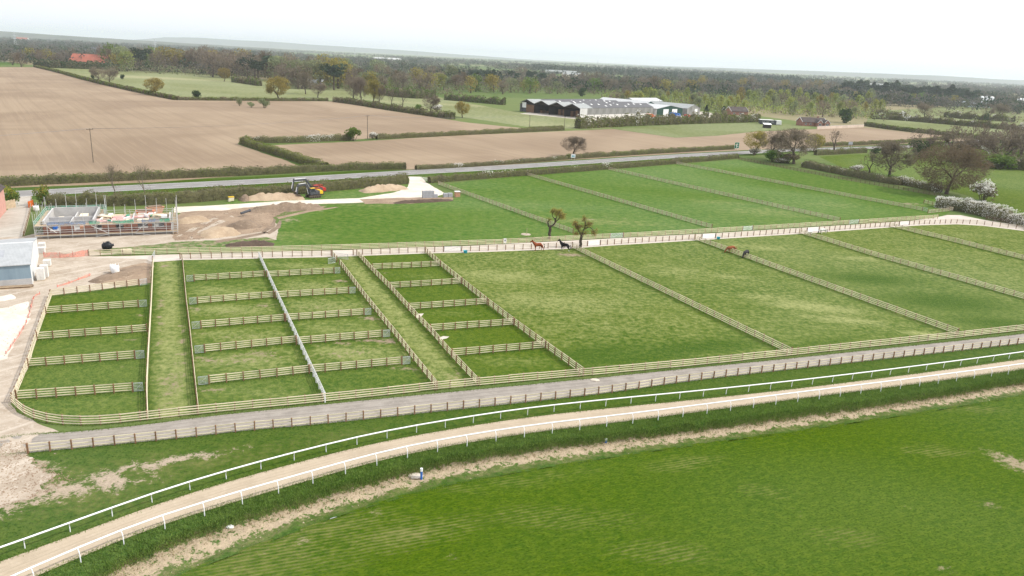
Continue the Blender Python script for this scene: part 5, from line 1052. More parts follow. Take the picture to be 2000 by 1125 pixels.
def shed(name, label, p, a, L, W, ev, rg, wall, roof, door=None, ndoor=0, base=None, side=None):
    r = root_at(name, label, 'shed', p, a)
    MB().box(.155, L - .155, 0, .15, 0, ev).build('wall', side or wall, r); MB().box(.155, L - .155, W - .15, W, 0, ev).build('wall', side or wall, r)
    for x in (0, L - .15): MB().prism([(0, 0), (W, 0), (W, ev), (W / 2, rg - .1), (0, ev)], 'x', x, x + .15).build('gable', wall, r)
    roof_slab(MB(), -.3, L + .3, -.35, ev + .02 - .1, W / 2, rg).build('roof_slope', roof, r); roof_slab(MB(), -.3, L + .3, W + .35, ev + .02 - .1, W / 2, rg + .004).build('roof_slope', roof, r)
    for k in range(ndoor):
        y = W * (.22 + .34 * k); d = MB().box(-.12, -.01, y, y + W * .2, 0.05, ev * .92).build('door', door or M_WHITE, r); MB().box(-.17, -.12, y + .15, y + .35, 1., 1.5).build('handle', M_DARK, d)
    if base is not None: MB().box(.2, L - .2, -.08, .0, 0, ev * .28).build('plinth', base, r)
    return r
FA = ang(B0, BR_)
GW = float(np.linalg.norm(at(1332, 226) - at(1299, 229)))
shed('machine_shed', 'green and white gabled shed with two white doors behind the blue truck', at(1332, 226), FA + math.pi / 2, 30, GW, 6, 8.4, M_GREENP, M_ROOF_W, M_WHITE, 2, side=M_CLAD_PALE)
shed('machine_shed', 'white-roofed shed with a dark green gable joining the span barn', at(1280, 220.5), FA + math.pi / 2, 52, 17, 6.8, 9.6, M_GREENP, M_ROOF_W, side=M_CLAD_PALE)
shed('grain_store', 'grey sheeted barn with pale rooflights beside the dark conifer', at(1366, 225.5), FA + math.pi / 2, 44, 19, 6, 9., M_CLAD, M_ROOF_P, M_WHITE, 1)
shed('low_shed', 'low white-roofed shed behind the long barn roofs', at(1240, 212), FA, 42, 16, 6.5, 9, M_CLAD, M_ROOF_W)
# ------------------------------------------------------------------ houses
def house(name, label, p, a, L, W, ev, rg, wall, roof, wins=(), chim=None, gab=None, lab_cat='house', gable_trim=True):
    r = root_at(name, label, lab_cat, p, a); w = MB().box(0, L, 0, W, 0, ev).build('wall', wall, r)
    for x in (0, L - .2): MB().prism([(0, ev), (W, ev), (W / 2, rg)], 'x', x + .002, x + .198).build('gable', wall, r)
    rf = roof_slab(MB(), -.35, L + .35, -.45, ev - .12, W / 2, rg + .05).build('roof', roof, r); roof_slab(MB(), -.35, L + .35, W + .45, ev - .12, W / 2, rg + .054).build('roof', roof, r)
    if gable_trim:
        for x in (-.38, L + .36):
            for y0 in (-.45, W + .45): MB().bar((x, y0, ev - .06), (x, W / 2, rg + .14), .1, .3).build('bargeboard', M_WHITE, r)
    for (x, z, ww, hh, face) in wins:
        if face == 'f': win(r, x, 0, z, ww, hh, 'x', d=-.06)
        elif face == 'r': win(r, L, x, z, ww, hh, 'y', d=.06)
        else: win(r, 0, x, z, ww, hh, 'y', d=-.06)
    if chim: MB().box(chim - .5, chim + .5, W / 2 - .4, W / 2 + .4, rg - .5, rg + 1.2).build('chimney', wall, rf)
    return r
h1 = house('bungalow', 'brick bungalow with grey roof, white-edged gables and a chimney behind the long wall', at(1567, 246), R(12), 20, 9, 3., 6.2, M_BRICK, M_TILE, [(2, 1, 1.6, 1.2, 'f'), (6, 1, 1.6, 1.2, 'f')], 15)
for x0, w_ in ((10.2, 4.2), (16.2, 4.4)):
    MB().box(x0, x0 + w_, -4, -.02, 0, 3).build('wing_wall', M_BRICK, h1); MB().prism([(x0, 3), (x0 + w_, 3), (x0 + w_ / 2, 5.1)], 'y', -4, -3.8).build('gable', M_BRICK, h1)
    for s in (0, 1): MB().bar((x0 - .3 + s * (w_ + .6), -4.1, 2.85), (x0 + w_ / 2, -4.1, 5.25), .1, .3).build('bargeboard', M_WHITE, h1)
    for s in (0, 1): MB().add([(x0 + w_ / 2, -4.2, 5.2), (x0 + w_ / 2, 3, 5.2), (x0 - .4 + s * (w_ + .8), 3, 2.8), (x0 - .4 + s * (w_ + .8), -4.2, 2.8)], [(0, 1, 2, 3)]).build('roof', M_TILE, h1)
    win(h1, x0 + 1., -4, .9, w_ - 2, 1.5, 'x', d=-.08)
house('bungalow', 'red brick bungalow with a white-edged gable in front of the plantation', at(1428, 225), R(18), 17, 10, 3.4, 7., M_BRICK, M_TILE, [(2, 1, 2, 1.2, 'f'), (8, 1, 2, 1.2, 'f'), (3.4, .8, 2.6, 1.8, 'r')], None)
b = root_at('garden_wall', 'long pale rendered wall between the bungalow and the ploughed strip', 'wall', at(1596, 252.5), ang(at(1596, 252.5), at(1687, 248.5)))
Lw = float(np.linalg.norm(at(1687, 248.5) - at(1596, 252.5))); MB().box(0, Lw, 0, .3, 0, 2.).build('wall_face', plain('render', (.66, .54, .44), (.56, .46, .37), .3), b)
MB().box(-.1, Lw + .1, -.06, .36, 2.003, 2.14).build('coping', M_CONC, b)
c = root_at('mobile_home', 'long low mobile home with white roof and dark side in the paddock', 'mobile home', at(1484, 242.5), R(-3)); MB().box(0, 16, 0, 5, .5, 3.2).build('body', M_GREY, c); MB().box(-.2, 10, -.2, 5.2, 3.203, 3.5).build('roof', M_WHITE, c); MB().box(12.2, 16.1, -.06, 5.1, .4, 3.25).build('end_panel', M_WHITE, c); MB().box(1, 15, .3, 4.7, 0, .5).build('skirt', M_DARK, c)
for k in range(3): win(c, 1.5 + k * 3.4, 0, 1.4, 1.6, 1., 'x', d=-.06)
c = root_at('field_shelter', 'small dark field shelter with a white roof in the paddock', 'shelter', at(1492, 250), R(-3)); MB().box(0, 5, .02, 4, 0, 2.4).build('body', M_DARK, c); roof_slab(MB(), -.3, 5.3, -.4, 2.45, 4.2, 3.2).build('roof', M_WHITE, c)
house('red_barn', 'large barn with a long red tiled hipped roof beyond the ploughed field', at(135, 129), R(-6), 62, 22, 7, 17, M_BRICK, M_TILE_R, [(18 + 9 * k, 2, 5, 3, 'f') for k in range(3)], None, lab_cat='barn', gable_trim=False)
house('farm_shed', 'cream-roofed farm shed behind the brown meadow tree', at(582, 170), R(-4), 26, 10, 5, 8.5, M_CREAM, M_ROOF_W, [(4, 1, 3, 2, 'f')], lab_cat='shed', gable_trim=False)
for (x, y, L, W, ev, rg, wl, rf, lab) in ((505, 137, 26, 12, 6, 12, M_PINKW, M_TILE, 'pink-walled house half hidden in the wood'), (790, 160, 18, 9, 6, 9, M_WHITE, M_TILE, 'white house among the trees beyond the broken hedge'), (808, 162, 14, 9, 5, 9, M_PINKW, M_TILE_R, 'pink cottage beside the white house in the trees'), (893, 160, 16, 9, 5, 9, M_PINKW, M_TILE_R, 'pale pink cottage at the edge of the dark belt'),
        (1065, 143, 90, 16, 6, 10, M_WHITE, M_ROOF_P, 'long pale farm building on the plain beyond the tree line'), (1100, 149, 60, 16, 5, 9, M_CREAM, M_ROOF_P, 'second pale farm building on the plain beyond the tree line'), (175, 102, 60, 20, 6, 14, M_DARK, M_GREY, 'small dark-roofed house on the plain above the red roof'), (30, 81, 60, 30, 12, 22, M_WHITE, M_TILE_R, 'distant white house near the skyline'), (1700, 172, 70, 20, 8, 14, M_WHITE, M_ROOF_P, 'distant white buildings above the pine wood'), (730, 118, 120, 30, 8, 14, M_CREAM, M_ROOF_W, 'distant cream sheds on the plain')):
    house('far_house', lab, at(x, y), R(rng.uniform(-15, 15)), L, W, ev, rg, wl, rf, [(L * (.15 + .28 * k), ev * .25, L * .12, ev * .4, 'f') for k in range(3)], gable_trim=False, lab_cat='building')
gl = root_at('glasshouse', 'long pale glasshouse range with white tanks beyond the rough fields', 'glasshouse', at(1882, 208.5), ang(at(1882, 208.5), at(2000, 214)))
M_GH = plain('glasshouse_glazing', (.50, .56, .62), (.42, .48, .54), .05, .3)
for k in range(14): MB().prism([(0, 0), (40, 0), (40, 5), (30, 7.5), (20, 5), (10, 7.5), (0, 5)], 'x', k * 12., k * 12. + 11.7).build('bay', M_GH, gl)
for k, x in enumerate((52, 60, 68, 112, 120, 128)): MB().lathe([(3.2, 0), (3.2, 14), (2.4, 15.4), (.3, 16)], 12, (x, 44, 0)).build('tank', M_WHITE, gl, smooth_=False)
# ------------------------------------------------------------------ pink house, blue-grey shed at the yard
hp = at(13, 411); hq = at(-4, 432); hh = root_at('pink_house', 'pink brick house wall at the mouth of the house lane', 'house', hq, ang(hq, hp)); LH = float(np.linalg.norm(hp - hq))
MB().box(-8, LH, 0, 9, 0, 5.6).build('wall', M_PINKW, hh); MB().prism([(0, 5.6), (9, 5.6), (4.5, 8.6)], 'x', LH - .2, LH - .002).build('gable', M_PINKW, hh); roof_slab(MB(), -8.4, LH + .3, -.4, 5.5, 4.5, 8.7).build('roof', M_TILE, hh); roof_slab(MB(), -8.4, LH + .3, 9.4, 5.5, 4.5, 8.704).build('roof', M_TILE, hh); win(hh, 1, 0, 1, 1.2, 1.3, 'x', d=-.06); win(hh, -4, 0, 3.4, 1.2, 1.2, 'x', d=-.06)
sp_ = at(64, 556); sb = at(76, 501); ss = root_at('steel_shed', 'blue-grey steel shed with pale ribbed roof and block base in the yard', 'shed', sp_, ang(sp_, sb) - math.pi / 2); DS = float(np.linalg.norm(sb - sp_)); LS = 16.
M_SHEDB = ribbed('blue_grey_sheet', (.27, .36, .42), (.22, .30, .36), 2.2, .5, streak=.2, dirt=(.2, .24, .26)); M_SHEDW = ribbed('white_sheet', (.78, .80, .79), (.70, .72, .71), .8, .5, 'Y', streak=.15, dirt=(.6, .6, .58)); M_SHEDR = ribbed('pale_grey_sheet', (.45, .465, .465), (.38, .395, .395), 1.6, .5, streak=.25, dirt=(.48, .50, .50))
MB().box(-LS, 0, -.1, .12, 0, 1.15).build('block_wall', M_BLOCK, ss); MB().box(-LS, -.02, -.02, .1, 1.155, 3.5).build('front_sheeting', M_SHEDB, ss); MB().prism([(0, .0), (DS, .0), (DS, 3.5), (DS / 2, 4.9), (0, 3.5)], 'x', -.12, .02).build('side_sheeting', M_SHEDW, ss); MB().box(-LS, -.14, DS - .1, DS, 0, 3.5).build('back_wall', M_SHEDB, ss)
rf = roof_slab(MB(), -LS, .15, -.25, 3.5, DS / 2, 4.95).build('roof_slope', M_SHEDR, ss); roof_slab(MB(), -LS, .15, DS + .2, 3.5, DS / 2, 4.955).build('roof_slope', M_SHEDR, ss); roof_slab(MB(), -5.4, -3.9, DS * .18, 3.5 + 1.45 * .36 + .135, DS * .34, 3.5 + 1.45 * .68 + .135, .02).build('rooflight', M_LGREY, rf); MB().box(-LS, .18, DS / 2 - .2, DS / 2 + .2, 5.02, 5.12).build('ridge_cap', M_SHEDW, ss)
# ------------------------------------------------------------------ half-built house and its scaffold
P0, P1 = at(86, 464.5), at(335, 455); BA = ang(P0, P1); BLn = float(np.linalg.norm(P1 - P0))
hb = root_at('half_built_house', 'half-built brick and block house without a roof, inside scaffolding', 'building', P0, BA)
M_FLOORS = plain('screed', (.47, .45, .43), (.38, .36, .34), .5)
MB().box(-.3, BLn + .2, -.2, 7.8, 0, .55).build('plinth', M_BLOCK, hb); MB().box(-.3, 9.4, 7.803, 14.6, 0, .55).build('plinth', M_BLOCK, hb)
def wall_x(y, x0, x1, ops, mat, name='wall', z0=.553, z1=2.75, t=.3):
    xs = [x0] + [q for o in ops for q in o] + [x1]
    for i in range(0, len(xs) - 1, 2): MB().box(xs[i], xs[i + 1], y, y + t, z0, z1).build(name, mat, hb)
    for a, b_ in ops: MB().box(a, b_, y + .003, y + t - .003, z1 - .3, z1 - .003).build('lintel', M_CONC, hb); MB().box(a, b_, y + .003, y + t - .003, z0, z0 + .7).build('sill_wall', mat, hb)
wall_x(0, 0, BLn, [(1.2, 3.2), (5.6, 7.4), (9.2, 10.8), (13.4, 14.9), (17.6, 19.6), (20.4, 22.8)], M_BRICK, 'brick_wall')
for x in (0, 9.1): MB().box(x, x + .3, .303, 14.3, .553, 3.5).build('block_wall', M_BLOCK, hb)
MB().box(.303, 9.097, 14., 14.3, .553, 3.6).build('block_wall', M_BLOCK, hb); MB().box(.303, 9.097, 6.6, 6.85, .553, 2.9).build('block_wall', M_BLOCK, hb); MB().box(4.8, 5.05, .303, 6.597, .553, 2.9).build('block_wall', M_BLOCK, hb); MB().box(4.8, 5.05, 6.853, 13.997, .553, 2.5).build('block_wall', M_BLOCK, hb)
MB().box(9.403, BLn - .303, 7.2, 7.5, .553, 2.7).build('block_wall', M_BLOCK, hb); MB().box(BLn - .3, BLn, .303, 7.5, .553, 3.2).build('block_wall', M_BLOCK, hb); MB().box(16.6, 16.85, .303, 7.197, .553, 3.3).build('block_wall', M_BLOCK, hb); MB().box(13., 13.2, .303, 7.197, .553, 2.5).build('block_wall', M_BLOCK, hb)
for k in range(9): MB().bar((9.5, .9 + k * .75, 2.62), (BLn - .4, .9 + k * .75, 2.62), .06, .2).build('joist', M_BOARD, hb)
stuffs = [('insulation_pack', M_PINK, 'pink insulation sheets laid over the joists', [(9.8, 1, 2.4, 2.6), (12.4, 1.2, 2.8, 3), (12.8, 4.4, 2.4, 2.2), (17.2, 4.2, 2.6, 2.4), (15., 2.4, 1.5, 3.)], .18), ('sheet_stack', M_CREAM, 'cream board sheets stacked over the joists', [(15.3, .8, 1.4, 1.5), (10.4, 4.5, 2, 2.2), (20.2, 4.6, 2.4, 1.8), (17.5, .8, 2.2, 1.4)], .3), ('sack', M_WHITE, 'white builders sacks on the joists of the half-built house', [(11.6, 6.2, 1, .8), (19.4, 5.6, 1., 1.2), (22.2, 2.8, 1.2, 1.2)], .6)]
cu, su = math.cos(BA), math.sin(BA)
def bw(x, y, z=0.): return (P0[0] + cu * x - su * y, P0[1] + su * x + cu * y, z)
for nm, m, lab, lst, hh_ in stuffs:
    for (x, y, w_, d_) in lst:
        o = MB().box(0, w_, 0, d_, 0, hh_).build(nm, m, bevel=.05); o.location = bw(x, y, 2.725); o.rotation_euler = (0, 0, BA + rng.normal(0, .05)); tag(o, lab, nm.split('_')[-1], lab.split(' of ')[0])
for (x, y, w_, d_, hgt, m, lab) in ((1.2, 9.5, 1.1, 3.6, 1.2, M_CREAM, 'tall cream bundle leaning inside the left wing'), (5.6, 9.6, 1.6, 2.8, 1.9, M_CREAM, 'stack of cream planks inside the left wing'), (1.0, 5., .8, 1.6, 1., M_BLUE, 'blue-grey crate behind the front wall'), (6.3, 3, 1.2, 1.6, 1., M_TERRA, 'pack of red bricks inside the half-built house')):
    o = MB().box(0, w_, 0, d_, 0, hgt).build('material_pack', m, bevel=.06); o.location = bw(x, y, .56); o.rotation_euler = (0, 0, BA); tag(o, lab, 'building material')
g9 = np.random.default_rng(12); cl = [('timber bundle', M_CREAM), ('grey lintel pile', M_CONC), ('pink insulation offcut', M_PINK), ('white plastic wrap', M_WHITE), ('brown board pile', M_BOARD), ('green tarpaulin fold', M_NET)]
for k in range(26):
    nm, m = cl[k % 6]; x, y = g9.uniform(10, BLn - 2.5), g9.uniform(.6, 6.6); ln_, wd = g9.uniform(.6, 2.6), g9.uniform(.2, .7); o = MB()
    for q in range(3): o.box(-ln_ / 2 + g9.uniform(-.1, .1), ln_ / 2, -wd / 2 + q * wd / 3, -wd / 2 + q * wd / 3 + wd / 3 - .02, 0, g9.uniform(.08, .3))
    o = o.build(nm.replace(' ', '_'), m); o.location = bw(x, y, 2.93 + .03 * (k % 3)); o.rotation_euler = (0, 0, BA + g9.uniform(-.5, .5) + (1.57 if k % 2 else 0)); tag(o, nm + ' lying among the materials on the joists', nm.split(' ', 1)[1], nm + 's on the joists')
sc = root_at('scaffold', 'tube scaffolding with boards and green netting round the half-built house', 'scaffold', P0, BA)
me_tube = unit_mesh('pole', M_SCAF, lambda b: b.tube([(0, 0, 0), (0, 0, 1)], .05, 6)); me_led = unit_mesh('ledger', M_SCAF, lambda b: b.tube([(0, 0, 0), (1, 0, 0)], .045, 6)); me_brd = unit_mesh('board', M_BOARD, lambda b: b.box(0, 1, -.11, .11, 0, .06))
ring = [((-1.3, -1.3), (BLn + 1.3, -1.3), 12), ((BLn + 1.3, -1.3), (BLn + 1.3, 8.8), 5), ((BLn + 1.3, 8.8), (10.6, 8.8), 7), ((10.6, 8.8), (10.6, 15.4), 3), ((10.6, 15.4), (-1.3, 15.4), 6), ((-1.3, 15.4), (-1.3, -1.3), 8)]
for si, (a, b_, n) in enumerate(ring):
    a = np.array(a); b_ = np.array(b_); d = b_ - a; L = float(np.linalg.norm(d)); az = math.atan2(d[1], d[0])
    for k in range(n):
        p = a + d * k / n; ht = 3.8 + (rng.random() < .5) * rng.uniform(.4, 2.6) if si in (0,) else 4.6 + rng.uniform(0, 2.6)
        if si == 0: ht = 3.9 if k % 4 else 5.6
        obj_of('pole', me_tube, sc, (p[0], p[1], 0), 0, rng.normal(0, .01), (1, 1, ht))
        q = p + np.array([-d[1], d[0]]) / L * .95; obj_of('pole', me_tube, sc, (q[0], q[1], 0), 0, rng.normal(0, .01), (1, 1, 3.2 if si == 0 else 4.4))
        for z in (.7, 2.72): MB().tube([(p[0], p[1], z - .1), (q[0], q[1], z - .1)], .045, 5).build('transom', M_SCAF, sc)
    for z in (.6, 1.35, 1.8, 2.62, 3.2, 3.65): obj_of('ledger', me_led, sc, (a[0], a[1], z), az, 0, (L, 1, 1))
    nr = np.array([-d[1], d[0]]) / L
    for z in ((.66, 2.68) if si == 0 else (2.68,)):
        m = int(L / 3.9) + 1
        for k in range(m):
            for j in range(4): p = a + d * k / m + nr * (.12 + j * .235); obj_of('board', me_brd, sc, (p[0], p[1], z + rng.uniform(0, .02)), az + rng.normal(0, .004), 0, (L / m * .995, 1, 1))
    if si in (1, 3, 4, 5): MB().add([(*a, 2.75), (*b_, 2.75), (*b_, 3.75), (*a, 3.75)], [(0, 1, 2, 3)]).build('netting', M_NET, sc)
for x0, x1, m in ((1, 8, M_NETB), (8.6, 10.6, M_NET), (13, 17, M_NET), (18.5, 22, M_NETB), (22, 24, M_NET)): MB().add([(x0, -1.36, 2.8), (x1, -1.36, 2.8), (x1, -1.36, 3.5), (x0, -1.36, 3.5)], [(0, 1, 2, 3)]).build('netting', m, sc)
for (xa, za, xb, zb) in ((1., 2.6, 2.6, 1.2), (9.0, 2.5, 12.2, .7), (17.2, .8, 19.6, 2.7), (17.0, .6, 20., .1), (9.6, 0.1, 12, .6)): MB().tube([(xa, -1.42, za), (xb, -1.42, zb)], .05, 5).build('brace', M_SCAF, sc)
for k in range(9): MB().box(.2, .75, 9 + k * .02, 9.4 + k * .02, 0, .1) if False else None
# ------------------------------------------------------------------ excavators
def excavator(label, p, a, body, boomc, rail, boom_pts):
    r = root_at('excavator', label, 'excavator', p, a)
    for s in (-1, 1):
        t_ = MB().prism([(-1.9, .12), (-1.6, 0), (1.6, 0), (1.9, .12), (2.05, .45), (1.85, .8), (-1.85, .8), (-2.05, .45)], 'y', s * 1.2 - .28, s * 1.2 + .28).build('track', M_TRACK, r, bevel=.04)
        for k in range(5): MB().tube([(-1.5 + k * .75, s * 1.2 - .3, .32), (-1.5 + k * .75, s * 1.2 + .3, .32)], .24, 8).build('roller', M_DARK, t_)
    MB().box(-1., 1., -.9, .9, .45, 1.0).build('undercarriage', M_DARK, r, bevel=.05)
    MB().prism([(-2.5, 1.05), (1.5, 1.05), (1.5, 1.45), (-.2, 1.6), (-.4, 2.1), (-2.2, 2.1), (-2.5, 1.8)], 'y', -1.3, 1.3).build('house', M_GREY, r, bevel=.06)
    MB().prism([(-2.75, 1.15), (-1.6, 1.15), (-1.5, 2.3), (-2.4, 2.3), (-2.75, 1.9)], 'y', -1.34, 1.34).build('counterweight', body, r, bevel=.08)
    c_ = MB().prism([(-.1, 1.5), (1.5, 1.5), (1.6, 2.0), (1.25, 3.0), (-.1, 3.0)], 'y', .25, 1.25).build('cab', M_GREY, r, bevel=.06)
    MB().prism([(.1, 2.0), (1.35, 2.0), (1.1, 2.85), (.1, 2.85)], 'y', 1.253, 1.28).build('window', M_GLASS, c_); MB().prism([(.1, 2.0), (1.35, 2.0), (1.1, 2.85), (.1, 2.85)], 'y', .22, .247).build('window', M_GLASS, c_); MB().box(-.15, 1.3, .2, 1.3, 3.003, 3.1).build('roof', body, c_)
    for y in (-1.2, .0):
        b = MB(); 
        for x in (-2.3, -1.3, -.4): b.tube([(x, y, 2.1), (x, y, 2.9)], .035, 5)
        b.tube([(-2.3, y, 2.9), (-.4, y, 2.9)], .04, 5).tube([(-2.3, y, 2.5), (-.4, y, 2.5)], .03, 5); b.build('handrail', rail, r)
    r.scale = (.9, .9, .9)
    (b0, b1, b2, a1) = [np.array(q) for q in boom_pts]
    bo = MB(); bo.bar(b0, b1, .42, .62, (0, 1, 0) if False else (0, 0, 1)).bar(b1, b2, .36, .5); bo.build('boom', boomc, r, bevel=.03)
    MB().bar(b2 + unit(b2 - a1) * .6, a1, .32, .42).build('dipper', boomc, r, bevel=.03)
    MB().tube([b0 + np.array([.6, .0, -.3]), b1 * .85 + b0 * .15 + np.array([0, 0, -.45])], .09, 6).build('boom_ram', M_PVC, r); MB().tube([b1 + np.array([0, 0, .4]), b2 + np.array([.1, 0, .5])], .08, 6).build('dipper_ram', M_PVC, r); MB().tube([b2 + np.array([.3, 0, -.3]), a1 + np.array([.3, 0, .7])], .08, 6).build('bucket_ram', M_PVC, r)
    ax, az = a1[0], a1[2]; MB().prism([(ax + .25, az + .15), (ax - .1, az - .1), (ax - .9, az - .2), (ax - 1.3, az - .7), (ax - 1.1, az - 1.15), (ax - .4, az - 1.2), (ax - .55, az - .9), (ax - .95, az - .65), (ax - .2, az - .35)], 'y', -.6, .6).build('bucket', M_TRACK, r)
    return r
XA = ang(at(560, 391), at(640, 384)) + math.pi
e1 = at(612, 385.5); excavator('excavator with yellow counterweight, its bucket on the pale soil heap', e1, XA, M_YEL, M_GREY, M_ORANGE, [(.9, -.3, 1.5), (2.2, -.3, 4.2), (4.9, -.3, 3.9), (5.3, -.3, 1.4)])
e2 = at(618, 379.5); excavator('excavator with orange-red body and handrails standing behind the yellow one', e2, XA, M_RED, M_GREY, M_RED, [(.9, -.3, 1.5), (3.4, -.3, 4.9), (7.4, -.3, 4.8), (7.9, -.3, 1.7)])
# ------------------------------------------------------------------ heaps
def heap(label, pts, hgt, mat, name='soil_heap', rough=.35, w=None):
    """a long mound along photo points"""
    L = resample(smooth(ats(pts), 1), .7); T_ = tangents(L); n = len(L); m = 13; V = []; o0 = L[0]; W = w or hgt * 2.4; hgt *= .8
    for i in range(n):
        e = max(0., math.sin(math.pi * i / (n - 1))) ** .5; nr = np.array([-T_[i, 1], T_[i, 0], 0])
        for j in range(m):
            u = j / (m - 1) * 2 - 1; q = L[i] + nr * u * W / 2 * (.75 + .25 * e) * (1 + .2 * mnoise.noise(Vector((i * .3, u, 1)))); z = hgt * e * max(0, 1 - abs(u) ** 1.6)
            k = mnoise.noise(Vector((q[0] * .8, q[1] * .8, 3))) + .6 * mnoise.noise(Vector((q[0] * 2.1, q[1] * 2.1, 7))); z = max(0, z * (1 + rough * k) + .12 * k * (0 < z)); V.append((q[0] - o0[0], q[1] - o0[1], z - (.05 if abs(u) == 1 else 0)))
    F = []
    for i in range(n - 1):
        a = np.arange(m - 1) + i * m; F.append(np.c_[a, a + m, a + m + 1, a + 1])
    o = mesh_np(name, np.array(V), np.vstack(F), mat); o.location = tuple(o0); tag(o, label, 'heap'); return o
heap('pale subsoil heap under the excavator buckets', [(476, 390), (510, 389), (550, 388), (594, 387)], 2.0, M_HEAP_PALE, w=6)
heap('small grey-brown soil heap at the end of the pale one, by the hedge', [(468, 392), (480, 391), (488, 391)], 1.8, M_HEAP)
heap('pale soil heap beside the site entrance hedge', [(705, 375), (730, 373), (760, 370), (792, 367)], 2.1, M_HEAP_PALE, w=6.)
heap('long grey-brown soil bank along the white site track', [(486, 413), (530, 411), (570, 409), (632, 406)], 2.1, M_HEAP, w=5.6)
heap('dark topsoil heap beside the lane fence', [(440, 481), (470, 479), (500, 478), (536, 478)], 1.1, M_HEAP_DARK, w=4.)
heap('tan spoil heap in the middle of the churned ground', [(390, 462), (420, 458), (462, 452)], 1.9, M_HEAP_PALE, w=7.5)
heap('grassed-over grey spoil heap beside the green field', [(450, 446), (475, 442), (505, 438)], 1.7, M_HEAP, w=7.5)
heap('tan earth bank at the end of the half-built house', [(345, 436), (370, 432), (405, 428)], 1.3, M_HEAP_PALE, w=6)
heap('dark red-brown soil bank in front of the block stacks', [(768, 397), (810, 395), (850, 393), (884, 391)], .9, M_HEAP_DARK, w=3.4)
heap('small muddy ridge beside the pen corner under the white sack', [(180, 553), (215, 541), (250, 532), (288, 520)], .7, M_HEAP, w=4)
heap('white chalk heap in the yard below the steel shed', [(-30, 640), (10, 628), (40, 618)], 1.1, M_WHITE_STONE, w=6, name='stone_heap')
heap('pale rubble heap in front of the steel shed', [(-20, 588), (5, 584), (30, 580)], .6, M_WHITE_STONE, w=2.6, name='stone_heap')
# ------------------------------------------------------------------ packs, sacks, tanks on site
def pack(label, px, py, w, d, h, mat, rows=3, cols=2, name='block_pack', a=None, group=None, cat='block pack', pallet=True):
    p = at(px, py); r = root_at(name, label, cat, p, BA if a is None else a, group)
    if pallet: MB().box(-w / 2, w / 2, -d / 2, d / 2, .03, .13).build('pallet', M_BOARD, r)
    for i in range(rows):
        for j in range(cols): MB().box(-w / 2 + w / cols * j + .01, -w / 2 + w / cols * (j + 1) - .01, -d / 2 + .01, d / 2 - .01, .135 + h / rows * i, .135 + h / rows * (i + 1) - .015).build('block', mat, r)
    return r
for i, (x, y, h, lab) in enumerate(((829, 387, 2., 'tall grey block pack at the hedge end of the site stack'), (836, 386.8, 2., 'tall grey block pack second from the hedge end'), (843, 386.6, 2., 'tall grey block pack beside the low one'), (850, 386.5, 1., 'low grey block pack beside the tall ones'), (870, 385.5, 1.1, 'grey block pack standing apart near the terracotta pack'), (879, 385, 1.1, 'grey block pack right beside the terracotta pack'))): pack(lab, x, y, 1.25, 1.1, h, M_LGREY, 4 if h > 1.5 else 2, 2)
pack('terracotta tile pack with a white cover at the paddock fence', 893, 384.5, 1.4, 1.2, 1.4, M_TERRA, 3, 2, 'tile_pack', cat='tile pack')
o = MB().box(-.8, .8, -.7, .7, 0, .12).build('cover_sheet', M_WHITE); o.location = tuple(at(893, 384.5) + np.array([0, 0, 1.54])); o.rotation_euler = (0, 0, BA); tag(o, 'white sheet covering the terracotta tile pack', 'sheet')
for x, y, h, lab in ((81, 547, 2.0, 'tall white block pack nearest the steel shed corner'), (88, 542, 2.1, 'tall white block pack behind the corner one'), (93, 520, 1.1, 'low white-wrapped block pack alone beside the steel shed'), (83, 487, 1.2, 'white wrapped pack against the far side wall of the shed'), (82, 495, 1.1, 'white sack pack halfway along the shed wall')): pack(lab, x, y, 1.15, 1.2, h, M_CONC_W, 4, 2)
def bulk_bag(label, px, py, s=1., m=M_WHITE, z=0.):
    p = at(px, py); r = root_at('bulk_bag', label, 'bag', (p[0], p[1], z), rng.uniform(0, 3)); b = MB(); prof = [(.42, 0), (.5, .25), (.48, .6), (.5, .92), (.36, .86), (.1, .8)]
    b.lathe([(q * s, z_ * s) for q, z_ in prof], 10); b.build('bag', m, r, smooth_=True)
    for k in range(4): a = k * 1.57 + .4; MB().tube([(.45 * s * math.cos(a), .45 * s * math.sin(a), .85 * s), (.5 * s * math.cos(a + .15), .5 * s * math.sin(a + .15), 1.15 * s), (.45 * s * math.cos(a + .35), .45 * s * math.sin(a + .35), .85 * s)], .03, 5).build('loop', m, r)
bulk_bag('white bulk bag on the muddy ridge beside the pens', 226, 537, 1.4, z=.35); bulk_bag('second white bulk bag tucked behind the first on the ridge', 222, 533, 1.1, z=.4)
bulk_bag('white bulk bag beside the lane fence and the scaffolding', 71, 412, 1.3); bulk_bag('white bulk bag near the orange skip', 300, 424, 1.2)
for x, y, lab in ((243, 497, 'pale wrapped pack leaning on the lane fence, nearer the tank'), (252, 496.5, 'pale wrapped pack leaning on the lane fence, further from the tank')): pack(lab, x, y, 1., .8, .9, M_CREAM, 2, 1)
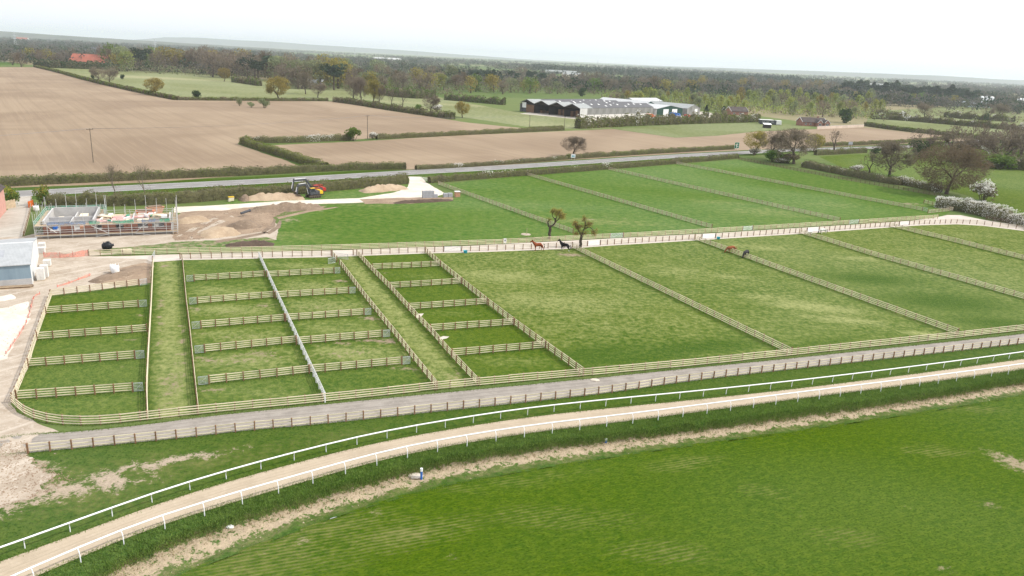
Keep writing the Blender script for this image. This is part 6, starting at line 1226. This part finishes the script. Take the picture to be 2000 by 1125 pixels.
# septic tank
p = at(210, 488); tk = root_at('septic_tank', 'black plastic onion-shaped tank lying beside the lane fence', 'tank', p, BA); t = MB(); t.lathe([(.25, -1.35), (.75, -1.2), (1.08, -.7), (1.15, 0), (1.08, .7), (.75, 1.1), (.35, 1.3), (.35, 1.7)], 18); o = t.build('shell', M_BLACKP, tk, smooth_=True); o.rotation_euler = (0, R(80), 0); o.location = (0, 0, 1.08); o2 = MB().lathe([(.42, 0), (.42, .25), (.3, .28)], 14).build('lid', M_BLACKP, tk); o2.location = (.3, 0, 2.1); tk.scale = (.72, .72, .72)
for i in range(3): q = MB().lathe([(1.17, -.06), (1.2, 0), (1.17, .06)], 18).build('rib', M_BLACKP, tk); q.rotation_euler = (0, R(80), 0); q.location = (-.6 + i * .55, 0, 1.08 - i * .08)
# skip, sheet, crate behind the building
def skip(label, w, a, m, sx=1.):
    r = root_at('skip', label, 'skip', w, a); MB().prism([(-1.3, 0), (1.3, 0), (2., 1.4), (-2., 1.4)], 'y', -.9, .9).build('body', m, r, bevel=.04); MB().box(-2.05, 2.05, -1., 1., 1.403, 1.52).build('rim', m, r); MB().box(-1.6, 1.6, -.7, .7, 1.53, 1.8).build('load', M_HEAP, r); return r
skip('orange skip behind the half-built house', at(284, 424), BA, M_ORANGE); skip('red skip tilted on the far side of the orange one', at(303, 416), BA + .4, M_TERRA)
o = MB().box(-.9, .9, -.05, .05, 0, 1.4).build('cover_sheet', M_WHITE); o.location = tuple(at(279, 427)); o.rotation_euler = (R(-12), 0, BA); tag(o, 'white board propped against the orange skip', 'board')
bx2 = root_at('yellow_bin', 'pale yellow tipped bin on the grass beside the dark hedge', 'bin', at(451, 393), .5); MB().prism([(-.7, 0), (.7, .15), (.8, 1.1), (-.5, 1.0)], 'y', -.6, .6).build('body', M_CREAM, bx2, bevel=.05); MB().box(-.6, .85, -.65, .65, 1.12, 1.2).build('lid', M_YEL, bx2)
o = root_at('drain_pipe', 'blue-grey drain pipe lying on the spoil', 'pipe', at(471, 424), R(60)); MB().tube([(0, 0, .9), (2.6, 0, 1.25)], .3, 10).build('pipe', M_GREY, o); MB().tube([(2.5, 0, 1.23), (2.8, 0, 1.28)], .36, 10).build('collar', M_GREY, o)
# planks in front of the steel shed
st = root_at('plank_stack', 'low stack of old brown planks in front of the steel shed', 'plank stack', at(28, 563), BA)
for i in range(3):
    for j in range(5): MB().box(-2.6 + rng.uniform(-.2, .2), 2.4 + rng.uniform(-.3, .3), -.5 + j * .2, -.32 + j * .2, i * .14, i * .14 + .11).build('plank', M_HAY if (i + j) % 2 else M_BOARD, st)
# barrier mesh
def barrier(label, pts, h=.9, z=0.):
    L = resample(smooth(ats(pts), 1), .5); o0 = L[0]; r = thing('barrier_mesh', label, 'barrier', tuple(o0)); V = []; n = len(L)
    for k, zz in enumerate((.03, .5, 1.)):
        for i in range(n): q = L[i] - o0; V.append((q[0] + .18 * mnoise.noise(Vector((i * .4, zz, 1))), q[1] + .25 * zz * mnoise.noise(Vector((i * .25, zz, 4))), max(.03, h * zz * (1 + .5 * mnoise.noise(Vector((i * .18, 0, 6)))))))
    F = []
    for k in range(2): i = np.arange(n - 1) + k * n; F.append(np.c_[i, i + 1, i + 1 + n, i + n])
    mesh_np('mesh', np.array(V), np.vstack(F), M_MESH, r)
    for i in range(0, n, 5): q = L[i] - o0; MB().tube([(q[0], q[1], 0), (q[0], q[1], h + .2)], .03, 5).build('stake', M_RED, r)
barrier('sagging red plastic mesh barrier between the shed and the lane fence', [(86, 503), (110, 504), (140, 503), (172, 500)], 1.)
barrier('collapsed red mesh barrier lying across the yard', [(112, 561), (130, 556), (150, 548), (178, 538)], .35)
barrier('long fallen red mesh barrier along the yard track beside the pens', [(78, 575), (66, 580), (60, 605), (52, 632), (38, 655), (26, 672), (12, 692)], .3)
# standpipe, stake posts
def marker(label, px, py, z, h=1.15):
    r = root_at('marker_post', label, 'marker post', at(px, py, z), 0); MB().tube([(0, 0, -.1), (0, 0, h * .72)], .12, 8).build('post', M_BLUE, r); MB().tube([(0, 0, h * .72), (0, 0, h)], .135, 8).build('cap', M_PVC, r); return r
marker('blue marker post with a white top in the sandy ditch beside a flat stone', 823, 935, ZB - .2, 1.2); marker('small dark blue marker post in the ditch near the field bend', 1183, 866, ZB - .2, .6)
def stone(label, px, py, z, s, m=M_WHITE_STONE):
    g = np.random.default_rng(int(px)); b = MB(); b.lathe([(s * .55, -.05), (s * .62, .06 * 1), (s * .5, .16), (s * .2, .2)], 9); b.v = [(x * g.uniform(1.1, 1.5), y * g.uniform(.6, .9), z_) for x, y, z_ in b.v]; o = b.build('flat_stone', m); o.location = tuple(at(px, py, z)); tag(o, label, 'stone')
stone('flat pale slab in the ditch beside the blue marker post', 813, 930, ZB - .15, 1.); stone('flat pale stone on the gravel track edge by the paddock corner', 1162, 743, .02, .8); stone('small white stone at the ditch edge', 449, 1030, ZB - .1, .5, M_WHITE)
# buckets, sign, plaque
def bucket(label, px, py, m=M_BLUE, s=1.):
    r = root_at('feed_bucket', label, 'bucket', at(px, py), 0); MB().lathe([(.34 * s, 0), (.45 * s, .5 * s), (.48 * s, .52 * s), (.40 * s, .46 * s), (.3 * s, .2 * s)], 12).build('tub', m, r); MB().tube([(-.44 * s, 0, .5 * s), (-.3 * s, 0, .75 * s), (0, 0, .85 * s), (.3 * s, 0, .75 * s), (.44 * s, 0, .5 * s)], .02, 5).build('handle', M_GALV, r)
M_TURQ = plain('turquoise_plastic', (.03, .36, .45), (.03, .30, .38), 1., .4)
bucket('turquoise bucket by the lane fence of the first large paddock', 909, 494, M_TURQ); bucket('turquoise bucket by the gate near the two grazing horses', 1403, 467, M_TURQ); bucket('white tub at the foot of the lane fence beside the piebald pony', 1582, 457, M_WHITE, 1.3)
def sign(label, px, py, w, h, z0, face, border, marks, post=M_GALV, a=None, name='road_sign', z=0.):
    r = root_at(name, label, 'sign', at(px, py), 0 if a is None else a); 
    for x in (-w * .32, w * .32): MB().tube([(x, .05, -.1), (x, .05, z0 + h * .9)], .045, 6).build('post', post, r)
    pl = MB().box(-w / 2, w / 2, -.03, .0, z0, z0 + h).build('panel', border, r); MB().box(-w / 2 + .08, w / 2 - .08, -.036, -.0305, z0 + .08, z0 + h - .08).build('face', face, pl)
    for (a0, a1, c0, c1, m) in marks: MB().box(-w / 2 + w * a0, -w / 2 + w * a1, -.042, -.0365, z0 + h * c0, z0 + h * c1).build('mark', m, pl)
    return r
M_SIGNG = plain('sign_green', (.01, .14, .07), (.01, .12, .06), 1., .4)
sign('tall green road sign with white junction lines beside the yellow-olive tree', 1438, 294, 2.9, 3., 1.1, M_SIGNG, M_WHITE, [(.42, .52, .12, .8, M_WHITE), (.2, .42, .5, .58, M_WHITE), (.52, .8, .66, .74, M_WHITE), (.18, .36, .64, .72, M_YEL), (.58, .84, .3, .38, M_WHITE)], a=R(25))
sign('grey back of a road sign on the verge beyond the dark top-heavy tree', 1660, 288, 3., 1.6, 1.6, M_LGREY, M_LGREY, [], a=R(20))
sign('pale notice board under the lone oak beside the road', 1119, 312, 2., 1.6, .8, M_WHITE, M_LGREY, [(.2, .8, .3, .6, M_TURQ)], a=R(10))
sign('small white notice with a dark mark on the lane fence', 986, 478, .62, .95, .5, M_WHITE, M_WHITE, [(.32, .7, .3, .72, M_DARK)], a=PEN_A * .6, name='notice_board')
gt = at(806, 352)
for x, lab in ((822, 'white site gate standing open beside the track mouth'),):
    g_ = root_at('white_gate', lab, 'gate', at(x, 353), R(-25)); MB().box(0, .12, 0, .12, 0, 1.3).build('post', M_WHITE, g_); MB().box(3.4, 3.52, 0, .12, 0, 1.3).build('post', M_WHITE, g_)
    for z in (.3, .6, .9, 1.15): MB().bar((.12, .06, z), (3.4, .06, z), .05, .1).build('bar', M_WHITE, g_)
# tree stake in the green field
s_ = root_at('young_tree_guard', 'thin stake with a pale bare ring round it in the green field', 'stake', at(1027, 458), 0); MB().tube([(.2, 0, 0), (.2, 0, 1.6)], .05, 6).build('stake', M_BOARD, s_); MB().lathe([(1.2, .0), (1.15, .09), (.5, .05)], 16).build('stone_ring', M_YARD, s_)
# fence of house lane
fence('old low rail fence beside the house lane and the scaffolding', [(62, 392), (58, 420), (47, 462)], rails=2, h=1.1, kind='old', side=1)
rp = root_at('plastic_barrier', 'red plastic panel standing at the corner of the lane fence', 'panel', at(61, 404), R(95)); MB().box(-1.2, 1.2, -.05, .05, .05, 1.5).build('panel', M_ORANGE, rp); MB().box(-1.25, 1.25, -.12, .12, 0, .05).build('foot', M_DARK, rp)
tp = root_at('board_fence', 'orange timber panel beside the pink house', 'fence panel', at(20, 407), R(75))
for k in range(8): MB().box(-1.6 + k * .4, -1.22 + k * .4, -.03, .03, 0, 1.9 + .12 * (k % 2)).build('board', M_BOARD, tp)
# ------------------------------------------------------------------ poles, wires and pylons
pole_at = [(182.5, 317.5, 262, 'wooden electricity pole standing alone in the big ploughed field'), (718, 272, 229, 'wooden electricity pole beside the big hedge bush'), (1034, 253, 227, 'wooden electricity pole at the tip of the ploughed field hedge'), (1102, 253, 229, 'wooden electricity pole in front of the barn gables')]
tops = []
for x, y, ty, lab in pole_at:
    w = at(x, y); H_ = (y - ty) / ppm(w) * 1.03; r = root_at('electricity_pole', lab, 'pole', w, R(55)); MB().tube([(0, 0, -.3), (0, 0, H_)], [.17, .12], 8).build('pole', M_BARK_PALE, r); MB().bar((-1.1, 0, H_ - .35), (1.1, 0, H_ - .35), .12, .14).build('crossarm', M_BARK, r)
    for k in (-1, 0, 1): MB().lathe([(.05, 0), (.09, .06), (.05, .12), (.08, .18), (.03, .24)], 8, (k * .95, 0, H_ - .27)).build('insulator', M_BLACKP, r)
    tops.append(np.array([w[0], w[1], H_ - .05]))
seq = [tops[0] + (tops[0] - tops[1]) * 1.2 * np.array([1, 1, 0])] + tops[:3] + [tops[3]]
M_WIRE = plain('wire', (.30, .28, .26), (.24, .22, .2), 1.)
for a, b_ in zip(seq[:-1], seq[1:]):
    r = thing('overhead_wire', 'overhead wires strung between wooden poles across the ploughed field', 'wire', tuple(a), 0, 'overhead wires')
    for k in (-1, 0, 1):
        off = np.array([.55, .78, 0]) * k; t = np.linspace(0, 1, 14)[:, None]; P = (b_ - a) * t + off; P[:, 2] -= 1.4 * 4 * (t * (1 - t))[:, 0]; MB().tube(P, .022, 4).build('wire', M_WIRE, r)
def pylon_parts():
    r = thing('pylon', 'pylon', 'pylon'); b = MB(); H_ = 46.
    def half(z): return 4.2 * (1 - z / H_) ** 1.25 + .45
    zs = [0, 6, 12, 18, 24, 29, 33, 37, 41, 46]
    for sx in (-1, 1):
        for sy in (-1, 1):
            for z0, z1 in zip(zs[:-1], zs[1:]): b.bar((sx * half(z0), sy * half(z0), z0), (sx * half(z1), sy * half(z1), z1), .3, .3)
    b.build('leg', M_GALV, r); b = MB()
    for z0, z1 in zip(zs[:-1], zs[1:]):
        for s in (-1, 1): b.bar((-half(z0), s * half(z0), z0), (half(z1), s * half(z1), z1), .2, .2).bar((half(z0), s * half(z0), z0), (-half(z1), s * half(z1), z1), .2, .2)
    b.build('bracing', M_GALV, r)
    for z, w in ((27, 7.5), (34, 9), (41, 6.5)): MB().prism([(-w, z), (0, z - 1.), (w, z), (0, z + 1.2)], 'y', -.35, .35).build('arm', M_GALV, r)
    return r
py0 = pylon_parts(); n_ = 0
for x, D, lab in ((310, 2700, 'tallest steel pylon standing clear above the wood near the red roof'), (47, 2300, 'steel pylon at the far edge above the dark hedge'), (685, 3400, 'steel pylon above the wood left of the pine belts'), (802, 4200, 'faint steel pylon on the plain beyond the brown woods'), (525, 5000, 'faint small steel pylon in front of the blue hills'), (1140, 5200, 'faint small steel pylon above the far pine belt')):
    w = ((x - 1000) / FPX * D * 1.0 - .0477 * 0, D, 0); o = py0 if n_ == 0 else dup(py0, w, .3); o.location = w; o.rotation_euler = (0, 0, .5 + n_ * .1); o['label'] = lab; o['group'] = 'distant pylons'; n_ += 1
# ------------------------------------------------------------------ farm vehicles by the barns
def truck(label, p, a, m, L=8.):
    r = root_at('parked_truck', label, 'truck', p, a); MB().box(0, L * .7, -1.2, 1.2, 1.0, 3.4).build('cargo_body', m, r, bevel=.05); c_ = MB().prism([(L * .72, .7), (L, .7), (L, 1.8), (L * .95, 2.9), (L * .72, 2.9)], 'y', -1.15, 1.15).build('cab', m, r, bevel=.06); MB().prism([(L * .965, 1.85), (L * .99, 1.85), (L * .955, 2.7), (L * .93, 2.7)], 'y', -1., 1.).build('windscreen', M_GLASS, c_)
    for x in (.2 * L, .85 * L):
        for s in (-1, 1): wv = MB().tube([(x, s * 1.2 - .15, .5), (x, s * 1.2 + .15, .5)], .5, 12).build('wheel', M_BLACKP, r); MB().tube([(x, s * 1.2 - .17, .5), (x, s * 1.2 + .17, .5)], .24, 8).build('rim', M_GALV, wv)
    MB().box(0, L * .98, -.5, .5, .55, .98).build('chassis', M_DARK, r); return r
truck('blue truck parked in front of the green gabled shed', at(1307, 228), R(4), M_BLUE, 9); truck('small red truck at the hedge beside the grey barn', at(1336, 232), R(-30), M_RED, 6); truck('orange loader truck at the corner of the long barn', at(1262, 231), R(8), M_ORANGE, 7)
def car(label, p, a, m):
    r = root_at('parked_car', label, 'car', p, a); MB().prism([(-2.1, .35), (2.1, .35), (2.15, .8), (1.3, .95), (.7, 1.45), (-1.2, 1.45), (-1.9, .95), (-2.15, .8)], 'y', -.85, .85).build('body', m, r, bevel=.08); MB().prism([(1.15, .97), (.62, 1.4), (-1.1, 1.4), (-1.65, .97)], 'y', -.87, .87).build('window', M_GLASS, r)
    for x in (-1.3, 1.3):
        for s in (-1, 1): MB().tube([(x, s * .8 - .1, .33), (x, s * .8 + .1, .33)], .33, 10).build('wheel', M_BLACKP, r)
for x, y, m, lab in ((1975, 272.5, M_WHITE, 'white car on the road beyond the dark hedge, ahead of the other white one'), (1992, 273.5, M_WHITE, 'white car on the road beyond the dark hedge, behind the other white one'), (1322, 231, M_DARK, 'dark car between the blue and red trucks'), (1368, 229, M_LGREY, 'grey car beside the grey sheeted barn')): car(lab, at(x, y), R(15), m)
plant('wp1', 1378, 229, 22, 'dark pointed conifer beside the grey sheeted barn', wpx=14); plant('darkbush', 1412, 222, 14, 'dark upright conifer bush in front of the brick bungalow', wpx=8, cat='bush'); plant('darkbush', 1136, 188, 16, 'dark round evergreen behind the barn roofs', wpx=16, cat='bush')
# ------------------------------------------------------------------ horses
def coat(name, a, b, socks=None, patch=None):
    s = NT(name); p = s.pos(True); c = s.mix(s.ramp(s.noise(p, 2.5, 2), .35, .65), a, b)
    if patch: c = s.mix(s.ramp(s.noise(p, 1.1, 1), .49, .53), c, patch)
    if socks: sp = s.n('ShaderNodeSeparateXYZ'); s.l(p, sp.inputs[0]); c = s.mix(s.ramp(sp.outputs[2], .24, .34, 1, 0), c, socks)
    s.col(c).rough(.7); s.b.inputs['Specular IOR Level'].default_value = .08; return s.m
def horse(label, px, py, heading, mat, hair, graze=False, sc=1.08, name='horse', low=False):
    r = root_at(name, label, 'horse', at(px, py), heading)
    if graze: neck = [(.95, 0, 1.22), (1.22, 0, .95), (1.42, 0, .62), (1.52, 0, .42), (1.66, 0, .14)]
    else: neck = [(.95, 0, 1.55), (1.15, 0, 1.82), (1.30, 0, 2.02), (1.48, 0, 1.93), (1.80, 0, 1.68)]
    nr = [.25, .19, .15, .145, .09]
    V = [(-.15, 0, 1.22)]; Rr = [(.33, .36)]; E = []
    def chain(start, pts, rad):
        k = start
        for p, q in zip(pts, rad): V.append(p); Rr.append(q if isinstance(q, tuple) else (q, q)); E.append((k, len(V) - 1)); k = len(V) - 1
        return k
    ch = chain(0, [(.25, 0, 1.22), (.62, 0, 1.25)], [(.33, .37), (.30, .36)]); chain(ch, neck, nr); hip = chain(0, [(-.55, 0, 1.27), (-.85, 0, 1.28)], [(.32, .34), (.28, .30)])
    for i, sy in enumerate((-1, 1)):
        fx = .12 * (sy if not graze else -sy)
        chain(ch, [(.62, sy * .2, .98), (.60 + fx * .5, sy * .19, .58), (.60 + fx, sy * .18, .16), (.66 + fx, sy * .18, .05)], [.135, .075, .05, .065])
        chain(hip, [(-.78, sy * .22, 1.0), (-.68 - fx * .5, sy * .21, .80), (-.96 - fx, sy * .19, .56), (-.90 - fx, sy * .18, .16), (-.84 - fx, sy * .18, .05)], [.19, .14, .075, .052, .066])
    me = bpy.data.meshes.new('body'); me.from_pydata(V, E, []); me.materials.append(mat); o = link(bpy.data.objects.new('body', me), r); m = o.modifiers.new('skin', 'SKIN'); m.use_smooth_shade = True
    for i, q in enumerate(me.skin_vertices[0].data): q.radius = Rr[i]
    me.skin_vertices[0].data[0].use_root = True; s_ = o.modifiers.new('sub', 'SUBSURF'); s_.levels = 1; s_.render_levels = 2
    hp_ = np.array(neck[3]); d = unit(np.array(neck[4]) - hp_)
    for sy in (-1, 1): q = np.array(neck[2]) + np.array([.02, sy * .07, .10]); MB().tube([q, q + np.array([.03, sy * .02, .09]), q + np.array([.05, sy * .02, .17])], [.045, .04, .008], 5).build('ear', mat, r)
    MB().tube([(-1.05, 0, 1.38), (-1.22, 0, 1.2), (-1.28, 0, .8), (-1.22, 0, .42)], [.05, .08, .09, .02], 7).build('tail', hair, r, smooth_=True)
    mp_ = [np.array(q) + np.array([-.06, 0, nr[i] * .85]) for i, q in enumerate(neck[:3])]; b = MB()
    b.tube([mp_[0] + np.array([-.2, 0, -.02])] + mp_ + [np.array(neck[3]) + np.array([0, 0, .13])], [.03, .06, .07, .06, .03], 6); b.build('mane', hair, r, smooth_=True); r.scale = (sc, sc, sc); return r
C_BAY = coat('bay_coat', (.27, .075, .03), (.20, .055, .024)); C_BLK = coat('black_coat', (.012, .011, .012), (.02, .018, .018), (.70, .68, .63)); C_CHE = coat('chestnut_coat', (.30, .10, .045), (.24, .08, .035)); C_DRK = coat('dark_coat', (.035, .033, .036), (.05, .048, .05)); C_PIE = coat('piebald_coat', (.78, .76, .71), (.70, .68, .63), None, (.03, .027, .025)); C_H = coat('black_hair', (.01, .009, .009), (.015, .013, .012))
horse('bay horse standing alert at the lane fence under the forked olive tree', 1051, 490, math.pi + .35, C_BAY, C_H, sc=1.13); horse('black horse with white feet standing at the corner by the leaning olive tree', 1103, 490, math.pi - .5, C_BLK, C_H, sc=1.1)
horse('chestnut horse grazing beside the long diagonal fence', 1428, 494, math.pi + .3, C_CHE, C_CHE, True, 1.05); horse('dark grey horse grazing beside the chestnut one', 1456, 503, math.pi + .9, C_DRK, C_H, True, 1.08); horse('white and black piebald pony grazing by the lane gate', 1607, 457, math.pi + .2, C_PIE, C_H, True, .92, 'pony')
# ------------------------------------------------------------------ long grass along bank and fences
def tufts(name, label, lines, n, h, mat, spread, seed, z=None):
    g = np.random.default_rng(seed); C = []
    tot = sum(length(l) for l in lines)
    for l in lines:
        k = int(n * length(l) / tot); d = np.r_[0, np.cumsum(np.linalg.norm(np.diff(l, axis=0), axis=1))]; t = g.uniform(0, d[-1], k); p = np.c_[[np.interp(t, d, l[:, j]) for j in range(3)]].T; p[:, :2] += g.normal(0, spread, (k, 2)); C.append(p)
    C = np.vstack(C); m = len(C); a = g.uniform(0, 6.28, m); w = g.uniform(.012, .028, m); hh = h * g.uniform(.5, 1.3, m); u = np.c_[np.cos(a), np.sin(a), np.zeros(m)]; ln = np.c_[g.normal(0, .35, (m, 2)), np.ones(m)] * hh[:, None]
    v = np.stack([C - u * w[:, None] * 1.5, C + u * w[:, None] * 1.5, C + ln], 1).reshape(-1, 3); o = mesh_np(name, v, np.arange(3 * m).reshape(-1, 3), mat); o['kind'] = 'stuff'; tag(o, label, 'grass'); return o
L_GRASS = leaf_mat('long_grass', (.185, .265, .055), (.13, .205, .038), (.085, .145, .026), scale=.6, trans=.3); L_STRAW = leaf_mat('straw_grass', (.40, .33, .17), (.32, .27, .13), (.22, .20, .08), scale=.8, trans=.3)
def mid(a, za, b, zb, t): A = resample(smooth(ats(a, za), 2), .5); B = resample(smooth(ats(b, zb), 2), .5); n = 300; f = lambda P: np.c_[[np.interp(np.linspace(0, 1, n), np.linspace(0, 1, len(P)), P[:, k]) for k in range(3)]].T; return f(A) * (1 - t) + f(B) * t
bl = [mid(TRK_L, 0, BNK_M, -.45, t) for t in (.1, .35, .6, .85)] + [mid(BNK_M, -.45, DIT_U, ZB - .12, t) for t in (.1, .3, .5, .7)]
tufts('long_grass', 'long dark grass clothing the bank below the gallop', bl, 120000, .19, L_GRASS, .35, 1)
tufts('long_grass', 'coarse grass strip between the sandy ditch and the crop field', [mid(DIT_L, ZB - .3, FLD_E, ZB + .02, t) for t in (.5, .75, 1.)], 7000, .13, L_GRASS, .3, 2)
tufts('dry_grass', 'straw-coloured dry grass along the foot of the bank', [mid(BNK_M, -.45, DIT_U, ZB - .12, t) for t in (.8, 1.)] + [mid(DIT_U, ZB - .12, DIT_L, ZB - .3, .3)], 12000, .26, L_STRAW, .5, 3)
tufts('long_grass', 'uncut grass under the paddock and pen fences', [ats(l) for l in (F_A, F_B, F_C, F_D, F_E, F_F, F_G, F_H, F_I, F_J)] + [ats(S_FENCE), ats(GRV_S)] + [ats(list(r)) for rr in (ROWS_A, ROWS_B, ROWS_C, ROWS_D) for r in rr], 60000, .15, L_GRASS, .22, 4)
tufts('long_grass', 'ragged grass creeping over both edges of the sandy gallop', [resample(smooth(ats(TRK_U), 2), .5), resample(smooth(ats(TRK_L), 2), .5), resample(smooth(ats(GRV_N), 2), .5)], 30000, .14, L_GRASS, .16, 6)
def rubble(name, label, poly, n, size, mat, seed, z=.02):
    g = np.random.default_rng(seed); P = ats(poly); lo = P.min(0); hi = P.max(0); q = np.c_[g.uniform(lo[0], hi[0], n * 4), g.uniform(lo[1], hi[1], n * 4)]; q = q[inside(q, P)][:n]; m = len(q); s_ = size * g.uniform(.4, 1.6, m)[:, None]
    c = np.c_[q, np.full(m, z)]; D = np.array([(1, 0, 0), (-.5, .87, 0), (-.5, -.87, 0), (0, 0, .8)]); v = (c[:, None, :] + D[None] * s_[:, None, :] * g.uniform(.7, 1.3, (m, 4, 1))); F = np.array([(0, 1, 3), (1, 2, 3), (2, 0, 3)]); f = (np.arange(m)[:, None, None] * 4 + F[None]).reshape(-1, 3)
    o = mesh_np(name, v.reshape(-1, 3), f, mat); o['kind'] = 'stuff'; tag(o, label, 'rubble')
rubble('rubble', 'loose stones and clods scattered over the dirt yard', [(-100, 480), (75, 475), (170, 505), (290, 512), (285, 550), (100, 574), (60, 690), (20, 790), (70, 845), (-100, 870)], 2600, .09, M_YARD, 8)
rubble('rubble', 'loose stones and clods at the track end below the yard', [(-80, 872), (55, 858), (55, 890), (150, 940), (60, 975), (-60, 1010)], 1500, .08, M_MUD, 9)
rubble('rubble', 'clods and stones along the sandy ditch bottom', DIT_U[1:] + DIT_L[::-1][:-1], 4200, .08, M_SAND, 10, ZB - .2)
rubble('rubble', 'clods scattered over the churned building site ground', [(340, 440), (440, 412), (620, 402), (540, 424), (535, 448), (440, 464), (340, 472)], 1600, .12, M_HEAP, 11)
# ------------------------------------------------------------------ haze
hz = MB().box(-28000, 28000, -1500, 32000, -6, 230).build('haze', plain('tmp', (1, 1, 1)))
hm = bpy.data.materials.new('haze_air'); hm.use_nodes = True; t = hm.node_tree; t.nodes.clear(); pv = t.nodes.new('ShaderNodeVolumePrincipled'); pv.inputs['Density'].default_value = HAZE; pv.inputs['Color'].default_value = (.87, .94, 1., 1); pv.inputs['Anisotropy'].default_value = .25
ou = t.nodes.new('ShaderNodeOutputMaterial'); t.links.new(pv.outputs[0], ou.inputs['Volume']); hz.data.materials.clear(); hz.data.materials.append(hm); hz['kind'] = 'stuff'; tag(hz, 'thin pale spring haze over the whole plain', 'haze')
